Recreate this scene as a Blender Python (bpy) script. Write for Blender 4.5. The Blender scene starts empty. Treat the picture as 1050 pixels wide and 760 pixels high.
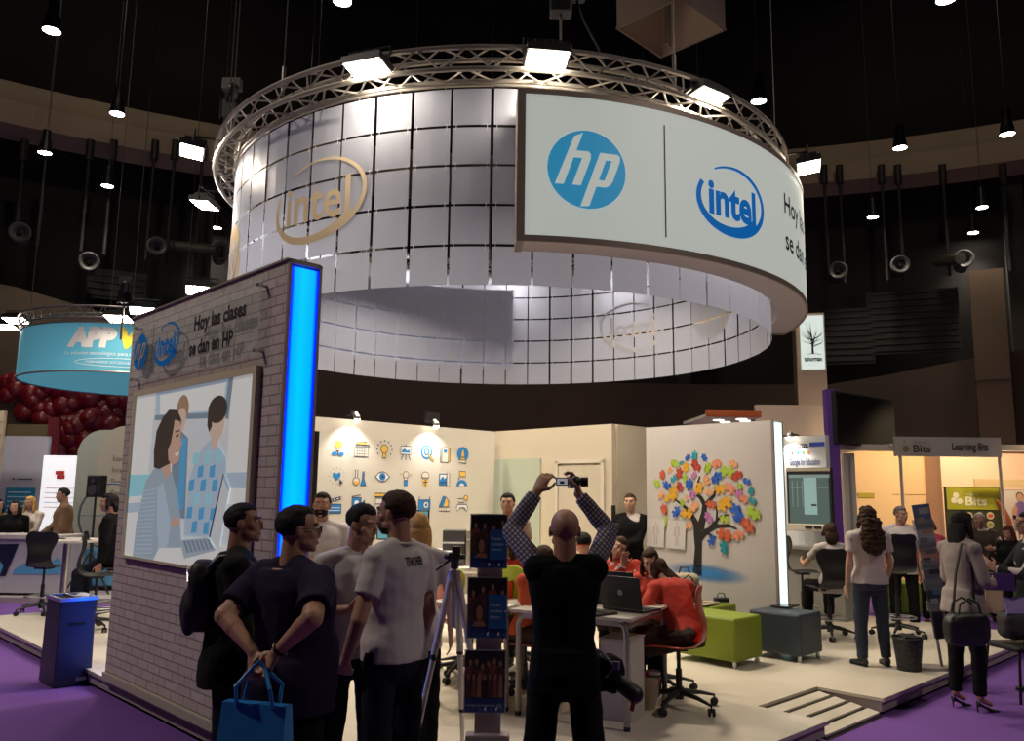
import bpy, bmesh, math, random
from mathutils import Vector, Matrix, noise
V = Vector
PI = math.pi
rad = math.radians
scene = bpy.context.scene
COL = scene.collection
random.seed(7)

# ------------------------------------------------------------------ camera
F = 845.0; CZ = 1.75
PIT = rad(8.53); ROL = rad(.71); YAW = rad(-.82)
def ray(px, py):
    u, v = px - 525, py - 380
    c, s = math.cos(ROL), math.sin(ROL)
    u, v = c * u + s * v, -s * u + c * v
    cp, sp = math.cos(PIT), math.sin(PIT)
    fw = F * cp + v * sp; up = F * sp - v * cp
    cy, sy = math.cos(YAW), math.sin(YAW)
    return V((cy * u + sy * fw, -sy * u + cy * fw, up))
def G(px, py, z=0.0):            # point of a horizontal plane seen at a pixel
    r = ray(px, py); t = (z - CZ) / r.z
    return V((r.x * t, r.y * t, z))
def D(px, py, Y):                # point at depth Y seen at a pixel
    r = ray(px, py); t = Y / r.y
    return V((r.x * t, Y, CZ + r.z * t))
R2 = math.sqrt(.5)
C0 = V((-.16, 3.96, 0))
def AB(a, b, z=0.0):             # stand axes: a runs back right, b back left
    return V((C0.x + (a - b) * R2, C0.y + (a + b) * R2, z))
cam_d = bpy.data.cameras.new('camera')
cam = bpy.data.objects.new('camera', cam_d); COL.objects.link(cam)
cam_d.sensor_width = 36; cam_d.lens = F / 1050 * 36
cam_d.clip_start = .05; cam_d.clip_end = 200
fwd = ray(525, 380).normalized()
right = (ray(526, 380) - ray(525, 380)).normalized()
upv = right.cross(fwd).normalized()
m = Matrix((right, upv, -fwd)).transposed().to_4x4()
m.translation = V((0, 0, CZ))
cam.matrix_world = m
scene.camera = cam

# ------------------------------------------------------------------ materials
_M = {}
def mat(name, col=(.8, .8, .8), rough=.5, metal=0., emit=None, es=1., trans=0., noise_amt=0., noise_scale=8., bump=0., alpha=1., spec=None, coat=0.):
    if name in _M: return _M[name]
    m = bpy.data.materials.new(name); m.use_nodes = True
    nt = m.node_tree; b = nt.nodes['Principled BSDF']
    b.inputs['Base Color'].default_value = (*col, 1)
    b.inputs['Roughness'].default_value = rough
    b.inputs['Metallic'].default_value = metal
    if spec is not None: b.inputs['Specular IOR Level'].default_value = spec
    if coat: b.inputs['Coat Weight'].default_value = coat
    if trans: b.inputs['Transmission Weight'].default_value = trans
    if alpha < 1: b.inputs['Alpha'].default_value = alpha
    if emit is not None:
        b.inputs['Emission Color'].default_value = (*emit, 1)
        b.inputs['Emission Strength'].default_value = es
    tc = None
    if noise_amt or bump:
        tc = nt.nodes.new('ShaderNodeTexCoord')
        n = nt.nodes.new('ShaderNodeTexNoise'); n.inputs['Scale'].default_value = noise_scale
        n.inputs['Detail'].default_value = 6
        nt.links.new(tc.outputs['Object'], n.inputs['Vector'])
        if noise_amt:
            mx = nt.nodes.new('ShaderNodeMixRGB'); mx.blend_type = 'MIX'
            mx.inputs['Color1'].default_value = (*[c * (1 - noise_amt) for c in col], 1)
            mx.inputs['Color2'].default_value = (*[min(1, c * (1 + noise_amt)) for c in col], 1)
            nt.links.new(n.outputs['Fac'], mx.inputs['Fac'])
            nt.links.new(mx.outputs['Color'], b.inputs['Base Color'])
        if bump:
            bp = nt.nodes.new('ShaderNodeBump'); bp.inputs['Strength'].default_value = bump
            bp.inputs['Distance'].default_value = .01
            nt.links.new(n.outputs['Fac'], bp.inputs['Height'])
            nt.links.new(bp.outputs['Normal'], b.inputs['Normal'])
    _M[name] = m
    return m

# ------------------------------------------------------------------ object helpers
def put(o, parent=None):
    COL.objects.link(o)
    if parent is not None: o.parent = parent
    return o
def thing(name, label, cat, loc=(0, 0, 0), rz=0., group=None):
    o = bpy.data.objects.new(name, None); o.location = loc; o.rotation_euler = (0, 0, rz)
    o.empty_display_size = .1
    o['label'] = label; o['category'] = cat
    if group: o['group'] = group
    return put(o)
def tag(o, label, cat, group=None, kind=None):
    o['label'] = label; o['category'] = cat
    if group: o['group'] = group
    if kind: o['kind'] = kind
    return o
def structure(o, label=None):
    o['kind'] = 'structure'
    if label: o['label'] = label
    return o
def copy_tree(o, parent=None):
    c = o.copy(); COL.objects.link(c); c.parent = parent
    for ch in list(o.children): copy_tree(ch, c)
    return c

class MB:
    """collects shapes into one mesh"""
    def __init__(s): s.bm = bmesh.new(); s.mi = 0
    def _v(s, p): return s.bm.verts.new(p)
    def face(s, pts, mi=None):
        vs = [s._v(p) for p in pts]
        try: f = s.bm.faces.new(vs)
        except ValueError: return None
        f.material_index = s.mi if mi is None else mi
        return f
    def box(s, c, size, rz=0., rot=None, mi=None):
        R = rot if rot is not None else Matrix.Rotation(rz, 3, 'Z')
        c = V(c); hx, hy, hz = size[0] / 2, size[1] / 2, size[2] / 2
        vs = [s._v(c + R @ V((x * hx, y * hy, z * hz))) for x in (-1, 1) for y in (-1, 1) for z in (-1, 1)]
        for q in ((0, 1, 3, 2), (4, 6, 7, 5), (0, 4, 5, 1), (2, 3, 7, 6), (0, 2, 6, 4), (1, 5, 7, 3)):
            f = s.bm.faces.new([vs[i] for i in q]); f.material_index = s.mi if mi is None else mi
        return s
    def rings(s, rings, cap=True, mi=None, closed=False):
        """rings: lists of points, all same length"""
        mi = s.mi if mi is None else mi
        L = [[s._v(p) for p in r] for r in rings]
        n = len(L[0])
        K = len(L)
        for k in range(K if closed else K - 1):
            A, B = L[k], L[(k + 1) % K]
            for i in range(n):
                f = s.bm.faces.new((A[i], A[(i + 1) % n], B[(i + 1) % n], B[i])); f.material_index = mi
        if cap and not closed:
            for r, rev in ((L[0], True), (L[-1], False)):
                try:
                    f = s.bm.faces.new(list(reversed(r)) if rev else r); f.material_index = mi
                except ValueError: pass
        return s
    def loft(s, secs, n=16, mi=None, power=2.):
        """secs: (center, X half-axis vector, Y half-axis vector)"""
        rs = []
        for c, ax, ay in secs:
            r = []
            for i in range(n):
                t = 2 * PI * i / n; ct, st = math.cos(t), math.sin(t)
                if power != 2.:
                    ct = math.copysign(abs(ct) ** (2 / power), ct); st = math.copysign(abs(st) ** (2 / power), st)
                r.append(V(c) + V(ax) * ct + V(ay) * st)
            rs.append(r)
        return s.rings(rs, mi=mi)
    def cyl(s, p0, p1, r0, r1=None, n=12, mi=None):
        p0, p1 = V(p0), V(p1); r1 = r0 if r1 is None else r1
        d = (p1 - p0)
        if d.length < 1e-7: return s
        q = d.to_track_quat('Z', 'Y'); X, Y = q @ V((1, 0, 0)), q @ V((0, 1, 0))
        return s.loft([(p0, X * r0, Y * r0), (p1, X * r1, Y * r1)], n, mi)
    def capsule(s, p0, p1, r0, r1=None, n=12, mi=None):
        p0, p1 = V(p0), V(p1); r1 = r0 if r1 is None else r1
        d = p1 - p0
        if d.length < 1e-6: d = V((0, 0, 1e-4)); p1 = p0 + d
        q = d.to_track_quat('Z', 'Y'); X, Y, Z = q @ V((1, 0, 0)), q @ V((0, 1, 0)), d.normalized()
        secs = []
        for a in (-80, -50, -20): 
            c, sn = math.cos(rad(a)), math.sin(rad(a)); secs.append((p0 + Z * r0 * sn, X * r0 * c, Y * r0 * c))
        for a in (20, 50, 80):
            c, sn = math.cos(rad(a)), math.sin(rad(a)); secs.append((p1 + Z * r1 * sn, X * r1 * c, Y * r1 * c))
        return s.loft(secs, n, mi)
    def tube(s, path, r, n=8, mi=None, closed=False):
        P = [V(p) for p in path]; rs = []; prev = None
        K = len(P)
        for k in range(K):
            if closed: t = P[(k + 1) % K] - P[k - 1]
            else: t = P[min(k + 1, K - 1)] - P[max(k - 1, 0)]
            t.normalize()
            if prev is None:
                a = V((0, 0, 1)) if abs(t.z) < .9 else V((1, 0, 0))
                X = t.cross(a).normalized()
            else:
                X = (prev - t * prev.dot(t)).normalized()
            prev = X; Y = t.cross(X)
            rr = r[k] if isinstance(r, (list, tuple)) else r
            rs.append([P[k] + X * rr * math.cos(2 * PI * i / n) + Y * rr * math.sin(2 * PI * i / n) for i in range(n)])
        return s.rings(rs, mi=mi, closed=closed)
    def ell(s, c, rx, ry, rz, M=None, nu=16, nv=10, mi=None, fn=None):
        c = V(c); M = M or Matrix.Identity(3); rs = []
        for j in range(nv + 1):
            el = -PI / 2 + PI * (j + .0) / nv
            el = max(-PI / 2 + .08, min(PI / 2 - .08, el))
            r = []
            for i in range(nu):
                az = 2 * PI * i / nu
                d = V((math.cos(el) * math.cos(az), math.cos(el) * math.sin(az), math.sin(el)))
                k = fn(d) if fn else 1.
                r.append(c + M @ V((d.x * rx * k, d.y * ry * k, d.z * rz * k)))
            rs.append(r)
        return s.rings(rs, mi=mi)
    def lathe(s, prof, c=(0, 0, 0), n=24, mi=None):
        c = V(c)
        return s.rings([[c + V((r * math.cos(2 * PI * i / n), r * math.sin(2 * PI * i / n), z)) for i in range(n)] for r, z in prof], mi=mi)
    def prism(s, pts, th, M=None, mi=None):
        """pts: 2D outline in local XZ; extruded along local Y by th (toward -Y is the front)"""
        M = M or Matrix.Identity(4)
        A = [s._v(M @ V((x, 0, z))) for x, z in pts]; B = [s._v(M @ V((x, -th, z))) for x, z in pts]
        n = len(pts); mi = s.mi if mi is None else mi
        try:
            fs = [s.bm.faces.new(A), s.bm.faces.new(list(reversed(B)))]
        except ValueError: return s
        for i in range(n): fs.append(s.bm.faces.new((A[i], B[i], B[(i + 1) % n], A[(i + 1) % n])))
        for f in fs: f.material_index = mi
        return s
    def add_mesh(s, verts, faces, fn=None, mi=None):
        vs = [s._v(fn(V(v)) if fn else v) for v in verts]
        for f in faces:
            try:
                g = s.bm.faces.new([vs[i] for i in f]); g.material_index = s.mi if mi is None else mi
            except ValueError: pass
        return s
    def build(s, name, mats, parent=None, smooth=None, bevel=0., fixn=True):
        if fixn: bmesh.ops.recalc_face_normals(s.bm, faces=s.bm.faces)
        me = bpy.data.meshes.new(name); s.bm.to_mesh(me); s.bm.free()
        if not isinstance(mats, (list, tuple)): mats = [mats]
        for m in mats: me.materials.append(m)
        o = bpy.data.objects.new(name, me); put(o, parent)
        if smooth is not None:
            me.shade_smooth()
            if smooth < 180: me.set_sharp_from_angle(angle=rad(smooth))
        if bevel:
            b = o.modifiers.new('bevel', 'BEVEL'); b.width = bevel; b.segments = 2; b.limit_method = 'ANGLE'
        return o

def text_data(body, size=1., offset=0., shear=0., align='LEFT', res=3, spacing=1.):
    cu = bpy.data.curves.new('t', 'FONT'); cu.body = body; cu.size = size; cu.offset = offset
    cu.shear = shear; cu.align_x = align; cu.resolution_u = res; cu.space_character = spacing
    ob = bpy.data.objects.new('t', cu); COL.objects.link(ob)
    dg = bpy.context.evaluated_depsgraph_get(); dg.update()
    me = bpy.data.meshes.new_from_object(ob.evaluated_get(dg))
    vs = [tuple(v.co) for v in me.vertices]; fs = [tuple(p.vertices) for p in me.polygons]
    bpy.data.objects.remove(ob); bpy.data.curves.remove(cu); bpy.data.meshes.remove(me)
    return vs, fs
def add_text(mb, body, x, z, size, M=None, y=-.003, mi=None, fit=None, **k):
    """flat lettering in the local XZ plane of M (front is -Y); fit = total width"""
    vs, fs = text_data(body, size, **k)
    if not vs: return
    x0 = min(v[0] for v in vs); x1 = max(v[0] for v in vs)
    sx = fit / (x1 - x0) if fit else 1.
    M = M or Matrix.Identity(4)
    al = k.get('align', 'LEFT')
    ox = -x0 if al == 'LEFT' else 0
    mb.add_mesh([(((v[0] + ox) * sx + x), y, v[1] + z) for v in vs], fs, fn=lambda p: M @ p, mi=mi)
def slice_x(mb, step):
    xs = [v.co.x for v in mb.bm.verts]
    if not xs: return
    x = math.floor(min(xs) / step) * step + step
    while x < max(xs):
        bmesh.ops.bisect_plane(mb.bm, geom=mb.bm.verts[:] + mb.bm.edges[:] + mb.bm.faces[:], plane_co=(x, 0, 0), plane_no=(1, 0, 0), dist=1e-5)
        x += step
def slice_z(mb, step):
    xs = [v.co.z for v in mb.bm.verts]
    x = math.floor(min(xs) / step) * step + step
    while x < max(xs):
        bmesh.ops.bisect_plane(mb.bm, geom=mb.bm.verts[:] + mb.bm.edges[:] + mb.bm.faces[:], plane_co=(0, 0, x), plane_no=(0, 0, 1), dist=1e-5)
        x += step
def bend(mb, c, R, ang0, z0):
    """local x -> arc round c (x grows to the viewer's right seen from outside), local z -> height, local y -> outward if negative"""
    for v in mb.bm.verts:
        a = ang0 + v.co.x / R; r = R - v.co.y
        v.co = V((c[0] + r * math.cos(a), c[1] + r * math.sin(a), z0 + v.co.z))
def ellipse(cx, cz, rx, rz, n=24, a0=0., a1=360., tilt=0.):
    out = []
    for i in range(n):
        t = rad(a0 + (a1 - a0) * i / (n if abs(a1 - a0) >= 360 else n - 1))
        x, z = rx * math.cos(t), rz * math.sin(t); c, s = math.cos(rad(tilt)), math.sin(rad(tilt))
        out.append((cx + c * x - s * z, cz + s * x + c * z))
    return out
def flat(mb, pts, y, M=None, mi=None):
    M = M or Matrix.Identity(4)
    return mb.face([M @ V((x, y, z)) for x, z in pts], mi)
def stroke(mb, pts, w, y, M=None, mi=None, closed=False):
    """flat stroked polyline in XZ"""
    M = M or Matrix.Identity(4); n = len(pts); L = []
    for i in range(n):
        a = pts[i - 1] if (i > 0 or closed) else pts[i]; b = pts[(i + 1) % n] if (i < n - 1 or closed) else pts[i]
        d = V((b[0] - a[0], b[1] - a[1]));
        d = d.normalized() if d.length > 1e-9 else V((1, 0))
        ww = (w[i] if isinstance(w, (list, tuple)) else w) / 2
        nx, nz = -d[1] * ww, d[0] * ww
        L.append(((pts[i][0] + nx, pts[i][1] + nz), (pts[i][0] - nx, pts[i][1] - nz)))
    for i in range(n if closed else n - 1):
        A, B = L[i], L[(i + 1) % n]
        flat(mb, [A[0], A[1], B[1], B[0]], y, M, mi)

# two logos, drawn flat in XZ and centred on (cx, cz)
def logo_hp(mb, cx, cz, r, mi_disc, mi_w, y=-.004, M=None, mirror=False):
    flat(mb, ellipse(cx, cz, r, r, 48), y, M, mi_disc)
    k = .36
    def P(lst): return [(cx + (a + k * b) * r, cz + b * r) for a, b in lst]
    y2 = y - .004; w = .215
    # stem of h up to the rim, arch, leg
    h = -.42
    flat(mb, P([(h - w - .03, -.42), (h - .03, -.42), (h - .03 + .0, .93), (h - w - .0, .82)]), y2, M, mi_w)
    flat(mb, P([(h - .03, .28), (h - .03, .46), (h + .28, .46), (h + .36, .40), (h + .40, .28)]), y2, M, mi_w)
    flat(mb, P([(h + .185, -.42), (h + .40, -.42), (h + .40, .285), (h + .185, .285)]), y2, M, mi_w)
    p = .16
    flat(mb, P([(p, -.955), (p + w, -.93), (p + w, .46), (p, .46)]), y2, M, mi_w)
    flat(mb, P([(p + w, .28), (p + w, .46), (p + .46, .46), (p + .54, .40), (p + .58, .28)]), y2, M, mi_w)
    flat(mb, P([(p + .365, -.25), (p + .58, -.25), (p + .58, .285), (p + .365, .285)]), y2, M, mi_w)
    flat(mb, P([(p + w, -.42), (p + .46, -.42), (p + .54, -.36), (p + .58, -.245), (p + w, -.245)]), y2, M, mi_w)
def logo_intel(mb, cx, cz, rx, rz, mi, y=-.004, M=None, tilt=8., thin=1.):
    def arc(a0, a1, w0, wm, w1, n=30):
        pts, ws = [], []
        c, s = math.cos(rad(tilt)), math.sin(rad(tilt))
        for i in range(n):
            u = i / (n - 1); t = rad(a0 + (a1 - a0) * u)
            ww = (w0 + (wm - w0) * u * 2) if u < .5 else (wm + (w1 - wm) * (u - .5) * 2)
            x, z = (rx - ww * rx / 2) * math.cos(t), (rz - ww * rx / 2) * math.sin(t)
            pts.append((cx + c * x - s * z, cz + s * x + c * z)); ws.append(ww * rx)
        stroke(mb, pts, ws, y, M, mi)
    arc(118, -48, .03 * thin, .09 * thin, .12 * thin)
    arc(148, 318, .10 * thin, .16 * thin, .26 * thin)
    vs, fs = text_data('intel', 1., offset=.035 * (2 * thin - 1), res=4, spacing=1.0)
    x0 = min(v[0] for v in vs); x1 = max(v[0] for v in vs); z1 = max(v[1] for v in vs)
    W = rx * 1.38; H = rz * .95; M = M or Matrix.Identity(4)
    mb.add_mesh([(cx - W / 2 + (v[0] - x0) / (x1 - x0) * W, y, cz - H * .48 + v[1] / z1 * H) for v in vs], fs, fn=lambda p: M @ p, mi=mi)
STAND_W = 88
# ------------------------------------------------------------------ shared materials
M_white = mat('white_paint', (.72, .68, .62), .55)
M_cream = mat('cream_wall', (.70, .62, .50), .7)
M_black = mat('black_plastic', (.012, .012, .013), .45)
M_blackm = mat('black_matt', (.008, .008, .008), .9)
M_chrome = mat('brushed_steel', (.55, .55, .56), .3, 1.)
M_alu = mat('aluminium_tube', (.36, .33, .29), .42, .6)
M_blue = mat('logo_blue', (.004, .24, .78), .4)
M_cyan = mat('logo_cyan', (.02, .50, .90), .4)
M_dark = mat('dark_lettering', (.02, .02, .025), .5)
M_printw = mat('print_white', (.85, .85, .85), .5)
M_lamp = mat('lamp_glass', (1, 1, 1), .3, emit=(1, .86, .66), es=60.)
M_lampw = mat('downlight_glass', (1, 1, 1), .3, emit=(1, .93, .82), es=40.)

# ------------------------------------------------------------------ carpet and platform
mb = MB(); mb.box((0, 14, -.02), (80, 80, .04))
floor = mb.build('floor', mat('purple_carpet', (.135, .050, .27), .95, noise_amt=.10, noise_scale=1.2, bump=.12))
structure(floor, 'purple exhibition carpet')
def poly_slab(mb, pts, z0, z1, mi=None):
    mb.rings([[V((x, y, z0)) for x, y in pts], [V((x, y, z1)) for x, y in pts]], mi=mi)
PLm = mat('platform_top', (.62, .56, .46), .42, noise_amt=.05, noise_scale=2.)
plat = thing('stand_platform', 'raised off-white platform of the round-canopied stand with a ramp notch', 'platform', C0, rad(45))
W_, L_ = 9.15, 9.4
outl = [(0, 0), (3.4, 0), (3.4, .56), (4.4, .56), (4.4, 0), (W_, 0), (W_, L_), (0, L_)]
mb = MB(); poly_slab(mb, outl, .115, .14); mb.build('deck', PLm, plat)
mb = MB()
def inset(p, d):
    return (p[0] + (d if p[0] < 4 and p[0] not in (3.4,) else (-d)) * (1 if p[0] in (0, W_) else 0) + (-d if p[0] == 3.4 else d if p[0] == 4.4 else 0), p[1] + (d if p[1] in (0, .56) else -d))
poly_slab(mb, [inset(p, .015) for p in outl], .03, .115); mb.build('fascia', mat('platform_edge', (.34, .28, .27), .6), plat)
mb = MB(); poly_slab(mb, [inset(p, .05) for p in outl], .0, .03); mb.build('plinth', M_blackm, plat)  # inset base coloured black for the shadow gap under the fascia
tr = mat('edge_trim', (.45, .41, .36), .4, .3)
for p, q in ((( -.006, 0), (-.006, L_)), ((0, -.006), (3.4, -.006)), ((4.4, -.006), (W_, -.006))):
    mb = MB(); mb.box(((p[0] + q[0]) / 2, (p[1] + q[1]) / 2, .128), (abs(q[0] - p[0]) + .01, abs(q[1] - p[1]) + .01, .03)); mb.build('edge_trim', tr, plat)
ramp = thing('access_ramp', 'slatted cream ramp set in the notch of the platform edge', 'ramp', AB(3.4, 0), rad(45))
sl = math.atan2(.085, .56)
RX = Matrix.Rotation(sl, 3, 'X')
for k in range(4):
    y = .050 + k * .138
    mb = MB(); mb.box((.5, y + .02, .022 + (y + .02) * math.tan(sl)), (.96, .098, .018), rot=RX); mb.build('slat', PLm, ramp)
mb = MB(); mb.rings([[V((x, 0.0, .0)), V((x, .55, .0)), V((x, .55, .070)), V((x, .0, .004))] for x in (.015, .985)]); mb.build('ramp_base', mat('ramp_dark', (.05, .04, .035), .8), ramp)

# ------------------------------------------------------------------ brick entrance wall with poster, glass sign, blue light end
def brick_mat():
    m = mat('white_brick', (.42, .36, .34), .7); nt = m.node_tree; b = nt.nodes['Principled BSDF']
    tc = nt.nodes.new('ShaderNodeTexCoord'); sp = nt.nodes.new('ShaderNodeSeparateXYZ'); cb = nt.nodes.new('ShaderNodeCombineXYZ')
    br = nt.nodes.new('ShaderNodeTexBrick')
    nt.links.new(tc.outputs['Object'], sp.inputs[0]); nt.links.new(sp.outputs['X'], cb.inputs['X']); nt.links.new(sp.outputs['Z'], cb.inputs['Y'])
    nt.links.new(cb.outputs[0], br.inputs['Vector'])
    br.inputs['Scale'].default_value = 1.; br.inputs['Brick Width'].default_value = .23; br.inputs['Row Height'].default_value = .068
    br.inputs['Mortar Size'].default_value = .006; br.inputs['Mortar Smooth'].default_value = .2
    br.inputs['Color1'].default_value = (.66, .56, .54, 1); br.inputs['Color2'].default_value = (.58, .49, .475, 1); br.inputs['Mortar'].default_value = (.34, .28, .27, 1)
    n = nt.nodes.new('ShaderNodeTexNoise'); n.inputs['Scale'].default_value = 14; n.inputs['Detail'].default_value = 8
    nt.links.new(tc.outputs['Object'], n.inputs['Vector'])
    mx = nt.nodes.new('ShaderNodeMixRGB'); mx.blend_type = 'MULTIPLY'; mx.inputs['Fac'].default_value = .35
    nt.links.new(br.outputs['Color'], mx.inputs['Color1']); nt.links.new(n.outputs['Fac'], mx.inputs['Color2']); nt.links.new(mx.outputs[0], b.inputs['Base Color'])
    ad = nt.nodes.new('ShaderNodeMath'); ad.operation = 'MULTIPLY_ADD'; ad.inputs[1].default_value = .3
    iv = nt.nodes.new('ShaderNodeMath'); iv.operation = 'SUBTRACT'; iv.inputs[0].default_value = 1; nt.links.new(br.outputs['Fac'], iv.inputs[1])
    nt.links.new(n.outputs['Fac'], ad.inputs[0]); nt.links.new(iv.outputs[0], ad.inputs[2])
    bp = nt.nodes.new('ShaderNodeBump'); bp.inputs['Distance'].default_value = .012; bp.inputs['Strength'].default_value = .8
    nt.links.new(ad.outputs[0], bp.inputs['Height']); nt.links.new(bp.outputs[0], b.inputs['Normal'])
    return m
WL = 2.8
bw = thing('brick_wall_panel', 'tall white brick-clad stand wall carrying a lit classroom poster', 'wall panel', AB(-.02, 4.8, .14), rad(-45))
mb = MB(); mb.box((WL / 2, .12, 1.575), (WL, .24, 3.15)); mb.build('brick_cladding', brick_mat(), bw)
mb = MB(); mb.box((WL / 2, .115, 3.158), (WL + .01, .26, .016)); mb.build('top_cap', mat('cap_brown', (.22, .18, .15), .6), bw)
mb = MB(); mb.box((WL + .012, .005, 1.575), (.024, .02, 3.15)); mb.box((WL + .012, .235, 1.575), (.024, .02, 3.15)); mb.box((WL + .012, .12, 3.14), (.024, .25, .02)); mb.build('light_frame', mat('frame_mauve', (.30, .24, .24), .5), bw)
lm = mat('blue_light_panel', (.1, .4, .9), .3, emit=(.0, .06, 1.), es=5.)
if True:
    nt = lm.node_tree; b = nt.nodes['Principled BSDF']; tc = nt.nodes.new('ShaderNodeTexCoord'); sp = nt.nodes.new('ShaderNodeSeparateXYZ')
    nt.links.new(tc.outputs['Object'], sp.inputs[0])
    # the diffuser is brighter along its middle, where the tubes run, and bluer at its edges
    mp = nt.nodes.new('ShaderNodeMapRange'); mp.inputs['From Min'].default_value = 0; mp.inputs['From Max'].default_value = .24; nt.links.new(sp.outputs['Y'], mp.inputs['Value'])
    cr = nt.nodes.new('ShaderNodeValToRGB'); e = cr.color_ramp.elements
    e[0].position = .03; e[0].color = (.0, .001, .09, 1); e[1].position = .97; e[1].color = (.0, .001, .09, 1)
    for p, c in ((.12, (.0, .008, .7, 1)), (.20, (.0, .085, 1, 1)), (.45, (.0, .12, 1, 1)), (.80, (.0, .09, 1, 1)), (.89, (.0, .008, .7, 1))):
        q = e.new(p); q.color = c
    nt.links.new(mp.outputs[0], cr.inputs[0]); nt.links.new(cr.outputs[0], b.inputs['Emission Color']); nt.links.new(cr.outputs[0], b.inputs['Base Color'])
mb = MB(); mb.box((WL + .008, .12, 1.56), (.014, .21, 3.10)); mb.build('blue_light_panel', lm, bw)
mb = MB(); mb.box((-.008, .12, 1.56), (.014, .21, 3.10)); mb.build('blue_light_panel', lm, bw)
mb = MB(); mb.box((WL / 2, -.012, .03), (WL, .024, .06)); mb.build('kick_strip', mat('kick_wood', (.42, .37, .30), .6), bw)

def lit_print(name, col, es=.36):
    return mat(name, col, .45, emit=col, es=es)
PX0, PX1, PZ0, PZ1 = .30, 2.46, 1.06, 2.41   # poster in wall coordinates
mb = MB()
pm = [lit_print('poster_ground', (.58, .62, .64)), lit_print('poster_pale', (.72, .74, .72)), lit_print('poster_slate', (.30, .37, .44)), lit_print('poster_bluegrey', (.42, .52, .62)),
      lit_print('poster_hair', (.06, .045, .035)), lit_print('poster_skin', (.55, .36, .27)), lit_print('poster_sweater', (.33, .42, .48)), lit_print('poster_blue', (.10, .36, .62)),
      lit_print('poster_aqua', (.30, .62, .70)), lit_print('poster_black', (.03, .04, .05)), lit_print('poster_blond', (.34, .22, .14)), lit_print('poster_laptop', (.36, .44, .50)), lit_print('poster_darkslate', (.20, .27, .33)), lit_print('poster_softskin', (.62, .47, .38)), lit_print('poster_mouth', (.8, .72, .68))]  # the dark slate tone prints frame edges, a figure and keys
def U(u, v):      # far to near foreshortening of the photographed print undone
    u = u * 7.1 / (5.6 + u * 1.5); return (PX0 + u * (PX1 - PX0), PZ1 - v * (PZ1 - PZ0))
lay = [0]
def pf(pts, mi):
    lay[0] += 1
    flat(mb, [U(*p) for p in pts], -.0262 - lay[0] * .00022, None, mi)
def pe(u, v, ru, rv, mi, tilt=0, n=20):
    c, s = math.cos(rad(tilt)), math.sin(rad(tilt))
    pf([(u + ru * math.cos(t) * c - rv * math.sin(t) * s, v + ru * math.cos(t) * s + rv * math.sin(t) * c) for t in [2 * PI * i / n for i in range(n)]], mi)
pf([(0, 0), (1, 0), (1, 1), (0, 1)], 0)
pf([(0, 0), (.16, 0), (.14, 1), (0, 1)], 1); pf([(.80, 0), (1, 0), (1, .75), (.82, .75)], 1)
pf([(.17, 0), (.80, 0), (.79, .20), (.18, .17)], 3); pf([(.20, .02), (.76, .02), (.75, .165), (.21, .14)], 1)
pf([(.78, 0), (.82, 0), (.80, .22), (.76, .21)], 12); pf([(.17, .14), (.78, .18), (.78, .21), (.17, .17)], 12)
pf([(0, .5), (.2, .5), (.2, .62), (0, .64)], 8); pf([(.0, .68), (.2, .66), (.2, .72), (0, .74)], 3)
pf([(.60, .5), (1, .5), (1, .58), (.6, .58)], 3); pf([(.82, .66), (1, .66), (1, .84), (.82, .84)], 0)
# blurred standing figures
pe(.405, .13, .052, .085, 10); pe(.40, .19, .042, .07, 13); pf([(.34, .27), (.40, .25), (.47, .30), (.49, .75), (.36, .75)], 12); pf([(.41, .3), (.46, .3), (.47, .7), (.42, .7)], 7)
pf([(.60, .36), (.68, .31), (.80, .42), (.82, .55), (.74, .84), (.49, .84), (.50, .55), (.55, .42)], 3)
for i in range(5):
    for j in range(6):
        u0 = .505 + i * .05 + (.02 if j < 2 else 0); v0 = .38 + j * .075
        if (i + j) % 2 == 0: pf([(u0, v0 + .01), (u0 + .045, v0), (u0 + .042, v0 + .065), (u0 - .003, v0 + .07)], 7 if (i * 3 + j) % 3 else 8)
pf([(.66, .27), (.74, .26), (.73, .37), (.68, .37)], 13)
pe(.715, .235, .062, .105, 13, 8); pe(.71, .16, .080, .075, 4, -6); pf([(.63, .14), (.66, .12), (.67, .25), (.65, .28), (.63, .24)], 4)
# girl with the long dark hair, in profile to the right
pf([(.14, .55), (.20, .47), (.30, .44), (.36, .50), (.42, .62), (.46, .76), (.47, .9), (.42, 1), (.08, 1), (.09, .8)], 6)
pf([(.245, .58), (.29, .55), (.38, .78), (.37, .9), (.30, .97), (.26, .78)], 3)
for j in range(16):
    pf([(.10, .60 + j * .025), (.24, .585 + j * .025), (.24, .592 + j * .025), (.10, .607 + j * .025)], 3)
pf([(.28, .40), (.34, .40), (.35, .50), (.31, .53), (.27, .47)], 5)
pf([(.25, .16), (.30, .12), (.37, .13), (.41, .19), (.40, .25), (.37, .28), (.34, .44), (.25, .47), (.205, .46), (.195, .36), (.205, .24)], 4)
pf([(.355, .185), (.40, .20), (.413, .25), (.412, .29), (.432, .335), (.418, .345), (.420, .365), (.413, .38), (.418, .40), (.405, .435), (.36, .45), (.325, .42), (.315, .36), (.335, .32), (.345, .26)], 5)
pf([(.375, .385), (.412, .375), (.410, .392), (.385, .400)], 14); pf([(.372, .28), (.398, .272), (.398, .285), (.374, .290)], 4); pf([(.365, .255), (.402, .248), (.402, .256), (.366, .263)], 4)
pf([(.385, .78), (.42, .74), (.455, .76), (.46, .80), (.43, .83), (.40, .82)], 5); pf([(.40, .80), (.47, .79), (.50, 1), (.43, 1)], 6)
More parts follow.
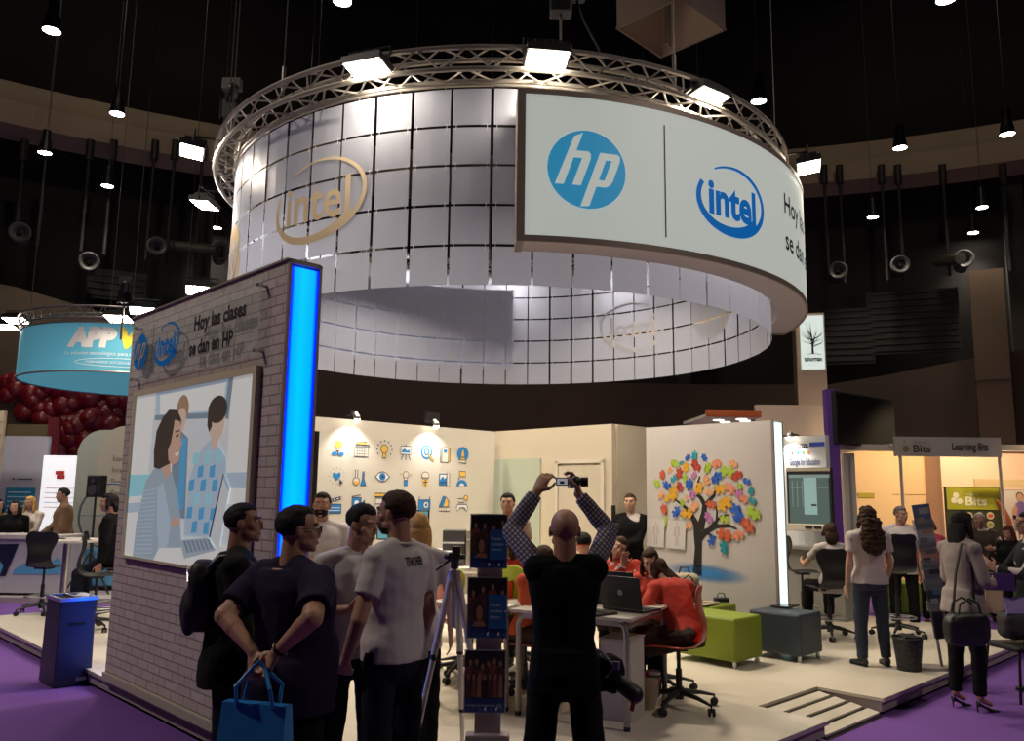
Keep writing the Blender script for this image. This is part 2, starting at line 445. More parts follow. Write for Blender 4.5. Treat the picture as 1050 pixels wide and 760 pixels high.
# laptop and desk
pf([(.30, .93), (1, .86), (1, 1), (.26, 1)], 1)
pf([(.72, .83), (.80, .50), (.86, .585), (.80, .90)], 0); pf([(.80, .50), (.86, .585), (.855, .60), (.795, .52)], 11); pf([(.715, .83), (.80, .50), (.806, .51), (.724, .84)], 9)
pf([(.47, .87), (.70, .84), (.78, .90), (.52, .965)], 11)
for i in range(7): pf([(.50 + i * .033, .872 - i * .004), (.522 + i * .033, .869 - i * .004), (.56 + i * .033, .93 - i * .006), (.54 + i * .033, .933 - i * .006)], 12)
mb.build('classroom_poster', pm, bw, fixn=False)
mb = MB()
for x0, x1, z0, z1 in ((PX0 - .045, PX0, PZ0 - .02, PZ1 + .05), (PX1, PX1 + .05, PZ0 - .02, PZ1 + .05), (PX0, PX1, PZ1, PZ1 + .05), (PX0, PX1, PZ0 - .02, PZ0)):
    mb.box(((x0 + x1) / 2, -.02, (z0 + z1) / 2), (x1 - x0, .045, z1 - z0))
mb.build('poster_frame', mat('frame_champagne', (.62, .54, .38), .5), bw)
# acrylic sign on stand-offs
ga = thing('acrylic_sign', 'clear acrylic sign with blue logos and dark lettering above the classroom poster', 'sign', bw.matrix_basis @ V((1.38, -.06, 2.79)), rad(-45))
gm = mat('clear_acrylic', (.75, .85, .75), .02, alpha=.16)
mb = MB(); mb.box((0, 0, 0), (2.36, .012, .54)); mb.build('acrylic_sheet', gm, ga)
for x in (-1.13, 1.13):
    for z in (-.23, .23): mb = MB(); mb.cyl((x, -.012, z), (x, .06, z), .013, mi=0); mb.build('standoff', M_chrome, ga)
SLm = [M_blue, mat('logo_pale', (.45, .45, .42), .4), M_dark]
mb = MB(); logo_hp(mb, -.97, .0, .155, 0, 1, -.008); mb.build('round_logo', SLm, ga, fixn=False)
mb = MB(); logo_intel(mb, -.40, .0, .255, .175, 0, -.008, tilt=10); mb.build('oval_logo', SLm, ga, fixn=False)
mb = MB(); add_text(mb, 'Hoy las clases', .12, .04, .155, y=-.008, mi=2, fit=.86, offset=.006); mb.build('slogan_line', SLm, ga, fixn=False); mb = MB(); add_text(mb, 'se dan en HP', .06, -.15, .155, y=-.008, mi=2, fit=.74, offset=.006)
mb.build('slogan_line', SLm, ga, fixn=False)
mb = MB(); mb.box((-.70, -.007, 0), (.004, .002, .42), mi=2); mb.build('divider_line', SLm, ga)

# ------------------------------------------------------------------ round hanging canopy
RC = V((-.31, 10.47, 0)); RR = 3.35; ZB, ZT = 3.57, 5.45
def RP(ang, r, z): return V((RC.x + r * math.cos(rad(ang)), RC.y + r * math.sin(rad(ang)), z))
drum = thing('hanging_tile_canopy', 'huge round hanging canopy curtain of square white tiles', 'canopy', (RC.x, RC.y, 0))
def tile_mat():
    m = bpy.data.materials.new('translucent_tile'); m.use_nodes = True; nt = m.node_tree; b = nt.nodes['Principled BSDF']; out = nt.nodes['Material Output']
    b.inputs['Base Color'].default_value = (.47, .49, .57, 1); b.inputs['Roughness'].default_value = .38
    t = nt.nodes.new('ShaderNodeBsdfTranslucent'); t.inputs['Color'].default_value = (.47, .52, .72, 1)
    mx = nt.nodes.new('ShaderNodeMixShader'); mx.inputs[0].default_value = .42
    nt.links.new(b.outputs[0], mx.inputs[1]); nt.links.new(t.outputs[0], mx.inputs[2]); nt.links.new(mx.outputs[0], out.inputs['Surface'])
    return m
TM = tile_mat(); NC, NR = 56, 5
gap = .023; th = .004
random.seed(3)
da = 360 / NC
gv = [random.choice((.012, .017, .022, .029)) for _ in range(NC)]
for c in range(NC):
    mb = MB()
    for r in range(NR):
        z1 = ZT - r * (ZT - ZB) / NR - gap * .3; z0 = ZT - (r + 1) * (ZT - ZB) / NR + gap * .7
        a0 = c * da + gv[c] / 2 / RR * 57.3; a1 = (c + 1) * da - gv[(c + 1) % NC] / 2 / RR * 57.3
        w = [random.uniform(-.006, .006) for _ in range(2)]
        P = []
        for (a, dr) in ((a0, w[0]), ((a0 + a1) / 2, (w[0] + w[1]) / 2 + .001), (a1, w[1])):
            P.append((a, dr))
        for k in range(2):
            (A, d1), (B, d2) = P[k], P[k + 1]
            q = [RP(A, RR + d1, z0), RP(B, RR + d2, z0), RP(B, RR + d2, z1), RP(A, RR + d1, z1)]
            mb.face([p - V((RC.x, RC.y, 0)) for p in q])
    # clips joining the tiles
    for r in range(1, NR):
        z = ZT - r * (ZT - ZB) / NR
        for f in (.12, .88):
            a = (c + f) * da; p = RP(a, RR, z) - V((RC.x, RC.y, 0)); mb.box(p, (.006, .004, .07), rz=rad(a + 90), mi=1)
    bmesh.ops.remove_doubles(mb.bm, verts=mb.bm.verts, dist=1e-5)
    o = mb.build('tile_column', [TM, mat('tile_clip', (.75, .75, .75), .4)], drum)
mb = MB(); mb.tube([RP(a, RR, ZT + .03) - V((RC.x, RC.y, 0)) for a in range(0, 360, 5)], .016, 8, closed=True); mb.build('hanging_rail', M_alu, drum)
M_gold = mat('gold_print', (.66, .51, .32), .5)
for ang, kind, z in ((-120.5, 'i', 4.52), (-153, 'h', 4.25), (52, 'i', 4.45), (24, 'h', 4.5)):
    mb = MB()
    if kind == 'i': logo_intel(mb, 0, 0, .60, .41, 0, -.012, tilt=10, thin=.7)
    else: logo_hp(mb, 0, 0, .46, 0, 1, -.010)
    slice_x(mb, .08); bend(mb, (0, 0), RR, rad(ang), z)
    o = mb.build('gold_logo_print', [M_gold, mat('print_pale', (.6, .58, .6), .5)], drum, fixn=False)

# truss ring
truss = thing('truss_ring', 'round aluminium lattice truss carrying the white tile canopy', 'truss', (RC.x, RC.y, 0))
O = V((RC.x, RC.y, 0))
TR = [(RR + .01, ZT + .06), (RR + .24, ZT + .06), (RR + .24, ZT + .27), (RR + .01, ZT + .27)]
for r, z in TR:
    mb = MB(); mb.tube([RP(a, r, z) - O for a in range(0, 360, 4)], .025, 8, closed=True); mb.build('chord', M_alu, truss, smooth=40)
for seg in range(8):
    mb = MB()
    for k in range(seg * 6, seg * 6 + 6):
        a0, a1, am = k * 7.5, k * 7.5 + 7.5, k * 7.5 + 3.75
        for i in range(4):
            (r0, z0), (r1, z1) = TR[i], TR[(i + 1) % 4]
            mb.cyl(RP(a0, r0, z0) - O, RP(am, r1, z1) - O, .010, n=6); mb.cyl(RP(am, r1, z1) - O, RP(a1, r0, z0) - O, .010, n=6)
        mb.cyl(RP(a0, RR + .01, ZT + .06) - O, RP(a0, RR, ZT + .0) - O, .006, n=5)
    mb.build('lattice_section', M_alu, truss)
# steel wires up into the roof
for a in (-150, -128, -60, -20, 30, 95, 150, 200):
    mb = MB(); p = RP(a, RR + .12, ZT + .28); mb.cyl(p, p + V((0, 0, 9.4)), .006, n=5)
    mb.cyl(p - V((0, 0, .05)), p + V((0, 0, .25)), .02, n=8)
    tag(mb.build('suspension_cable', mat('steel_cable', (.16, .15, .14), .5, .6)), 'thin steel suspension cable rising from the round truss into the dark roof', 'cable', 'cables holding the round truss')

# curved lightbox sign outside the canopy
sg = thing('curved_lightbox_sign', 'curved white sign box with blue logos on the right side of the canopy', 'sign', (RC.x, RC.y, 0))
SR0, SR1, SZ0, SZ1 = RR + .07, RR + .40, 3.88, 5.24
SA0, SA1 = -86.2, 4.
def arc_box(mb, r0, r1, z0, z1, a0, a1, n=48, mi=None):
    rs = []
    for i in range(n + 1):
        a = a0 + (a1 - a0) * i / n
        rs.append([RP(a, r0, z0) - O, RP(a, r1, z0) - O, RP(a, r1, z1) - O, RP(a, r0, z1) - O])
    mb.rings(rs, mi=mi)
mb = MB(); arc_box(mb, SR0, SR1 - .012, SZ0, SZ1, SA0, SA1); mb.build('sign_box', mat('sign_case', (.50, .44, .41), .5), sg, smooth=30)
mb = MB(); arc_box(mb, SR1 - .011, SR1, SZ0 + .05, SZ1 - .04, SA0 + .9, SA1 - .6); mb.build('sign_face', mat('sign_face_white', (.70, .74, .70), .5, emit=(.86, .95, .86), es=.34), sg, smooth=30)
mb = MB(); fr = mat('sign_frame', (.30, .24, .20), .5, .3)
arc_box(mb, SR1 - .012, SR1 + .006, SZ0 - .01, SZ0 + .045, SA0 - .1, SA1 + .1); arc_box(mb, SR1 - .012, SR1 + .006, SZ1 - .04, SZ1 + .01, SA0 - .1, SA1 + .1)
arc_box(mb, SR0, SR1 + .006, SZ0 - .01, SZ1 + .01, SA0 - .2, SA0 + .8, 3); arc_box(mb, SR0, SR1 + .006, SZ0 - .01, SZ1 + .01, SA1 - .6, SA1 + .2, 3)
mb.build('sign_frame', fr, sg, smooth=30)
zc = (SZ0 + SZ1) / 2
RS = SR1 + .002
def sx(ang): return RS * rad(ang)
SM_ = [mat('lit_cyan', (.04, .36, .62), .4, emit=(.04, .36, .66), es=.42), mat('logo_white', (.70, .74, .70), .5, emit=(.86, .95, .86), es=.36), mat('lit_blue', (.004, .17, .55), .4, emit=(.004, .17, .58), es=.40), M_dark]
def on_sign(name, fn):
    mb = MB(); fn(mb); slice_x(mb, .07); bend(mb, (0, 0), RS, rad(-77), zc); mb.build(name, SM_, sg, fixn=False)
on_sign('round_logo', lambda mb: logo_hp(mb, 0, 4.54 - zc, .355, 0, 1, -.004))
on_sign('oval_logo', lambda mb: logo_intel(mb, sx(-52.6 + 77), 4.50 - zc, .50, .345, 2, -.004, tilt=6))
on_sign('divider_line', lambda mb: mb.box((sx(-65.5 + 77), -.004, -.02), (.012, .003, 1.05), mi=3))
on_sign('slogan_line', lambda mb: add_text(mb, 'Hoy las clases', sx(-37.5 + 77), 4.66 - zc, .30, y=-.004, mi=3, offset=.004))
on_sign('slogan_line', lambda mb: (add_text(mb, 'se dan en HP', sx(-37.5 + 77), 4.27 - zc, .30, y=-.004, mi=3, offset=.004),))
# the same box on the far side, seen from behind through the tile gaps
sb = thing('curved_lightbox_sign', 'back of a curved blue-grey sign box behind the far left canopy tiles', 'sign', (RC.x, RC.y, 0))
mb = MB(); arc_box(mb, RR + .03, SR1, SZ0 + .02, SZ1, 88, 165); mb.build('sign_box', mat('sign_back_blue', (.46, .52, .72), .6), sb, smooth=30)

# floodlights hung outside the truss
fl0 = thing('floodlight', 'floodlight', 'floodlight', (0, 0, 0))
mb = MB(); mb.box((0, 0, 0), (.40, .28, .07)); mb.box((0, 0, .05), (.30, .20, .05))
for k in range(7): mb.box((-.12 + k * .04, 0, .085), (.008, .19, .03))
mb.build('housing', M_black, fl0, bevel=.006)
mb = MB(); mb.box((0, 0, -.037), (.36, .24, .006)); lens0 = mb.build('lens', M_lamp, fl0)
mb = MB(); mb.tube([(-.215, 0, 0), (-.215, 0, .16), (.215, 0, .16), (.215, 0, 0)], .009, 6); mb.build('bracket', M_black, fl0)
mb = MB(); mb.cyl((0, 0, .16), (0, .42, .20), .014); mb.build('support_arm', M_black, fl0)
FLL = ['floodlight at the top left curve of the round truss', 'floodlight above the left edge of the curved white sign', 'floodlight above the blue oval logo of the curved sign',
       'floodlight at the far right end of the curved sign', 'floodlight on the left side of the round truss, upper of two', 'floodlight on the left side of the round truss, lower of two']
fpos = []
for i, (px, py) in enumerate(((377, 67), (561, 57), (725, 97), (829, 169), (197, 153), (210, 208))):
    p = G(px, py, 5.62); d = V((p.x - RC.x, p.y - RC.y, 0)); ang = math.atan2(d.y, d.x)
    o = fl0 if i == 0 else copy_tree(fl0)
    o.location = p; o.rotation_euler = (0, 0, 0)
    o.rotation_mode = 'XYZ'
    # local +Y toward the ring, tilted to light the tiles
    o.rotation_euler = (rad(-6), 0, ang + PI / 2)
    o['label'] = 'black ' + FLL[i]; o['category'] = 'floodlight'; o['group'] = 'floodlights on the round truss'
    fpos.append((p, ang))
for a in (150, 118, 88, 55, 20):
    p = RP(a, RR + .62, 5.62)
    fpos.append((p, rad(a)))
    o = copy_tree(fl0); o.location = p; o.rotation_euler = (rad(28), 0, rad(a) + PI / 2); o['label'] = 'floodlight on the far side of the round truss, above the inner tiles'; o['category'] = 'floodlight'; o['group'] = 'floodlights on the far side of the truss'

# ------------------------------------------------------------------ stand walls
def wall_panel(name, label, cat, a, b, rz, L, H, th, m, cap=True, z=.14):
    t = thing(name, label, cat, AB(a, b, z), rad(rz))
    mb = MB(); mb.box((L / 2, th / 2, H / 2), (L, th, H)); mb.build('panel', m, t)
    return t
wm = mat('white_wall', (.66, .62, .55), .6, noise_amt=.02, noise_scale=3)
iw = wall_panel('icon_wall', 'white stand wall printed with rows of blue and yellow icons', 'wall', 1.2, 5.80, 45, 4.25, 2.50, .08, wm)
bg = wall_panel('storage_wall', 'blank cream stand wall with a pale door between icon and tree walls', 'wall', 5.62, 6.0, -45, 2.22, 2.52, .08, mat('cream_stand_wall', (.66, .58, .45), .65))
mb = MB(); mb.box((2.24 - .04, 1.4, 1.26), (.08, 2.6, 2.52)); mb.build('return_panel', mat('cream_stand_wall'), bg)
# door, frames, frosted panel on the storage wall
mb = MB(); mb.box((1.68, -.012, 1.0), (.74, .02, 2.0)); dr = mb.build('door', mat('door_cream', (.62, .55, .44), .5), bg, bevel=.004)
mb = MB()
for x, z, sx_, sz_ in ((1.28, 1.02, .05, 2.08), (2.08, 1.02, .05, 2.08), (1.68, 2.05, .85, .05)): mb.box((x, -.018, z), (sx_, .03, sz_))
mb.build('door_frame', mat('door_trim', (.70, .64, .54), .5), bg)
mb = MB(); mb.box((.48, -.01, 1.06), (.96, .015, 2.10)); mb.build('frosted_panel', mat('green_frost', (.50, .56, .46), .25), bg)
mb = MB(); mb.cyl((1.38, -.022, 1.0), (1.38, -.07, 1.0), .012); mb.cyl((1.38, -.065, 1.0), (1.49, -.065, 1.0), .009); mb.build('door_handle', M_chrome, dr)
# icons: 7 columns x 3 rows
def wx(px, py, b=5.80):           # pixel on the icon wall -> wall x, z
    r = ray(px, py); t = (b / R2 + C0.y - C0.x) / (r.y - r.x); p = V((r.x * t, r.y * t, CZ + r.z * t)); a = ((p.x - C0.x) + (p.y - C0.y)) * R2
    return a - 1.2, p.z - .14
im = [mat('icon_dark', (.04, .05, .10), .5), mat('icon_blue', (.02, .22, .58), .5), mat('icon_yellow', (.80, .50, .08), .5), mat('icon_cream', (.75, .70, .60), .5), M_printw]
def icon(kind, px, py, pw):
    x0, z0 = wx(px, py); xr, _ = wx(px + pw / 2, py); xl, _ = wx(px - pw / 2, py); s = (xr - xl) / 2
    mb = MB(); L = [0]
    def f(pts, mi): L[0] += 1; flat(mb, [(x0 + x * s, z0 + z * s) for x, z in pts], -.003 - L[0] * .0004, None, mi)
    def e(cx, cz, r, mi, rz=None): f(ellipse(cx, cz, r, rz or r, 20), mi)
    def ln(pts, mi=0, w=.11, closed=False): L[0] += 1; stroke(mb, [(x0 + x * s, z0 + z * s) for x, z in pts], w * s, -.003 - L[0] * .0004, None, mi, closed)
    def bx(a, b, c, d, mi, ol=True):
        f([(a, b), (c, b), (c, d), (a, d)], mi)
        if ol: ln([(a, b), (c, b), (c, d), (a, d)], 0, .1, True)
    if kind == 'plant': e(0, .45, .52, 0); e(0, .45, .43, 2); bx(-.2, -.25, .2, .0, 3); ln([(0, -.3), (0, -.9)]); e(-.45, -.6, .36, 1, .22); e(.45, -.6, .36, 1, .22)
    elif kind == 'keyboard': bx(-.75, .55, .6, .85, 2); f([(.6, .55), (.95, .7), (.6, .85)], 3); bx(-.95, -.8, .8, .25, 3); [ln([(-.8, z), (.65, z)], 0, .05) for z in (-.5, -.2, .02)]; [ln([(x, -.75), (x, .2)], 0, .05) for x in (-.6, -.3, 0, .3)]; ln([(.8, .3), (.95, .4), (.9, .5), (-.9, .5)])
    elif kind == 'bulb': e(0, .15, .5, 0); e(0, .15, .42, 2); bx(-.22, -.8, .22, -.3, 2); [e(1.0 * math.cos(rad(t)), .1 + .95 * math.sin(rad(t)), .09, 0) for t in range(-30, 211, 30)]
    elif kind == 'easel': bx(-.75, -.3, .75, .7, 4); f([(-.6, -.1), (.6, -.1), (.6, .35), (.2, .15), (-.2, .4), (-.6, .2)], 1); [ln([(a, -.35), (b, -1)]) for a, b in ((-.4, -.7), (0, 0), (.4, .7))]; ln([(0, .7), (0, .95)])
    elif kind == 'target': e(-.1, .1, .85, 1); e(-.1, .1, .62, 4); e(-.1, .1, .45, 1); e(-.1, .1, .22, 4); ln([(.1, -.1), (.95, -.95)], 0, .34); ln([(.15, -.15), (.9, -.9)], 2, .2)
    elif kind == 'book': bx(-.8, -1, .5, .85, 3); bx(.5, -.9, .8, .8, 2); bx(-.3, .2, .25, .6, 1, False); ln([(-.6, -1), (-.6, .85)])
    elif kind == 'dome': e(0, .1, .95, 1, .9); f([(-.35, -.6), (.35, -.6), (.1, .55), (-.1, .55)], 2); bx(-.6, -1, .6, -.65, 3); ln([(-.35, -.3), (.35, -.3)])
    elif kind == 'heart': f([(0, -.45), (-.55, .1), (-.5, .45), (-.2, .5), (0, .3), (.2, .5), (.5, .45), (.55, .1)], 1); [e(1.0 * math.cos(rad(t)), .05 + .95 * math.sin(rad(t)), .05, 0) for t in range(0, 360, 30)]; f([(.3, -.2), (.9, -.7), (.6, -.75), (.5, -1)], 0)
    elif kind == 'flask': e(-.35, -.5, .48, 0); e(-.35, -.5, .40, 3); f(ellipse(-.35, -.5, .38, .38, 12, 180, 360), 2); bx(-.5, -.1, -.2, .7, 3); f([(.2, -.95), (.95, -.95), (.65, -.2), (.65, .5), (.45, .5), (.45, -.2)], 1); ln([(.2, -.95), (.95, -.95), (.65, -.2), (.65, .6), (.45, .6), (.45, -.2)], 0, .09, True)
    elif kind == 'eye': f([(-1, 0), (-.5, .45), (0, .6), (.5, .45), (1, 0), (.5, -.45), (0, -.6), (-.5, -.45)], 0); f([(-.85, 0), (-.45, .36), (0, .48), (.45, .36), (.85, 0), (.45, -.36), (0, -.48), (-.45, -.36)], 4); e(0, 0, .42, 1); e(0, 0, .16, 0)
    elif kind == 'hand': e(0, .35, .45, 0); e(0, .35, .37, 3); bx(-.3, -1, .3, -.3, 1, False); bx(-.22, -.3, .22, 0, 3); [ln([(a, .4), (b, .4)]) for a, b in ((-.95, -.65), (.65, .95))]; e(-.8, .4, .12, 2); e(.8, .4, .12, 2)
    elif kind == 'balloon': f([(-.55, .1), (.55, .1), (.25, -.9), (-.25, -.9)], 2); e(0, .35, .6, 0, .5); e(0, .35, .52, 3, .42); ln([(-.5, .1), (.5, .1)]); ln([(-.35, -.4), (.35, -.4)]); ln([(0, .1), (0, -.9)])
    elif kind == 'chart': bx(-.85, -.75, .4, .65, 1); bx(.4, -.9, .85, .8, 3); f([(-.7, -.1), (-.3, .4), (0, 0), (.3, .3), (.3, .55), (-.7, .55)], 4); ln([(-.7, -.4), (.3, -.4)])
    elif kind == 'sunrise': bx(-.4, .25, .6, .9, 2); f(ellipse(0, -.9, .9, .75, 16, 0, 180), 1); f(ellipse(0, -.9, .4, .35, 12, 0, 180), 4); ln([(-.6, .1), (-.4, -.1)])
    elif kind == 'clapper': bx(-1, -.9, .9, .1, 1); f([(-1, .3), (.9, .7), (.9, .95), (-1, .55)], 4); ln([(-1, .3), (.9, .7), (.9, .95), (-1, .55)], 0, .1, True); [f([(x, .3 + (x + 1) * .21), (x + .2, .34 + (x + 1) * .21), (x + .1, .62 + (x + 1) * .21), (x - .1, .58 + (x + 1) * .21)], 0) for x in (-.8, -.35, .1, .55)]; [ln([(-.8, z), (.7, z)], 4, .07) for z in (-.3, -.6)]
    elif kind == 'video': bx(-.8, -.5, .4, .6, 1); f([(.4, 0), (.9, .4), (.9, -.4)], 0); e(-.2, 0, .3, 4); ln([(-.9, .7), (.3, .9)])
    elif kind == 'pencilbox': bx(-.9, .6, .8, .95, 2); bx(-.8, -.8, .8, .4, 3); ln([(-.8, -.2), (.8, -.2)])
    elif kind == 'camera': bx(-.9, -.7, .9, .5, 1); ln([(-.8, .5), (-.8, .9)]); ln([(.8, .5), (.8, .9)]); e(.25, -.1, .45, 0); e(.25, -.1, .37, 4); e(.25, -.1, .2, 1)
    elif kind == 'swatch': bx(-.9, -.95, .9, -.45, 3); f([(-.9, -.4), (-.2, .95), (.3, .75), (-.2, -.4)], 1); f([(-.2, -.4), (.25, .75), (.75, .3), (.4, -.4)], 2); ln([(-.9, -.4), (-.2, .95), (.3, .75), (.75, .3), (.6, -.4)], 0, .1, True); [ln([(x, -.9), (x, -.5)], 0, .06) for x in (-.5, -.1, .3)]
    elif kind == 'game': e(.55, .7, .35, 0); e(.55, .7, .27, 2); ln([(-.8, .6), (.1, .6), (.2, .1), (-.7, .2)], 0, .1); f([(-.8, -.1), (.6, -.1), (.9, -.5), (.7, -.95), (.3, -.5), (-.4, -.5), (-.8, -.95), (-1, -.5)], 4); ln([(-.8, -.1), (.6, -.1), (.9, -.5), (.7, -.95), (.3, -.5), (-.4, -.5), (-.8, -.95), (-1, -.5)], 0, .1, True)
    mb.build('icon', im, iw, fixn=False)
cx_ = [(346.5, 371, 394, 416, 438, 456.5, 474.5), (345, 368, 392, 416, 436, 455.5, 473.5), (343, 367, 391, 413, 435, 455.5, 474)]
cy_ = [(460, 461, 462, 463.5, 464.5, 466, 466.5), (489, 489, 489, 490, 491, 491.5, 491), (518, 516, 515, 516, 517, 516.5, 516.5)]
kd = [('plant', 'keyboard', 'bulb', 'easel', 'target', 'book', 'dome'), ('heart', 'flask', 'eye', 'hand', 'balloon', 'chart', 'sunrise'), ('clapper', 'video', 'pencilbox', 'easel', 'camera', 'swatch', 'game')]
for r in range(3):
    for c in range(7): icon(kd[r][c], cx_[r][c], cy_[r][c], (15.5 if c < 3 else 13.5 if c < 5 else 12.5))
# dark screen edge and small wall lamps over the icons
for k, px in enumerate((359, 440)):
    x, z = wx(px, 431 + k * 7); p = iw.matrix_basis @ V((x, -.10, 2.53))
    t = thing('wall_spotlight', 'small black spotlight clipped above the icons, ' + ('left of the two' if k == 0 else 'right of the two'), 'spotlight', p, rad(45), 'spotlights above the icon wall')
    mb = MB(); mb.box((0, .09, .03), (.05, .16, .02)); mb.box((0, .05, .09 if k else .05), (.22 if k else .10, .06, .12 if k else .04)); mb.build('clamp', M_black, t)
    mb = MB(); mb.capsule((-.0, -.02, .02), (0, -.05, -.01), .04, .045); mb.build('lamp_head', M_chrome, t, smooth=60)
    mb = MB(); mb.cyl((0, -.05, -.045), (0, -.055, -.052), .038); mb.build('bulb', M_lamp, t)

# ------------------------------------------------------------------ tree mural wall
tz = .14
tw = wall_panel('tree_mural_wall', 'pale freestanding wall printed with a tree of coloured puzzle pieces', 'wall', 5.78, 3.36, -45, 1.72, 2.46, .20, mat('mural_wall', (.60, .57, .56), .6, noise_amt=.015, noise_scale=2))
mb = MB(); mb.box((1.72 + .012, .10, 1.23), (.022, .17, 2.42)); mb.build('white_light_panel', mat('white_light', (.8, .9, .86), .3, emit=(.76, 1., .92), es=1.15), tw)
mb = MB(); mb.box((1.73, .0, 1.23), (.03, .022, 2.46)); mb.box((1.73, .20, 1.23), (.03, .022, 2.46)); mb.build('light_frame', mat('frame_mauve'), tw)
TWp = AB(5.78, 3.36); 
def tx(px, py):                   # pixel on mural wall plane -> local x, z
    r = ray(px, py); n = V((R2, R2, 0)); t = (n.dot(TWp)) / (n.dot(V((r.x, r.y, 0)))); p = V((r.x * t, r.y * t, CZ + r.z * t))
    b = (-(p.x - C0.x) + (p.y - C0.y)) * R2
    return 3.36 - b, p.z - .14
def Z(zx, zy): return tx(640 + zx / 3.8, 420 + zy / 3.8)
mb = MB()
cols = [(.02, .12, .55), (.02, .33, .42), (.42, .60, .06), (.62, .12, .05), (.80, .42, .03), (.85, .42, .20), (.55, .18, .50), (.50, .06, .04), (.80, .30, .18)]
PM = [mat('puzzle_%s' % n, c, .5) for n, c in zip(('blue', 'teal', 'green', 'red', 'amber', 'peach', 'violet', 'brick', 'coral'), cols)]
MT = mat('tree_black', (.012, .010, .012), .5)
def spray_mat():
    m = mat('blue_spray', (.05, .28, .70), .6); nt = m.node_tree; b = nt.nodes['Principled BSDF']
    uv = nt.nodes.new('ShaderNodeAttribute'); uv.attribute_name = 'fade'; nt.links.new(uv.outputs['Fac'], b.inputs['Alpha'])
    return m
lay_ = [0]
def tp(pts, mi): lay_[0] += 1; flat(mb, pts, -.002 - lay_[0] * .0002, None, mi)
def ts(zp, w, mi=9):
    P = [Z(*p) for p in zp]; lay_[0] += 1; stroke(mb, P, [q / 3.8 / 845 * 10.2 * 1.4 for q in w], -.002 - lay_[0] * .0002, None, mi)
ts([(285, 645), (287, 600), (290, 540), (288, 490), (284, 450)], [29, 25, 22, 26, 22])
ts([(296, 470), (305, 430), (312, 400), (314, 370)], [24, 20, 17, 14])
ts([(286, 465), (278, 440), (262, 410), (240, 380)], [22, 18, 14, 8]); ts([(240, 382), (215, 362), (195, 348)], [8, 6, 3])
ts([(314, 372), (300, 345), (288, 335)], [14, 12, 8]); ts([(314, 380), (330, 355), (352, 335), (356, 300)], [13, 10, 8, 5]); ts([(288, 340), (286, 290), (296, 260)], [9, 6, 3])
ts([(296, 500), (320, 475), (360, 455), (410, 453), (440, 465)], [20, 15, 11, 8, 4]); ts([(330, 468), (355, 440), (380, 415), (412, 410)], [10, 8, 6, 3]); ts([(360, 450), (362, 400), (356, 360)], [7, 5, 3]); ts([(320, 480), (345, 492), (360, 500)], [7, 5, 3])
def puzzle(zx, zy, sz, ci, rot):
    cx, cz = Z(zx, zy); s = sz / 3.8 / 845 * 10.2 * .53; pts = []
    edges = [(1 if (ci + k + int(rot)) % 2 else -1) for k in range(4)]
    for k in range(4):
        for (t, o) in ((-1, 0), (-.28, 0), (-.20, .14), (-.34, .36), (-.18, .55), (.18, .55), (.34, .36), (.20, .14), (.28, 0)):
            x, z = t * .9, .9 + o * edges[k]
            a = -k * PI / 2; x, z = x * math.cos(a) - z * math.sin(a), x * math.sin(a) + z * math.cos(a)
            a = rad(rot); pts.append((cx + s * (x * math.cos(a) - z * math.sin(a)), cz + s * (x * math.sin(a) + z * math.cos(a))))
    # concave outline: triangulated as a core square with tabs keeps it clean
    lay_[0] += 1
    vs = [mb._v((x, -.002 - lay_[0] * .0002, z)) for x, z in pts]
    f = mb.bm.faces.new(vs); f.material_index = ci
    bmesh.ops.triangulate(mb.bm, faces=[f])
pz = [(248,187,20,0),(275,180,26,1),(313,187,22,0),(198,210,26,2),(225,208,16,1),(180,235,20,5),(240,225,28,4),(280,218,34,7),(326,228,30,2),(360,212,30,8),(428,212,26,5),(150,255,26,3),(195,270,24,1),(215,248,30,7),(128,288,26,2),(168,296,30,0),(237,266,22,2),(273,257,20,6),(255,292,32,0),(218,302,28,7),(293,306,34,4),(322,276,28,5),(362,266,36,0),(402,240,42,2),(440,258,32,7),(480,280,22,0),(452,300,20,2),(146,332,26,5),(192,326,38,4),(172,345,26,4),(268,333,24,6),(245,344,16,5),(330,322,24,5),(375,310,36,4),(415,308,36,8),(495,318,22,1),(454,335,30,6),(468,348,26,8),(228,362,20,2),(275,378,30,5),(340,370,30,3),(393,368,46,4),(503,356,22,1),(157,388,30,3),(205,398,32,0),(246,405,36,4),(330,420,28,6),(393,427,28,2),(441,402,46,0),(503,402,42,2),(252,450,28,5),(483,452,42,3),(392,487,44,3),(447,490,32,8),(342,510,28,0),(390,538,32,1)]
for k, (x, y, s, c) in enumerate(pz): puzzle(x, y, s, c, (k * 37) % 90 - 45)
tp([Z(157, 420), Z(170, 415), Z(166, 455), Z(158, 458)], 2)
# two paper sheets with body outlines
for q in (((92, 422), (160, 430), (158, 538), (90, 532)), ((172, 428), (244, 436), (240, 545), (168, 540))):
    tp([Z(*p) for p in q], 10)
    cx = (q[0][0] + q[1][0]) / 2 + 1; y0 = q[0][1] + 12
    for dx, a, b in ((0, 0, 12), (-5, 14, 50), (5, 14, 50), (-11, 18, 55), (11, 18, 55), (-4, 50, 92), (4, 50, 92)):
        ts([(cx + dx * .7, y0 + a), (cx + dx, y0 + b)], [1.6, 1.6], 11)
mb.build('puzzle_tree_print', PM + [MT, mat('paper_sheet', (.66, .64, .64), .7), mat('pencil_pink', (.45, .33, .33), .7)], tw, fixn=False)
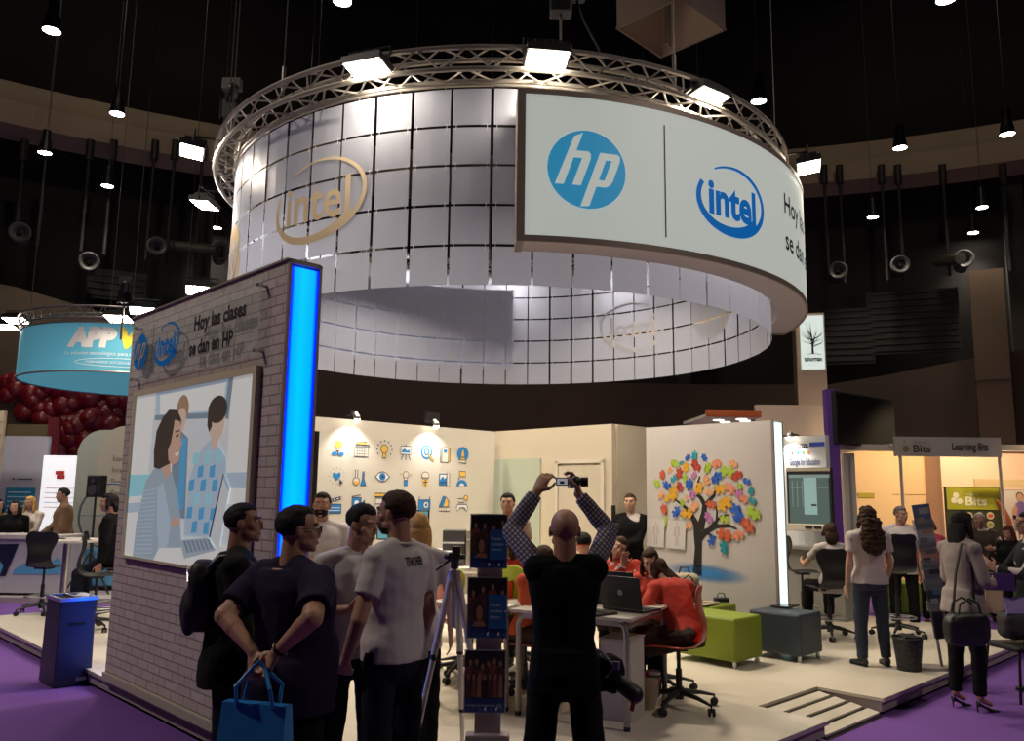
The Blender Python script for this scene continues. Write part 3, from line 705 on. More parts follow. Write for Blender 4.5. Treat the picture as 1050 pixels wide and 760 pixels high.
# airbrushed blue ground patch: a fan whose print fades to the edge
mb = MB(); n = 40; cx, cz = Z(322, 638); ex, _ = Z(478, 650); rx_, rz_ = (ex - cx) * 1.12, .115
vl = mb.bm.verts.layers.float.new('fade')
rings_ = []
for k in range(9):
    u = k / 8
    rings_.append([mb.bm.verts.new((cx + rx_ * u * math.cos(2 * PI * i / n), -.0022, cz + rz_ * u * math.sin(2 * PI * i / n) - rx_ * u * math.cos(2 * PI * i / n) * .04)) for i in range(n)] if k else [mb.bm.verts.new((cx, -.0022, cz))])
    for v in rings_[-1]: v[vl] = max(0., 1 - u * u) ** 1.3 * .95
for k in range(8):
    for i in range(n):
        if k == 0: mb.bm.faces.new((rings_[0][0], rings_[1][i], rings_[1][(i + 1) % n]))
        else: mb.bm.faces.new((rings_[k][i], rings_[k + 1][i], rings_[k + 1][(i + 1) % n], rings_[k][(i + 1) % n]))
mb.build('blue_ground_print', spray_mat(), tw, fixn=False)
# ------------------------------------------------------------------ the round hall
HC = V((1.90, -2.60, 0)); HR = 28.8
def HP(az, r, z): return V((HC.x + r * math.sin(rad(az)), HC.y + r * math.cos(rad(az)), z))
def hall_hit(px, py, R=HR):
    r = ray(px, py); A = r.x ** 2 + r.y ** 2; B = -2 * (r.x * HC.x + r.y * HC.y); C = HC.x ** 2 + HC.y ** 2 - R * R
    t = (-B + math.sqrt(B * B - 4 * A * C)) / (2 * A); return V((r.x * t, r.y * t, CZ + r.z * t))
def ring_wall(prof, n=120):
    mb = MB(); mb.rings([[HP(360 * i / n, r, z) for i in range(n)] for r, z in prof], cap=False); return mb
def concrete(name, col):
    return mat(name, col, .85, noise_amt=.28, noise_scale=.35, bump=.2)
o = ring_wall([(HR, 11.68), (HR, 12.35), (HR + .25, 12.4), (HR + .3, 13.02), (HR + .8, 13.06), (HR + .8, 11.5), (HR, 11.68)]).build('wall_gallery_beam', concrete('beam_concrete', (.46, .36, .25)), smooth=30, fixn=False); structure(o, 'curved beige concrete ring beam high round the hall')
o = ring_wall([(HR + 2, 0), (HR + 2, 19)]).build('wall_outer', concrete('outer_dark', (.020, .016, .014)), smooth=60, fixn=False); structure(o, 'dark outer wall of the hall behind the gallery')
mb = MB(); n = 120
def topz(az):
    x = HR * math.sin(rad(az)) + HC.x
    K = [(-30, 7.6), (-14, 7.1), (-11, 6.4), (-6, 5.7), (0, 5.3), (9.6, 5.15), (14, 5.95), (30, 7)]
    for (a, b), (c, d) in zip(K, K[1:]):
        if a <= x <= c: return b + (d - b) * (x - a) / (c - a)
    return 6.
mb.rings([[HP(360 * i / n, HR - .4, 0) for i in range(n)], [HP(360 * i / n, HR - .4, topz(360 * i / n)) for i in range(n)], [HP(360 * i / n, HR + .3, topz(360 * i / n)) for i in range(n)], [HP(360 * i / n, HR + .3, 0) for i in range(n)]], cap=False)
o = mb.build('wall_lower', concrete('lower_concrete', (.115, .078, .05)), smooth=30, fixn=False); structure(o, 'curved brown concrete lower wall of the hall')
mb = MB(); mb.rings([[HP(360 * i / n, HR + 3, 19) for i in range(n)]], cap=True); o = mb.build('ceiling', mat('ceiling_black', (.006, .006, .006), .95)); structure(o, 'black hall roof')
# gallery: dark columns, cabinets, pale column at the right
for k, (px, w) in enumerate(((205, .5), (345, .5), (600, .5), (700, .4), (1045, .55))):
    p = hall_hit(px, 300, HR + 1.2); mb = MB(); mb.box((p.x, p.y, 8.6), (w, w, 6.4), rz=-math.atan2(p.x - HC.x, p.y - HC.y))
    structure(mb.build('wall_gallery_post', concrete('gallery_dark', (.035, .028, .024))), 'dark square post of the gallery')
p = hall_hit(1015, 340, HR - .6); mb = MB(); mb.box((p.x, p.y, 4.1), (.85, .5, 8.3), rz=rad(-28)); mb.box((p.x, p.y, 5.1), (.88, .53, .03), rz=rad(-28)); structure(mb.build('wall_buttress', concrete('buttress', (.22, .15, .09))), 'tall beige concrete buttress on the right')
for k, (px, py) in enumerate(((20, 239), (91, 269), (161, 253), (226, 258), (859, 278), (923, 272), (988, 266))):
    p = hall_hit(px, py, HR - .5); d = V((HC.x - p.x, HC.y - p.y, -.4)).normalized()
    t = thing('air_duct_nozzle', 'round white rimmed air nozzle on the dark gallery, ' + ['far left one', 'second from the left', 'third from the left', 'nearest the round canopy on the left', 'nearest the canopy on the right', 'middle of the right three', 'far right one'][k], 'air nozzle', p, 0, 'air nozzles round the gallery')
    q = d.to_track_quat('Z', 'Y').to_matrix()
    def R_(v): return q @ V(v)
    mb = MB(); pr = [(.13, -.02), (.16, .10), (.24, .14), (.28, .10), (.27, .0), (.2, -.1), (.2, -.9)]
    mb.rings([[R_((r * math.cos(2 * PI * i / 24), r * math.sin(2 * PI * i / 24), z)) for i in range(24)] for r, z in pr]); mb.build('rim', mat('nozzle_white', (.09, .085, .078), .5), t, smooth=50)
    mb = MB(); mb.cyl(R_((0, 0, -.02)), R_((0, 0, .06)), .09, .05); mb.build('core', M_blackm, t)
for (ax, ay), (bx_, by_) in (((165, 251), (224, 257)), ((962, 268), (985, 265))):
    a = hall_hit(ax, ay, HR + .3); b = hall_hit(bx_, by_, HR - .9); mb = MB(); mb.cyl(a, b, .17, n=16); tag(mb.build('air_duct', mat('duct_metal', (.10, .09, .07), .5, .3), smooth=40), 'pale horizontal air duct running along the gallery ' + ('left of the canopy' if ax < 500 else 'at the right'), 'air duct')
random.seed(11)
for k, px in enumerate([20, 43, 88, 112, 155, 176, 205, 846, 862, 905, 922, 968, 1030]):
    z1 = hall_hit(px, 160 if px < 500 else 185).z + .4; p = hall_hit(px, 200, HR - .25); mb = MB(); mb.cyl((p.x, p.y, z1 - .4), (p.x, p.y, 8.3), .05, n=8); mb.cyl((p.x, p.y, z1), (p.x, p.y, z1 - .6), .11, n=8)
    tag(mb.build('gallery_pipe', mat('pipe_dark', (.022, .018, .015), .6)), 'dark vertical pipe hanging below the gallery beam', 'pipe', 'vertical pipes below the gallery beam')
# louvre cabinets in the recess
for px, py, w, h in ((120, 293, 1.6, .9), (936, 330, 2.6, 2.0), (868, 345, 1.6, 1.8)):
    p = hall_hit(px, py, HR + 1.); rz = -math.atan2(p.x - HC.x, p.y - HC.y); t = thing('louvre_grille', 'dim grey louvre grille in the gallery recess ' + ('on the left' if px < 500 else 'right of the canopy, wider one' if px > 900 else 'right of the canopy, narrower one'), 'grille', p, rz)
    mb = MB(); mb.box((0, 0, 0), (w, .1, h)); mb.build('casing', mat('grille_dark', (.03, .027, .024), .7), t)
    mb = MB(); [mb.box((0, -.07, -h / 2 + .12 + i * .2), (w * .95, .03, .05)) for i in range(int(h / .2))]; mb.build('louvres', mat('grille_grey', (.03, .027, .024), .6), t)
# lamps hanging from the roof
dl0 = None
dlist = [(53, 32), (120, 117), (46, 157), (110, 191), (222, 234), (351, 2), (778, 104), (923, 152), (1033, 138), (895, 223), (1007, 213), (998, 239), (970, 0)]
for k, (px, py) in enumerate(dlist):
    zz = 10.; p = G(px, py, zz)
    if dl0 is None:
        dl0 = thing('high_bay_lamp', '', 'lamp', p)
        mb = MB(); mb.lathe([(.02, .62), (.09, .6), (.10, .32), (.13, .26), (.16, .03), (.165, 0), (.155, 0), (.08, .12), (.0, .14)]); mb.build('reflector', M_black, dl0, smooth=40)
        mb = MB(); mb.cyl((0, 0, .02), (0, 0, .005), .15, n=20); mb.build('lens', M_lampw, dl0)
        mb = MB(); mb.cyl((0, 0, .62), (0, 0, 8.9), .008, n=5); mb.build('cable', mat('steel_cable'), dl0)
        o = dl0
    else: o = copy_tree(dl0)
    o.location = p
    where = ['near the top left corner', 'in front of the beam at the left', 'below the left end of the beam', 'lower down left of the round truss', 'beside the left edge of the canopy', 'at the top edge above the truss', 'just right of the truss top', 'in front of the beam right of the canopy', 'in front of the right end of the beam', 'below the beam right of the canopy', 'far right below the beam, upper of two', 'far right below the beam, lower of two', 'at the top right edge of the picture']
    o['label'] = 'round glowing high-bay lamp ' + where[k]; o['category'] = 'lamp'; o['group'] = 'high-bay lamps under the roof'
for k, (px, py, z0) in enumerate(((320, 60, 7.), (428, 20, 8), (137, 300, 5), (30, 330, 4.6), (195, 250, 6), (775, 60, 9), (660, 110, 8), (112, 330, 5))):
    p = D(px, py, 14 + k); mb = MB(); mb.cyl((p.x, p.y, z0), (p.x, p.y, 18.8), .008, n=5); mb.cyl((p.x, p.y, z0), (p.x, p.y, z0 + .25), .025, n=6)
    tag(mb.build('rigging_wire', mat('steel_cable')), 'thin rigging wire hanging from the dark roof', 'wire', 'rigging wires from the roof')
# open square box sign over the truss
bc = (G(633.6, 31, 8) + G(743, 30, 8)) / 2; bs = 1.03
t = thing('hanging_box_banner', 'open-bottomed beige square box banner hanging above the truss', 'banner', (bc.x, bc.y, 8.0), rad(46))
bm_ = mat('banner_beige', (.62, .50, .38), .7, noise_amt=.03)
for k in range(4):
    M = Matrix.Rotation(k * PI / 2, 4, 'Z'); mb = MB(); mb.box(M @ V((0, -bs / 2, .75)), (bs, .02, 1.5), rz=k * PI / 2); mb.build('fabric_side', bm_, t)
    mb = MB(); mb.box(M @ V((0, -bs / 2, .015)), (bs + .03, .03, .03), rz=k * PI / 2); mb.build('bottom_rail', mat('rail_cream', (.55, .47, .36), .5), t)
mb = MB()
for x in (-.05, .05): mb.cyl((x + .3, .25, 0), (x + .3, .25, 1.5), .02)
for i in range(6): mb.cyl((.25, .25, .1 + i * .22), (.35, .25, .3 + i * .22), .008)
mb.build('inner_truss', M_alu, t)
mb = MB(); Mf = Matrix.Rotation(-PI / 2, 4, 'Z'); mb.box(V((-bs / 2 - .012, -.06, .33)), (.006, .07, .11), mi=0); mb.box(V((-bs / 2 - .012, .08, .33)), (.006, .02, .06), mi=0); mb.box(V((-bs / 2 - .012, -.24, .42)), (.006, .16, .012), mi=0); mb.box(V((-bs / 2 - .012, -.20, .46)), (.006, .012, .09), mi=0); mb.build('printed_marks', M_dark, t)
mb = MB(); mb.cyl((0, 0, 1.5), (0, 0, 10.9), .01, n=5); mb.box((0, 0, 1.5), (bs * 1.4, .04, .04), rz=rad(45)); mb.build('suspension_wire', mat('steel_cable'), t)
# motor hoist and cables above the sign lamp
p = G(575, 8, 6.5); t = thing('chain_hoist', 'dark chain hoist hanging above the truss lamp', 'hoist', p)
mb = MB(); mb.box((0, 0, .1), (.22, .18, .35)); mb.cyl((.1, 0, .15), (.24, 0, .15), .09); mb.build('motor', M_black, t, bevel=.02)
mb = MB(); mb.cyl((0, 0, .2), (0, 0, 12.3), .012, n=6); mb.cyl((0, 0, 0), (0, 0, -.45), .012, n=6); mb.build('chain', M_alu, t)
mb = MB(); mb.tube([(.15, 0, .1), (.22, -.1, -.2), (.35, -.15, -.5), (.42, -.2, -.75), (.38, -.15, -.85)], .012, 6); mb.build('cable', M_black, t)
for k, (px, py, Y) in enumerate(((237, 105, 9.4), (128, 300, 15))):
    p = D(px, py, Y); t = thing('moving_spotlight', 'small dark stage spotlight ' + ('clamped at the left of the round truss' if k == 0 else 'standing on the turquoise ring truss'), 'spotlight', p)
    mb = MB(); mb.box((0, 0, -.1), (.16, .14, .2)); mb.capsule((0, -.02, 0), (.05, -.1, .12), .07, .08); mb.build('lamp_body', M_black, t, smooth=50)
    mb = MB(); mb.tube([(-.12, 0, -.2), (-.12, 0, .05), (.12, 0, .05), (.12, 0, -.2)], .012, 6); mb.build('yoke', M_black, t)
    mb = MB(); mb.box((0, 0, .23), (.22, .1, .14)); mb.cyl((0, 0, .1), (0, 0, .3), .015); mb.cyl((0,0,-.2), (0,0,-.9), .02); mb.build('clamp_box', mat('box_grey', (.10, .09, .08), .5), t)

# ------------------------------------------------------------------ turquoise ring of the stand on the left
AC = V((-8.9, 18.6, 0)); AR = 2.35; p1 = D(100, 381, 16.4); p2 = D(100, 332, 16.4); AZ0, AZ1 = p1.z, p2.z
t = thing('turquoise_ring_banner', 'round turquoise banner with white and yellow lettering hanging at the left', 'banner', AC)
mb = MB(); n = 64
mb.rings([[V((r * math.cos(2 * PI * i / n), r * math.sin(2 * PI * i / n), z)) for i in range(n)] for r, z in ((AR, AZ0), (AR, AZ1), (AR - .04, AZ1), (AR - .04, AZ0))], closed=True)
mb.build('banner_ring', mat('turquoise', (.06, .32, .45), .5, emit=(.11, .34, .44), es=.42), t, smooth=40)  # emission added to brighten the banner, which is no lamp
mb = MB(); mb.tube([V((AR * math.cos(2 * PI * i / n), AR * math.sin(2 * PI * i / n), AZ0 - .01)) for i in range(n)], .02, 6, closed=True); mb.tube([V((AR * math.cos(2 * PI * i / n), AR * math.sin(2 * PI * i / n), AZ1 + .01)) for i in range(n)], .02, 6, closed=True); mb.build('hem_tube', M_alu, t)
mb = MB()
H_ = AZ1 - AZ0
add_text(mb, 'APP', 0, 0, .50, y=-.01, mi=0, fit=.98, offset=.04, shear=.12); add_text(mb, 'VI', 1.0, 0, .50, y=-.01, mi=1, fit=.5, offset=.04, shear=.12)
add_text(mb, 'La solucion tecnologica para mejorar la', -.02, -.19, .11, y=-.01, mi=0, fit=1.7); add_text(mb, 'FORMAMOS SOCIEDADES CONECTADAS', .42, -.36, .07, y=-.01, mi=0, fit=1.5)
stroke(mb, ellipse(1.15, -.335, .95, .085, 30), .012, -.01, None, 0, True)
slice_x(mb, .12); bend(mb, (0, 0), AR, math.atan2(-1, -.02) - .12, AZ0 + H_ * .52); mb.build('banner_lettering', [M_printw, mat('yellow_print', (.85, .68, .02), .5)], t, fixn=False)
t2 = thing('ring_truss', 'small round truss above the turquoise banner', 'truss', AC)
for r, z in ((AR + .05, AZ1 + .10), (AR + .05, AZ1 + .33), (AR - .15, AZ1 + .22)):
    mb = MB(); mb.tube([V((r * math.cos(2 * PI * i / n), r * math.sin(2 * PI * i / n), z)) for i in range(n)], .024, 6, closed=True); mb.build('chord', M_alu, t2)
mb = MB()
for i in range(60):
    a, b = 2 * PI * i / 60, 2 * PI * (i + .5) / 60; c = 2 * PI * (i + 1) / 60; r = AR + .05
    mb.cyl((r * math.cos(a), r * math.sin(a), AZ1 + .1), (r * math.cos(b), r * math.sin(b), AZ1 + .33), .01, n=5); mb.cyl((r * math.cos(b), r * math.sin(b), AZ1 + .33), (r * math.cos(c), r * math.sin(c), AZ1 + .1), .01, n=5)
mb.build('lattice', M_alu, t2)
for k, (px, py, Y) in enumerate(((17, 327, 17.6), (122, 325, 15.8), (6, 334, 18.5), (147, 317, 15.2), (206, 296, 13.6))):
    o = copy_tree(fl0); o.location = D(px, py, Y); o.rotation_euler = (rad(-14), 0, rad(0 if k < 3 else 20)); o.scale = (1.25,) * 3
    o['label'] = ['black floodlight at the left end of the turquoise banner truss', 'floodlight over the yellow letters of the turquoise banner', 'floodlight cut by the left picture edge beside the turquoise banner', 'floodlight just above the far top corner of the brick wall', 'floodlight above the middle of the brick wall top'][k]; o['category'] = 'floodlight'
    o['group'] = 'floodlights of the left neighbour stand'

# red balloons
rb = mat('red_balloon', (.17, .005, .010), .35, noise_amt=.1); rb2 = mat('dark_red_balloon', (.15, .004, .008), .3)
bal0 = MB().ell((0, 0, 0), 1, 1, 1.12, nu=18, nv=12, fn=lambda d: 1 + (-.06 * max(0, -d.z)))
bal0.ell((0, 0, -1.12), .1, .1, .08, nu=8, nv=4); bo = bal0.build('balloon', rb, smooth=180)
random.seed(5); cnt = 0
spots = []
for k in range(400):
    u, v = random.random(), random.random(); px = 6 + u * 125; py = 388 + v * 78
    if px < 25 and (py < 392 or py > 406): continue
    if px < 40 and py > 425: continue
    if 25 < px < 60 and 405 < py < 413 and random.random() < .8: continue
    if px > 118 and py > 430: continue
    if px < 60 and py > 432: continue
    if all((px - a) ** 2 + (py - b) ** 2 > 34 for a, b in spots): spots.append((px, py))
spots = spots[:120]
for k, (px, py) in enumerate(spots):
    p = D(px, py, 20.85 + .006 * (px - 6) + random.uniform(-.12, .12)); o = bo if k == 0 else bo.copy()
    if k: COL.objects.link(o)
    s = random.uniform(.21, .29); o.scale = (s, s, s); o.location = p; o.rotation_euler = (random.uniform(-.8, .8), random.uniform(-.8, .8), 0)
    tag(o, 'dark red balloon in the big balloon cluster under the turquoise banner', 'balloon', 'red balloons of the cluster')
    if k % 3 == 0 and k:
        o.data = o.data if k > 3 else o.data
# red banner pole inside the cluster
# ------------------------------------------------------------------ left neighbour stand
def board(name, label, cat, px0, px1, ptop, Y, m, th=.08, zbot=0., rz=0.):
    a = D(px0, ptop, Y); b = D(px1, ptop, Y); w = (b - a).length; t = thing(name, label, cat, ((a.x + b.x) / 2, Y, zbot), rz)
    mb = MB(); mb.box((0, th / 2, (a.z - zbot) / 2), (w, th, a.z - zbot)); mb.build('board', m, t); return t, w, a.z - zbot
lgrey = mat('board_grey', (.40, .39, .44), .6); lw = mat('lit_white_board', (.8, .8, .8), .5, emit=(.93, .95, 1.), es=.62)
t, w, h = board('info_board', 'grey information board with a turquoise text block at the far left', 'board', 3, 51, 447, 16.5, lgrey)
mb = MB(); mb.box((.0, -.006, h - 1.28), (w * .62, .008, .50), mi=0); mb.box((-.0, -.006, h - 1.86), (w * .62, .008, .62), mi=1)
for i in range(5): mb.box((-.02, -.012, h - 1.12 - i * .09), (w * .48, .004, .022), mi=2)
mb.cyl((-.17, -.004, h - .86), (-.17, -.012, h - .86), .02, n=12, mi=3); mb.box((.06, -.006, h - .86), (.3, .006, .02), mi=3)
for i in range(10): mb.ell((-.22 + .05 * i, -.01, h - 1.66 + .05 * math.sin(i * 1.9)), .045, .01, .045, nu=10, nv=5, mi=4 if i % 3 else 5)
mb.build('board_print', [mat('teal_print', (.015, .20, .34), .5), mat('sky_print', (.22, .45, .60), .5), mat('pale_print', (.5, .65, .72), .5), M_dark, mat('drop_blue', (.03, .14, .45), .5), mat('drop_green', (.2, .45, .1), .5)], t)
t, w, h = board('lit_poster_board', 'glowing white poster board with a small red square emblem', 'poster', 45, 84, 467, 15.8, lw)
mb = MB()
for i in range(2):
    for j in range(3): mb.box((-.01 - .075 + .055 * j + .03 * (i), -.006, h - .33 - .08 * i), (.048, .006, .07), mi=0)
mb.box((0, -.004, h - .37), (.14, .004, .16), mi=3)
for i in range(5): mb.box((.0, -.006, h - .62 - i * .09), (w * .75, .004, .012), mi=1 if i % 2 else 2)
mb.build('poster_print', [mat('print_red', (.6, .03, .03), .5), mat('faint_grey', (.55, .55, .6), .5), mat('faint_red', (.7, .4, .4), .5), mat('faint_pink', (.75, .25, .25), .5)], t, fixn=False)
# rounded tall cream panels
cg = mat('sage_panel', (.36, .38, .32), .6); cb = mat('cream_panel', (.40, .37, .29), .6)
for k, (px0, px1, top, Y, m) in enumerate(((84, 118, 441, 15.2, cg), (106, 150, 437, 14.6, cb))):
    a = D(px0, top, Y); b = D(px1, top, Y); w = b.x - a.x; H = a.z; t = thing('rounded_panel', ('sage' if k == 0 else 'cream') + ' tall display panel with a rounded top corner beside the brick wall', 'panel', ((a.x + b.x) / 2, Y, 0))
    pts = [(-w / 2, 0), (w / 2, 0), (w / 2, H)] + [(-w / 2 + .45 + .45 * math.cos(rad(q)), H - .45 + .45 * math.sin(rad(q))) for q in range(90, 181, 10)]
    mb = MB(); mb.prism(pts, .08); mb.build('panel', m, t)
    if k:
        for i, s in enumerate(('Experiencia', 'Interactiva', 'Para', 'Todos')): mb = MB(); add_text(mb, s, -.12 + .0, H - .62 - i * .2, .13, y=-.086, fit=(.5, .55, .2, .3)[i]); mb.build('lettering_line', mat('lettering_grey', (.16, .15, .13), .5), t)
t, w, h = board('edge_panel', 'beige slatted panel cut by the left picture edge', 'panel', -30, 5, 421, 15.0, mat('edge_beige', (.42, .34, .24), .6))
mb = MB(); [mb.box((0, -.006, .3 + i * .24), (w * .98, .01, .012)) for i in range(12)]; mb.build('panel_grooves', mat('groove_brown', (.2, .14, .09), .7), t)
t, w, h = board('olive_partition', 'olive beige partition behind the grey information board', 'partition', 8, 56, 435, 20.5, mat('olive_wall', (.20, .15, .07), .7))
t, w, h = board('dark_red_banner', 'dark red upright banner under the balloons', 'banner', 50, 62, 428, 19.5, mat('red_banner', (.16, .01, .02), .6))
# reception counter with blue swooshes
cY = 13.2; a = D(-30, 548, cY); b = D(66, 548, cY)
t = thing('reception_counter', 'white reception counter with blue wave print at the far left', 'counter', ((a.x + b.x) / 2, cY, .0)); w = b.x - a.x; H = a.z
mb = MB(); mb.box((0, .3, H - .03), (w + .06, .66, .06)); mb.build('counter_top', mat('counter_grey', (.52, .48, .46), .4), t)
mb = MB(); mb.box((0, .32, (H - .06) / 2 + .06), (w, .6, H - .18)); mb.build('counter_body', mat('counter_white', (.46, .45, .50), .5), t)
mb = MB(); mb.box((0, .3, .03), (w + 2.4, 1.0, .1)); mb.build('counter_plinth', mat('plinth_grey', (.38, .33, .33), .5), t)
mb = MB()
def cxy(px, py): p = D(px, py, cY); return (p.x - (a.x + b.x) / 2, p.z)
flat(mb, [cxy(*q) for q in ((-30, 558), (19, 558), (5, 591), (-30, 591))], .012, None, 0)
flat(mb, [cxy(*q) for q in ((14, 584), (24, 578), (36, 576), (48, 580), (58, 572), (62, 575), (62, 589), (12, 589))], .012, None, 1)
flat(mb, [cxy(*q) for q in ((-2, 574), (3, 580), (0, 589), (-6, 589))], .010, None, 1)
mb.build('counter_print', [mat('print_navy', (.01, .015, .04), .4), mat('print_skyblue', (.10, .36, .60), .4)], t, fixn=False)
# loudspeaker on a pole
p = D(95, 547, 13.6); t = thing('loudspeaker_stand', 'black speaker stand carrying the black loudspeaker at the left', 'speaker stand', (p.x, p.y, 0)); hz = D(95, 510, 13.6).z
mb = MB(); mb.cyl((0, 0, .5), (0, 0, hz), .018); mb.cyl((0, 0, .4), (0, 0, hz * .62), .026); mb.build('pole', M_black, t)
for k in range(3):
    q = rad(90 + k * 120 + 20); mb = MB(); mb.cyl((0, 0, .75), (.42 * math.cos(q), .42 * math.sin(q), .01), .014); mb.cyl((0, 0, .42), (.21 * math.cos(q), .21 * math.sin(q), .38), .009); mb.build('leg', M_black, t)
t = thing('loudspeaker', 'black box loudspeaker on a pole in front of the sage panel', 'loudspeaker', (p.x, p.y, hz + .0), rad(-10))
mb = MB(); mb.prism([(-.12, 0), (.12, 0), (.12, .36), (-.12, .36)], .2, Matrix.Translation((0, .1, 0))); mb.build('cabinet', M_black, t, bevel=.02)
mb = MB(); mb.cyl((0, -.1, .12), (0, -.108, .12), .085, n=20); mb.cyl((0, -.1, .27), (0, -.108, .27), .035, n=16); mb.build('speaker_cone', mat('cone_grey', (.04, .04, .045), .5), t)
# wheel-like sculpture behind the speaker
p = D(112, 548, 14.2); t = thing('blue_exhibit', 'pale blue wheel-like exhibit partly behind the brick wall', 'exhibit', (p.x, p.y, .0))
mb = MB(); zc_ = 1.3; mb.tube([(.55 * math.cos(q * PI / 12), .0, zc_ + .55 * math.sin(q * PI / 12)) for q in range(24)], .02, 6, closed=True); [mb.cyl((0, 0, zc_), (.55 * math.cos(q), 0, zc_ + .55 * math.sin(q)), .01) for q in (0, 1.05, 2.1, 3.14, 4.2, 5.2)]; mb.cyl((-.2, 0, 0), (0, 0, zc_), .02); mb.cyl((.2, 0, 0), (0, 0, zc_), .02); mb.build('wheel', mat('exhibit_grey', (.10, .16, .20), .5), t)
mb = MB(); mb.box((.1, .1, .45), (.9, .4, .6)); mb.build('base', mat('exhibit_blue', (.12, .36, .60), .5), t)

# ------------------------------------------------------------------ right neighbour stands
ty = 17.5; a = D(818, 322, ty); b = D(844, 322, ty); w = b.x - a.x + .05
t = thing('sign_tower', 'tall beige tower with a lit white sign of a bare tree', 'tower', ((a.x + b.x) / 2 - .02, ty, 0), rad(-12))
H = a.z + .02
mb = MB(); mb.box((0, .3, H / 2), (w, .6, H)); mb.build('tower_body', mat('tower_brown', (.66, .53, .40), .7), t)
mb = MB(); mb.box((-w / 2 - .005, .3, H / 2), (.012, .58, H)); mb.build('tower_side', mat('tower_olive', (.14, .10, .03), .7), t)
sz = H - D(830, 376, ty).z; sw = w * .80
mb = MB(); mb.box((.03, -.015, H - .06 - sz / 2), (sw, .03, sz)); mb.build('lit_sign', mat('sign_lit', (.9, .95, .92), .4, emit=(.85, 1, .93), es=.62), t)
mb = MB(); M0 = Matrix.Translation((.03, 0, H - .06 - sz * .72))
stroke(mb, [(0, 0), (0, sz * .2), (-.01, sz * .35)], [.05, .035, .02], -.034, M0)
random.seed(2)
for k in range(22):
    a_ = random.uniform(-1.2, 1.2); l = random.uniform(.3, .48) * sz * (1 - .25 * abs(a_)); y0 = sz * random.uniform(.12, .3)
    stroke(mb, [(0, y0), (math.sin(a_) * l * .5, y0 + math.cos(a_) * l * .4), (math.sin(a_ * 1.2) * l * .62, y0 + math.cos(a_) * l * .8)], [.014, .01, .004], -.034, M0)
stroke(mb, [(-.12, 0), (0, .01), (.16, -.01)], .012, -.034, M0)
mb.build('tree_emblem', M_dark, t, fixn=False); mb = MB(); add_text(mb, 'tuhorman', -sw * .38, -sz * .13, .14, M=M0, y=-.034, fit=sw * .76, offset=.006); add_text(mb, '· · · · ·', -sw * .3, -sz * .22, .10, M=M0, y=-.034, fit=sw * .5)
mb.build('name_lettering', M_dark, t, fixn=False)
# pale fascia and orange canopy behind the mural wall
fm = mat('fascia_pink', (.80, .64, .50), .65)
fY = 15.; a = D(775, 415, fY); b = D(849, 411, fY); lo = D(810, 446, fY)
t = thing('pale_fascia', 'pale fascia board of the neighbouring stand above the small display wall', 'fascia', ((a.x + b.x) / 2, fY, 0))
mb = MB(); mb.box((0, .05, (a.z + lo.z) / 2), (b.x - a.x, .1, a.z - lo.z)); mb.build('fascia', fm, t); mb = MB(); mb.box((-(b.x - a.x) / 2 + .1, .3, lo.z / 2), (.15, .4, lo.z)); mb.box(((b.x - a.x) / 2 - .1, .3, lo.z / 2), (.15, .4, lo.z)); mb.build('post', fm, t)
p0, p1_ = D(724, 424, 13.6), D(781, 419, 13.6)
t = thing('orange_canopy', 'flat canopy with an orange front edge and round downlights behind the mural wall', 'canopy', ((p0.x + p1_.x) / 2, 13.6, p0.z), rad(3))
cw = p1_.x - p0.x
mb = MB(); mb.box((0, .03, -.0), (cw, .06, .10)); mb.build('orange_edge', mat('orange_edge', (.42, .09, .02), .5), t)
mb = MB(); mb.box((0, .8, -.03), (cw, 1.5, .05)); mb.build('soffit', mat('soffit_white', (.5, .46, .40), .6), t)
mb = MB(); [mb.cyl((x, y, -.06), (x, y, -.066), .09, n=16) for x, y in ((-.1, .55), (.22, .30), (.12, .9), (.38, .6))]; mb.build('downlight', mat('soft_downlight', (1, 1, 1), .3, emit=(1, .95, .85), es=4), t)
mb = MB(); mb.cyl((cw / 2 - .1, 1.4, -.03), (cw / 2 - .1, 1.4, -p0.z + .0), .05); mb.build('support_post', fm, t)
# small display wall with logos and touch screen, a = 8.4
dw = thing('display_wall', 'white narrow display wall with small logos above the touch screen', 'wall', AB(8.6, 2.06, .14), rad(-45))
def dwx(px, py, a=8.6):
    r = ray(px, py); P0 = AB(a, 0); n_ = V((R2, R2, 0)); t_ = n_.dot(P0) / n_.dot(V((r.x, r.y, 0))); p = V((r.x * t_, r.y * t_, CZ + r.z * t_)); return 2.06 - (-(p.x - C0.x) + (p.y - C0.y)) * R2, p.z - .14
x1, z1 = dwx(846, 446); x0, _ = dwx(797, 446)
mb = MB(); mb.box(((x0 + x1) / 2, .06, z1 / 2), (x1 - x0, .12, z1)); mb.build('panel', mat('display_white', (.62, .62, .62), .5), dw)
mb = MB()
q = dwx(812, 460); add_text(mb, 'avanza', q[0], q[1], .13, y=-.004, mi=0, fit=dwx(829, 460)[0] - q[0], offset=.004)
q = dwx(813, 466)
for i, c in enumerate((1, 2, 3, 4)): mb.box((q[0] + i * .08, -.004, q[1] + .02), (.03, .004, .05), mi=c)
q = dwx(831, 458); mb.box((q[0] + .10, -.004, q[1] + .03), (.22, .004, .06), mi=5)
q = dwx(810, 477); add_text(mb, 'Google for Education', q[0], q[1], .13, y=-.004, mi=6, fit=dwx(841, 477)[0] - q[0], offset=.004)
mb.build('wall_logos', [M_dark, mat('lg_red', (.5, .04, .03)), mat('lg_teal', (.0, .3, .3)), mat('lg_green', (.05, .35, .08)), mat('lg_orange', (.7, .2, .02)), mat('lg_navy', (.02, .05, .4)), mat('lg_slate', (.10, .12, .2))], dw, fixn=False)
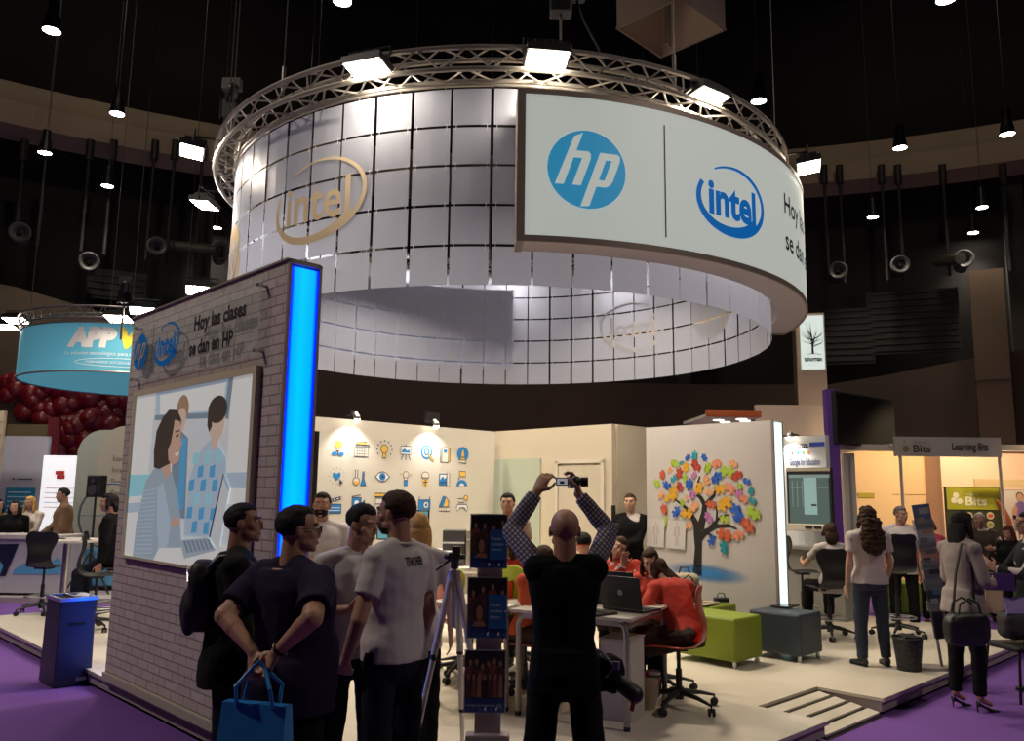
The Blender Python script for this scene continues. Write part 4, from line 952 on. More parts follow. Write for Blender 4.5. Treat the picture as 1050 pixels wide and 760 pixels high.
# spotlight above it
x, z = dwx(813, 443); t = thing('wall_spotlight', 'small chrome spotlight above the narrow display wall', 'spotlight', dw.matrix_basis @ V((x, -.08, z1)), rad(-45))
mb = MB(); mb.box((0, .1, .03), (.04, .2, .02)); mb.capsule((0, .0, .04), (0, -.05, .0), .035, .04); mb.build('lamp_head', M_chrome, t, smooth=60); mb = MB(); mb.cyl((0, -.05, -.035), (0, -.055, -.042), .035); mb.build('bulb', M_lamp, t)
# touch screen
ts_ = thing('touch_screen', 'big touch screen with a pale document window on a teal desktop', 'screen', AB(8.3, 2.06, .14), rad(-45))
def tsx(px, py): return dwx(px, py, 8.3)
(sx0, sz1), (sx1, sz0) = tsx(806, 480), tsx(855, 546)
cxs, czs, ws, hs = (sx0 + sx1) / 2, (sz0 + sz1) / 2, sx1 - sx0, sz1 - sz0
mb = MB(); mb.box((cxs, .03, czs), (ws, .07, hs)); mb.build('screen_frame', M_black, ts_, bevel=.012)
mb = MB(); mb.box((cxs, -.008, sz1 - .03), (ws * .96, .01, .04)); mb.build('top_trim', mat('trim_beige', (.42, .36, .26), .4), ts_)
mb = MB(); mb.box((cxs, -.02, sz0 + .05), (ws, .05, .10)); mb.build('pen_tray', mat('tray_beige', (.55, .50, .40), .4), ts_, bevel=.01)
mb = MB(); [mb.box((cxs + d_, -.055, sz0 + .06), (.10, .02, .03)) for d_ in (0, .13)]; mb.build('marker', M_black, ts_)
gx0, gz1 = tsx(809, 487); gx1, gz0 = tsx(852, 541)
mb = MB(); mb.box(((gx0 + gx1) / 2, -.009, (gz0 + gz1) / 2), (gx1 - gx0, .006, gz1 - gz0), mi=0)
def sr(px0, py0, px1, py1, mi, k=1):
    (a_, b_), (c_, d_) = tsx(px0, py0), tsx(px1, py1); mb.box(((a_ + c_) / 2, -.0125 - k * .001, (b_ + d_) / 2), (abs(c_ - a_), .001, abs(b_ - d_)), mi=mi)
sr(824, 490, 839, 528, 1, 2); sr(832.5, 517, 838, 519, 2, 3); sr(809, 487, 851, 490, 3)
for i in range(3): sr(813 + i * 5, 493, 813.4 + i * 5, 520, 3)
sr(811, 500, 823, 500.5, 3); sr(840, 500, 850, 500.5, 3)
mb.build('display', [mat('scr_teal', (.05, .08, .08), .2, emit=(.16, .23, .22), es=.28), mat('scr_page', (.2, .3, .3), .3, emit=(.35, .62, .62), es=.32), M_dark, mat('scr_line', (.1, .15, .15), .3, emit=(.25, .33, .32), es=.45)], ts_)
mb = MB(); mb.box((cxs, .12, .45), (.9, .3, .9)); mb.box((cxs, .12, .93), (1.3, .5, .04)); mb.build('low_cabinet', mat('cabinet_grey', (.25, .24, .22), .5), ts_)
# purple pillar with the large black screen
pY = 13.0; a = D(847, 399, pY); t = thing('purple_pillar', 'slim purple pillar beside the large black screen', 'pillar', (a.x + .09, pY, 0), rad(0)); H = a.z
mb = MB(); mb.box((0, .09, H / 2), (.17, .18, H)); mb.build('pillar', mat('pillar_purple', (.10, .035, .26), .6), t)
a = D(856, 400, pY - .05); b = D(916, 409, pY + 1.2); lo = D(858, 455, pY - .05)
t = thing('hanging_screen', 'large black screen seen from the side beside the purple pillar', 'screen', (a.x, a.y, 0)); d = V((b.x - a.x, b.y - a.y, 0)); L = d.length; rz = math.atan2(d.y, d.x); t.rotation_euler = (0, 0, rz)
mb = MB(); mb.box((L / 2, .05, (a.z + lo.z) / 2), (L, .10, a.z - lo.z)); mb.build('screen_case', M_blackm, t, bevel=.01)
mb = MB(); mb.box((L / 2, -.002, (a.z + lo.z) / 2), (L * .96, .006, (a.z - lo.z) * .92)); mb.build('screen_glass', mat('dark_glass', (.004, .004, .005), .35), t)
mb = MB(); mb.box((.1, .18, lo.z / 2 + .1), (.10, .12, lo.z + .2)); mb.build('mount_post', mat('post_cream', (.52, .47, .40), .5), t)
# booth with the warm walls
bY = 15.6
wmB = mat('warm_booth_wall', (.80, .56, .30), .7, noise_amt=.02); wmP = mat('pink_booth_wall', (.66, .46, .33), .7)
a, b = D(858, 456, bY), D(974, 462, bY)
t = thing('booth_wall', 'warm cream back wall of the small booth on the right', 'wall', ((a.x + b.x) / 2, bY, 0)); w = b.x - a.x; H = a.z + .03
mb = MB(); mb.box((0, .05, H / 2), (w, .1, H)); mb.build('panel', wmB, t)
mb = MB(); mb.box((0, -.04, H - .06), (w, .10, .10)); mb.build('top_rail', mat('rail_white', (.62, .56, .46), .5), t)
mb = MB(); pz_ = D(915, 507, bY); mb.box((pz_.x - t.location.x + .6, -.006, pz_.z), (1.2, .006, .012)); mb.box((D(925, 500, bY).x - t.location.x, -.006, H * .4), (.01, .006, H * .8)); mb.build('panel_joint', mat('joint_brown', (.42, .29, .16), .7), t)
q = D(888, 508, bY); mb = MB(); mb.box((q.x - t.location.x, -.01, q.z), (.30, .012, .09)); mb.build('yellow_sticker', mat('sticker_yellow', (.42, .34, .03), .5), t)
a2 = D(975, 462, bY - .6)
t = thing('booth_side_wall', 'pinkish side wall of the booth behind the green poster', 'wall', (a2.x - .1, bY - .6, 0)); H = a2.z + .05
mb = MB(); mb.box((1.7, .05, H / 2), (3.6, .1, H)); mb.box((-.05, .44, H / 2), (.1, .66, H)); mb.build('panel', wmP, t); mb = MB(); mb.box((1.7, -.03, H - .02), (3.6, .08, .08)); mb.build('top_rail', mat('rail_white'), t)
# header sign
hY = 13.4; a, b, c = D(917, 449, hY), D(1026, 446, hY), D(918, 469, hY)
t = thing('booth_header_sign', 'long pale header sign reading Learning Bits over the booth', 'sign', ((a.x + b.x) / 2, hY, 0), rad(0)); w = b.x - a.x; h = a.z - c.z; zc_ = (a.z + c.z) / 2 + .02
mb = MB(); mb.box((0, .03, zc_), (w, .05, h)); mb.build('sign_board', mat('header_grey', (.46, .43, .39), .6), t)
mb = MB(); add_text(mb, 'Learning Bits', .06, zc_ - .05, .17, y=-.004, mi=0, fit=.58, offset=.005); add_text(mb, 'Bits', -.56, zc_ - .09, .17, y=-.004, mi=0, fit=.28, offset=.004); add_text(mb, 'science', -.54, zc_ + .05, .08, y=-.004, mi=1, fit=.2)
flat(mb, ellipse(-.68, zc_ - .04, .055, .06, 6), -.004, None, 2); flat(mb, ellipse(-.70, zc_ + .08, .012, .012, 6), -.004, None, 0)
mb.build('sign_lettering', [mat('letter_brown', (.07, .06, .05), .5), mat('letter_tan', (.30, .26, .20), .5), mat('hex_olive', (.22, .20, .06), .5)], t, fixn=False)
mb = MB(); mb.cyl((-w / 2 + .1, .05, zc_ - h / 2), (-w / 2 + .1, .05, 0), .025); mb.cyl((w / 2 - .02, .05, zc_ - h / 2), (w / 2 - .02, .05, 0), .025); mb.box((-.9, 2.0, zc_ + .02), (.05, 4.0, .05)); mb.box((w / 2 + .3, .06, zc_), (.8, .05, .10)); mb.box((-w / 2 - .45, .06, zc_ - .02), (.95, .05, .10)); mb.build('booth_frame', mat('rail_white'), t)
# green poster wall + white poster
gY = 14.2; a, b, c = D(969, 499, gY), D(1027, 499, gY), D(970, 600, gY)
t = thing('green_poster_panel', 'green poster panel with white logo and rows of round pictures', 'poster', ((a.x + b.x) / 2, gY, 0)); w = b.x - a.x
def gl(px, py): p = D(px, py, gY); return p.x - t.location.x, p.z
mb = MB(); mb.box((0, .03, (a.z + .1) / 2), (w, .05, a.z - .1)); mb.build('board', mat('board_dark', (.03, .035, .015), .6), t)
mb = MB()
(x0, z1), (x1, z0) = gl(970, 500), gl(1026, 523); flat(mb, [(x0, z0), (x1, z0), (x1, z1), (x0, z1)], -.003, None, 0)
(xa, za) = gl(990, 518); add_text(mb, 'Bits', xa, za, .20, y=-.006, mi=1, fit=.36, offset=.006); add_text(mb, 'science', xa + .02, za + .16, .07, y=-.006, mi=1, fit=.2)
for hx, hy in ((980, 508), (984, 514), (978, 513)): (xx, zz) = gl(hx, hy); flat(mb, ellipse(xx, zz, .055, .055, 6), -.006, None, 1)
for r in range(5):
    for c_ in range(4):
        (xx, zz) = gl(983 + c_ * 10.8, 529 + r * 9.2); flat(mb, ellipse(xx, zz, .062, .062, 20), -.004, None, 2); flat(mb, ellipse(xx, zz, .045, .03, 10), -.006, None, 3 + (r * 2 + c_) % 3)
mb.build('poster_print', [mat('lime_print', (.30, .30, .02), .5), mat('print_cream', (.62, .60, .45), .5), mat('disc_cream', (.50, .42, .30), .5), mat('disc_red', (.5, .06, .03), .5), mat('disc_brown', (.20, .10, .04), .5), mat('disc_green', (.2, .28, .05), .5)], t, fixn=False)
a, b, c = D(1027, 502, gY - .1), D(1062, 502, gY - .1), D(1027, 545, gY - .1)
t = thing('portrait_poster', 'pale poster of a woman in a violet top at the right edge', 'poster', ((a.x + b.x) / 2, gY - .1, c.z)); w = b.x - a.x; h = a.z - c.z
mb = MB(); mb.box((0, .02, h / 2), (w, .03, h)); mb.build('board', mat('poster_paper', (.50, .44, .40), .6), t)
mb = MB(); kx = w / 35.
def pp(lst, y, mi): flat(mb, [((x - 17.5) * kx, h - y_ * h / 43) for x, y_ in lst], y, None, mi)
pp([(13, 14), (20, 12), (25, 16), (27, 26), (26, 40), (15, 40), (11, 28)], -.003, 0); pp([(10, 26), (24, 30), (24, 34), (9, 33)], -.005, 1); pp(ellipse(18, 8, 3.2, 4.4, 16), -.006, 1); pp(ellipse(18, 6, 3.8, 3.6, 16), -.005, 2); pp([(13, 14), (10, 20), (9, 30), (12, 31), (15, 20)], -.005, 1)
pp([(10, 36), (28, 34), (28, 42), (10, 42)], -.004, 3)
mb.build('poster_print', [mat('top_violet', (.16, .10, .28), .5), mat('print_skin', (.45, .24, .15), .5), mat('print_hair', (.06, .03, .02), .5), mat('print_slate', (.2, .2, .24), .5)], t, fixn=False)
mb = MB(); mb.box((0, .0, h + .1), (w + .9, .02, .14)); mb.build('header_strip', mat('strip_tan', (.50, .38, .20), .6), t); mb = MB(); mb.cyl((0, .04, 0), (0, .04, -c.z), .03); mb.build('post', mat('rail_white'), t)
t = thing('red_arm_cutout', 'long orange red arm-shaped cut-out leaning beside the green poster', 'cutout', (D(1030, 540, gY - .3).x, gY - .3, 0))
mb = MB(); P = [D(q[0], q[1], gY - .3) for q in ((1022, 513), (1027, 521), (1032, 533), (1034, 545), (1033, 560), (1030, 575))]; mb.tube([(p.x - t.location.x, 0, p.z) for p in P], [.02, .05, .07, .08, .09, .10], 10); p = P[-1]; mb.cyl((p.x - t.location.x, 0, p.z), (p.x - t.location.x, 0, 0), .06); mb.build('arm', mat('arm_red', (.22, .05, .02), .5), t, smooth=60)
# booth counters and green blocks
a = D(1010, 572, 13.6); t = thing('booth_table', 'cream topped booth table with green legs behind the woman in heels', 'table', (D(1010, 600, 13.3).x, 13.3, 0))
zt = D(1010, 562, 13.3).z
mb = MB(); mb.box((.1, 0, zt - .03), (1.9, .6, .06)); mb.build('table_top', mat('rail_white'), t)
mb = MB(); mb.box((.1, 0, zt - .28), (1.7, .5, .42)); mb.build('cabinet', M_black, t)
mb = MB(); mb.box((.1, 0, .24), (1.7, .5, .48)); mb.build('green_front', mat('lime_block', (.15, .26, .015), .6), t)
t = thing('booth_bench', 'low lime green bench behind the tall black stool', 'bench', (D(928, 605, 13.0).x, 13.2, 0))
mb = MB(); mb.box((0, 0, .26), (.5, .5, .44)); mb.build('seat_block', mat('lime_block'), t, bevel=.02); mb = MB(); mb.box((0, 0, .02), (.42, .42, .04)); mb.build('plinth', M_black, t)
# white frame post between the purple pillar and the booth
a = D(869, 465, 13.6); t = thing('booth_post', 'white upright booth post beside the purple pillar', 'post', (a.x, 13.6, 0))
mb = MB(); mb.box((0, 0, a.z / 2), (.18, .12, a.z)); mb.build('post', mat('post_white', (.55, .52, .46), .5), t); mb = MB(); mb.box((0, -.065, a.z * .5), (.04, .01, a.z * .96)); mb.build('groove', mat('groove_grey', (.3, .28, .25), .6), t)
# ------------------------------------------------------------------ shell chairs and stools
M_orange = mat('orange_shell', (.50, .075, .03), .35); M_lime = mat('lime_shell', (.36, .46, .03), .35); M_bshell = mat('black_shell', (.016, .015, .016), .38)
PROF = [(.21, -.012, .19), (.17, .0, .205), (.05, .0, .21), (-.08, -.012, .205), (-.17, .0, .185), (-.225, .05, .16), (-.24, .12, .145), (-.225, .20, .15), (-.20, .27, .18), (-.19, .34, .205), (-.195, .40, .20), (-.205, .44, .16), (-.21, .455, .10)]
def shell(mb, z0, sc=1., cup=.02):
    th = .011; top, bot = [], []
    n = len(PROF); nx = 9; P = []
    for k, (y, z, w) in enumerate(PROF):
        a = PROF[max(k - 1, 0)]; b = PROF[min(k + 1, n - 1)]; t = V((0, b[0] - a[0], b[1] - a[1])).normalized(); nn = V((0, t.z, -t.y))
        if nn.z < 0 and k < 4: nn = -nn
        P.append([V((w * sc * (-1 + 2 * i / (nx - 1)), y * sc, z * sc + z0)) + nn * 0 + V((0, 1, .6)).normalized() * cup * (abs(-1 + 2 * i / (nx - 1)) ** 2.2) for i in range(nx)])
    vs = [[mb._v(p) for p in r] for r in P]
    for k in range(n - 1):
        for i in range(nx - 1): mb.bm.faces.new((vs[k][i], vs[k][i + 1], vs[k + 1][i + 1], vs[k + 1][i]))
def chair(name, label, cat, loc, rz, seat_h, shm, foot=False, group=None, R=.30, rot=0.):
    t = thing(name, label, cat, loc, rz, group)
    mb = MB(); shell(mb, seat_h)
    o = mb.build('seat_shell', shm, t, smooth=180); s = o.modifiers.new('thick', 'SOLIDIFY'); s.thickness = .012; s.offset = 0; ss = o.modifiers.new('sub', 'SUBSURF'); ss.levels = ss.render_levels = 1
    mb = MB(); mb.cyl((0, -.02, .12), (0, -.02, seat_h * .62), .024); mb.cyl((0, -.02, seat_h * .5), (0, -.02, seat_h - .02), .015); mb.box((0, -.02, seat_h - .022), (.20, .16, .02)); mb.build('gas_column', M_black, t, smooth=30)
    mb = MB()
    for k in range(5):
        q = rot + k * 2 * PI / 5; c, s_ = math.cos(q), math.sin(q)
        mb.loft([(V((c * .02, s_ * .02 - .02, .125)), V((-s_, c, 0)) * .026, V((0, 0, .026))), (V((c * R * .6, s_ * R * .6 - .02, .105)), V((-s_, c, 0)) * .020, V((0, 0, .016))), (V((c * R, s_ * R - .02, .078)), V((-s_, c, 0)) * .014, V((0, 0, .010)))], 8)
    mb.cyl((0, -.02, .07), (0, -.02, .16), .035); mb.build('star_base', M_black, t, smooth=40)
    for k in range(5):
        q = rot + k * 2 * PI / 5; c, s_ = math.cos(q), math.sin(q); p = V((c * R, s_ * R - .02, .030)); ax = V((math.cos(q + .9), math.sin(q + .9), 0))
        mb = MB()
        for sg_ in (-1, 1): mb.cyl(p + ax * sg_ * .008, p + ax * sg_ * .024, .029, n=14)
        mb.cyl(p, p + V((0, 0, .055)), .007); mb.build('caster', M_black, t, smooth=30)
    if foot:
        mb = MB(); mb.tube([(.20 * math.cos(2 * PI * i / 28), .20 * math.sin(2 * PI * i / 28) - .02, .22) for i in range(28)], .009, 6, closed=True)
        for k in range(3): q = k * 2.1; mb.cyl((0, -.02, .22), (.20 * math.cos(q), .20 * math.sin(q) - .02, .22), .006)
        mb.build('foot_ring', M_chrome, t, smooth=60)
    return t
def face_to(p, q): return math.atan2(q[1] - p[1], q[0] - p[0]) - PI / 2      # local +Y toward q
PZ = .14
c1 = G(694, 726, PZ); chair('swivel_chair', 'orange shell swivel chair under the girl with long hair at the white table', 'chair', c1, rad(72), .47, M_orange, R=.31, rot=.35)
c2 = G(481, 700, PZ); chair('swivel_chair', 'lime green shell swivel chair between the tripod and the leaflet stand', 'chair', c2 + V((.0, .45, 0)), rad(-62), .47, M_lime, R=.31, rot=.1)
c3 = V((-.52, 7.6, PZ)); chair('swivel_chair', 'orange shell swivel chair behind the tripod head', 'chair', c3, rad(-70), .47, M_orange, R=.30, rot=.6)
c4 = V((.04, 7.25, PZ)); chair('swivel_chair', 'lime green shell chair behind the upper leaflet panel', 'chair', c4, rad(-50), .56, M_lime, R=.30, rot=.2)
# black drafting stools
SB = []
def stool(px, py, rz, lab, h=.60, rot=.2, foot=True):
    p = G(px, py, PZ); SB.append(p); return chair('drafting_stool', lab, 'stool', p, rz, h, M_bshell, foot=foot, group='black drafting stools', rot=rot)
stool(42, 629, rad(8), 'black shell drafting stool with a foot ring, leftmost beside the high table', .60)
stool(97, 646, rad(-68), 'black shell stool seen from the side behind the litter bin', .62, .5)
stool(118, 636, rad(-100), 'black shell stool half hidden by the far edge of the brick wall', .64, .9)
stool(826, 640, rad(-95), 'black shell drafting stool below the touch screen beside the white light strip', .66, .3)
stool(851, 654, rad(3), 'black shell drafting stool carrying the seated woman in white at the touch screen', .57, .6)
stool(921, 652, rad(10), 'tall black shell stool behind the woman with curly hair', .74, .2)
# small high table at the left
hp_ = G(63, 625, PZ); t = thing('high_table', 'white topped high bar table with a steel leg at the left', 'table', hp_, 0); zt = 1.08
top = D(64, 553, hp_.y).z - PZ
mb = MB(); mb.cyl((.0, 0, top - .03), (.0, 0, top), .46, n=36); o = mb.build('table_top', mat('table_white', (.66, .60, .56), .35), t, smooth=40)
mb = MB(); mb.cyl((0, 0, .02), (0, 0, top - .03), .045, n=20); mb.build('leg', M_chrome, t, smooth=40)
mb = MB(); mb.cyl((0, 0, 0), (0, 0, .015), .26, n=32); mb.build('foot_plate', M_chrome, t, smooth=40)
t = thing('phone_dock', 'small dark device on the white high table', 'device', hp_ + V((.30, -.1, top)), rad(20)); mb = MB(); mb.prism([(-.03, 0), (.03, 0), (.05, .03), (.02, .12), (-.02, .12), (-.05, .03)], .03); mb.build('device_body', M_black, t, bevel=.004); mb = MB(); mb.box((0, -.01, .004), (.12, .10, .008)); mb.build('device_foot', M_black, t)
t = thing('flat_device', 'flat dark remote lying on the white high table', 'device', hp_ + V((-.12, .0, top)), rad(10)); mb = MB(); mb.box((0, 0, .008), (.16, .05, .014)); mb.build('remote_body', M_black, t, bevel=.004); mb = MB(); mb.box((0, 0, .0165), (.10, .03, .003)); mb.build('keypad', mat('key_grey', (.1, .1, .1)), t)
# litter bin
pa, pb, pc = G(41, 700, 0), G(54, 707, 0), G(83, 703, 0)
t = thing('litter_bin', 'dark square litter bin with a steel rim on the purple carpet beside the platform', 'bin', ((pb.x + (.155 - .21) * R2, pb.y + (.155 + .21) * R2, 0)), rad(45))
bt = D(54, 614, pb.y).z; s0, s1 = .175, .165
s0, s1, ky = .158, .150, 1.35
mb = MB(); mb.rings([[V((x * s, y * s * ky, z)) for x, y in ((-1, -1), (1, -1), (1, 1), (-1, 1))] for s, z in ((s0, 0.01), (s1, bt - .03))]); mb.build('bin_body', mat('bin_dark', (.016, .016, .024), .45), t, bevel=.006)
mb = MB()
for x, y, w_, h_ in ((0, -s1 * ky, 2 * s1 + .02, .03), (0, s1 * ky, 2 * s1 + .02, .03), (-s1, 0, .03, 2 * s1 * ky), (s1, 0, .03, 2 * s1 * ky), (0, 0, .02, 2 * s1 * ky)): mb.box((x, y, bt - .015), (w_, h_, .03))
mb.build('steel_rim', M_chrome, t)
mb = MB(); mb.box((-.08, 0, bt - .03), (.14, .28, .02)); mb.build('opening', M_blackm, t)
mb = MB(); mb.ell((.09, .0, bt - .01), .06, .08, .025); mb.build('crumpled_paper', mat('paper', (.5, .48, .45), .8), t)
mb = MB(); mb.box((.0, -s1 * ky - .012, bt * .70), (.13, .012, .02)); mb.build('slot_handle', M_blackm, t); mb = MB(); mb.box((.07, -s0 * ky - .001, .06), (.09, .008, .03)); mb.build('maker_plate', M_chrome, t)

# ------------------------------------------------------------------ tables in the middle
tA, tB, tC = G(643, 750, PZ), G(682, 718, PZ), G(531, 733, PZ)
ux = (tA - tC).normalized(); uy = V((-ux.y, ux.x, 0)); tH = .76
M_tab = mat('table_top_white', (.58, .53, .46), .35)
def school_table(label, org, w, d, grp='white school tables in the middle'):
    t = thing('school_table', label, 'table', org, math.atan2(ux.y, ux.x), grp)
    mb = MB(); mb.box((w / 2, d / 2, tH - .012), (w + .10, d + .10, .024)); mb.build('table_top', M_tab, t, bevel=.005)
    mb = MB()
    for y in (0, d): mb.box((w / 2, y, tH - .045), (w - .06, .03, .04))
    for x in (0, w): mb.box((x, d / 2, tH - .045), (.03, d - .06, .04))
    mb.build('under_frame', M_alu, t)
    for x, y, sx_, in ((0, 0, 1), (w, 0, -1), (0, d, 1), (w, d, -1)):
        mb = MB(); mb.tube([(x, y, .03), (x, y, tH - .11), (x + sx_ * .015, y, tH - .06), (x + sx_ * .05, y, tH - .045)], .021, 12); mb.build('leg', M_alu, t, smooth=50); ch = t.children[-1]
        mb = MB(); mb.cyl((x, y, 0), (x, y, .03), .024, n=12); mb.build('rubber_foot', M_black, ch)
    return t
w1 = (tA - tC).length
t1 = school_table('white topped school table with the open laptop beside the girls in red', tC, w1, .86)
t2_ = school_table('white topped school table half hidden behind the leaflet stand', tC - ux * (.62 + .13) + uy * .05, .62, .86)
def on_table(x, y): return tC + ux * x + uy * y + V((0, 0, tH))
tz_ = PZ + tH
def laptop(label, x, y, rz, open_deg=105, m=None, s=1.):
    p = on_table(x, y); t = thing('laptop', label, 'laptop', p, rz); m = m or mat('laptop_grey', (.035, .033, .033), .4, .2)
    mb = MB(); mb.box((0, 0, .010), (.36 * s, .25 * s, .018)); mb.build('keyboard_base', m, t, bevel=.004)
    a = rad(open_deg); mb = MB(); R = Matrix.Rotation(-(PI - a) + PI / 2 - PI / 2 + 0, 3, 'X')
    # lid hinged at +Y, leaning back by (open-90)
    d = V((0, math.sin(a - PI / 2), math.cos(a - PI / 2))); nrm = V((0, d.z, -d.y)); h = .24 * s; p0 = V((0, .125 * s, .02))
    M = Matrix((V((1, 0, 0)), nrm, d)).transposed()
    mb.box(p0 + d * h / 2, (.36 * s, .010, h), rot=M); lid = mb.build('lid', m, t, bevel=.003)
    mb = MB(); mb.box(p0 + d * h / 2 - nrm * .0065, (.32 * s, .002, h * .86), rot=M); mb.build('display', mat('laptop_screen', (.01, .012, .015), .2, emit=(.25, .35, .45), es=.25), lid)
    mb = MB(); mb.cyl(p0 + d * h * .5 + nrm * .005, p0 + d * h * .5 + nrm * .0065, .022 * s, n=20); mb.build('lid_emblem', M_chrome, lid)
    mb = MB(); [mb.box((-.15 * s + i * .03 * s, -.02 + j * .03 * s, .0205), (.024 * s, .024 * s, .003)) for i in range(11) for j in range(4)]; mb.build('keys', M_blackm, t)
    return t
rt = math.atan2(ux.y, ux.x)
laptop('dark grey laptop with its lid back to the camera, nearest on the white table', w1 - .30, .07, rt + rad(180 - 24), 122, s=.92)
laptop('black laptop standing open behind the dark grey one', w1 - .10, .40, rt + rad(165), 100, M_black)
laptop('black laptop in front of the leaning girl in red', w1 - .34, .70, rt + rad(185), 95, M_black)
t = thing('notebook', 'white open notebook on the half hidden school table', 'notebook', on_table(-.22, .05), rt); mb = MB(); mb.box((0, 0, .005), (.26, .18, .009)); mb.build('pages', M_printw, t); mb = MB(); mb.box((0, 0, .0), (.27, .19, .002)); mb.build('cover', M_dark, t)
# side panel and bags under the table
t = thing('white_panel_box', 'pale grey box standing under the white school table', 'box', tC + ux * (w1 - .16) + uy * .35, rt); mb = MB(); mb.box((0, .0, .28), (.24, .30, .56)); mb.build('box_body', mat('box_white', (.50, .46, .44), .6), t, bevel=.01); mb = MB(); mb.box((0, 0, .565), (.25, .31, .012)); mb.build('box_lid', mat('box_lid', (.42, .38, .36), .6), t)
p = G(664, 727, PZ); t = thing('paper_bag', 'pale paper bag with a red and white top under the table', 'bag', p, .3); mb = MB(); mb.loft([(V((0, 0, 0)), V((.06, 0, 0)), V((0, .05, 0))), (V((0, 0, .12)), V((.09, 0, 0)), V((0, .07, 0))), (V((0, 0, .24)), V((.11, 0, 0)), V((0, .09, 0)))], 12); mb.build('bag_body', mat('paper_tan', (.42, .30, .22), .8), t, smooth=50); mb = MB(); mb.ell((-.05, 0, .26), .05, .05, .02); mb.build('red_packet', mat('packet_red', (.5, .02, .03), .5), t); mb = MB(); mb.ell((.05, 0, .26), .06, .05, .03); mb.build('white_packet', M_printw, t)

# ------------------------------------------------------------------ desk with printer
dY = 9.3; z = D(470, 583, dY).z; a = D(425, 583, dY); b = D(520, 583, dY)
t = thing('white_desk', 'white desk against the icon wall carrying the printer', 'desk', ((a.x + b.x) / 2, dY + .3, PZ), rad(0)); w = b.x - a.x; h = z - PZ
mb = MB(); mb.box((0, 0, h - .015), (w, .6, .03)); mb.build('desk_top', M_white, t)
for x in (-w / 2 + .05, w / 2 - .05):
    for y in (-.26, .26): mb = MB(); mb.box((x, y, (h - .03) / 2), (.04, .04, h - .03)); mb.build('leg', M_white, t)
mb = MB(); mb.box((0, .2, h - .3), (w - .14, .02, .4)); mb.build('modesty_panel', M_white, t)
p = D(446, 583, dY + .2); t = thing('printer', 'white printer with an open paper tray on the desk', 'printer', (p.x - .02, dY + .28, z)); 
mb = MB(); mb.prism([(-.22, 0), (.22, 0), (.20, .15), (-.17, .15)], .34, Matrix.Translation((0, .17, 0))); mb.build('printer_body', mat('printer_grey', (.40, .38, .36), .4), t, bevel=.012)
mb = MB(); mb.box((.0, -.0, .165), (.42, .30, .015), rot=Matrix.Rotation(rad(6), 3, 'X')); mb.build('scanner_lid', M_printw, t); mb = MB(); mb.box((0, -.2, .04), (.3, .14, .012)); mb.build('paper_tray', M_printw, t); mb = MB(); mb.box((0, -.172, .07), (.34, .01, .05)); mb.build('output_slot', M_black, t)
p = D(477, 575, dY + .2); t = thing('coffee_machine', 'dark and steel square machine behind the printer', 'machine', (p.x, dY + .42, z))
mb = MB(); mb.box((-.14, 0, .20), (.26, .28, .40)); mb.build('dark_module', mat('module_grey', (.07, .07, .075), .4), t, bevel=.01)
mb = MB(); mb.box((.13, 0, .20), (.26, .28, .40)); mb.build('steel_module', mat('module_steel', (.5, .46, .40), .35, .5), t, bevel=.01)
mb = MB(); mb.box((-.14, -.145, .26), (.25, .01, .02)); mb.box((.13, -.145, .30), (.25, .01, .015)); mb.cyl((.15, -.14, .15), (.15, -.17, .15), .02); mb.build('buttons', M_printw, t)
# blue display column left of the icon wall
p0, p1_ = D(388, 524, 9.0), D(438, 553, 9.0); t = thing('teal_display', 'small teal display screen behind the two men in white polos', 'screen', ((p0.x + p1_.x) / 2, 9.0, PZ)); H = p0.z - PZ; w = p1_.x - p0.x; hh_ = p0.z - p1_.z
mb = MB(); mb.box((0, .04, H - hh_ / 2), (w + .03, .05, hh_ + .03)); mb.build('screen_frame', M_black, t, bevel=.01); mb = MB(); mb.box((0, .012, H - hh_ / 2), (w, .006, hh_)); mb.build('display', mat('teal_screen', (.1, .3, .35), .3, emit=(.12, .42, .48), es=.5), t); mb = MB(); mb.cyl((0, .04, 0), (0, .04, H - hh_), .03); mb.cyl((0, .04, 0), (0, .04, .02), .2, n=24); mb.build('stand_pole', M_black, t)
p = D(321, 448, 7.6); t = thing('black_screen_edge', 'tall black display seen edge-on behind the blue light panel', 'display', (p.x, 7.6, PZ), rad(45)); H = p.z - PZ
mb = MB(); mb.box((0, 0, H / 2 + .1), (.06, .12, H - .1)); mb.build('display_case', M_blackm, t); mb = MB(); mb.box((0, 0, .02), (.16, .2, .04)); mb.build('display_foot', M_black, t)

# ------------------------------------------------------------------ leaflet stand
lY = 4.95; a = D(500, 740, lY); t = thing('leaflet_stand', 'upright mauve leaflet stand with three dark blue brochure panels', 'leaflet stand', (a.x, lY, PZ), rad(2))
mauve = mat('mauve_column', (.30, .23, .25), .5)
zt_ = D(500, 527, lY).z - PZ
mb = MB(); mb.box((0, .02, zt_ / 2 + .05), (.15, .04, zt_ - .1)); mb.build('column', mauve, t)
mb = MB(); mb.box((0, .02, .02), (.42, .34, .04)); mb.box((0, .0, .13), (.25, .10, .26)); mb.build('stand_base', mauve, t, bevel=.01)
nb_ = mat('leaflet_navy', (.016, .05, .19), .4); 
lp = [nb_, mat('lf_brown', (.07, .03, .02), .5), mat('lf_skin', (.30, .15, .09), .5), mat('lf_blue', (.02, .11, .33), .4), mat('lf_white', (.6, .65, .75), .5), mat('lf_dark', (.012, .010, .012), .4), mat('lf_hair', (.025, .012, .01), .5), mat('lf_red', (.22, .05, .04), .5)]
random.seed(9)
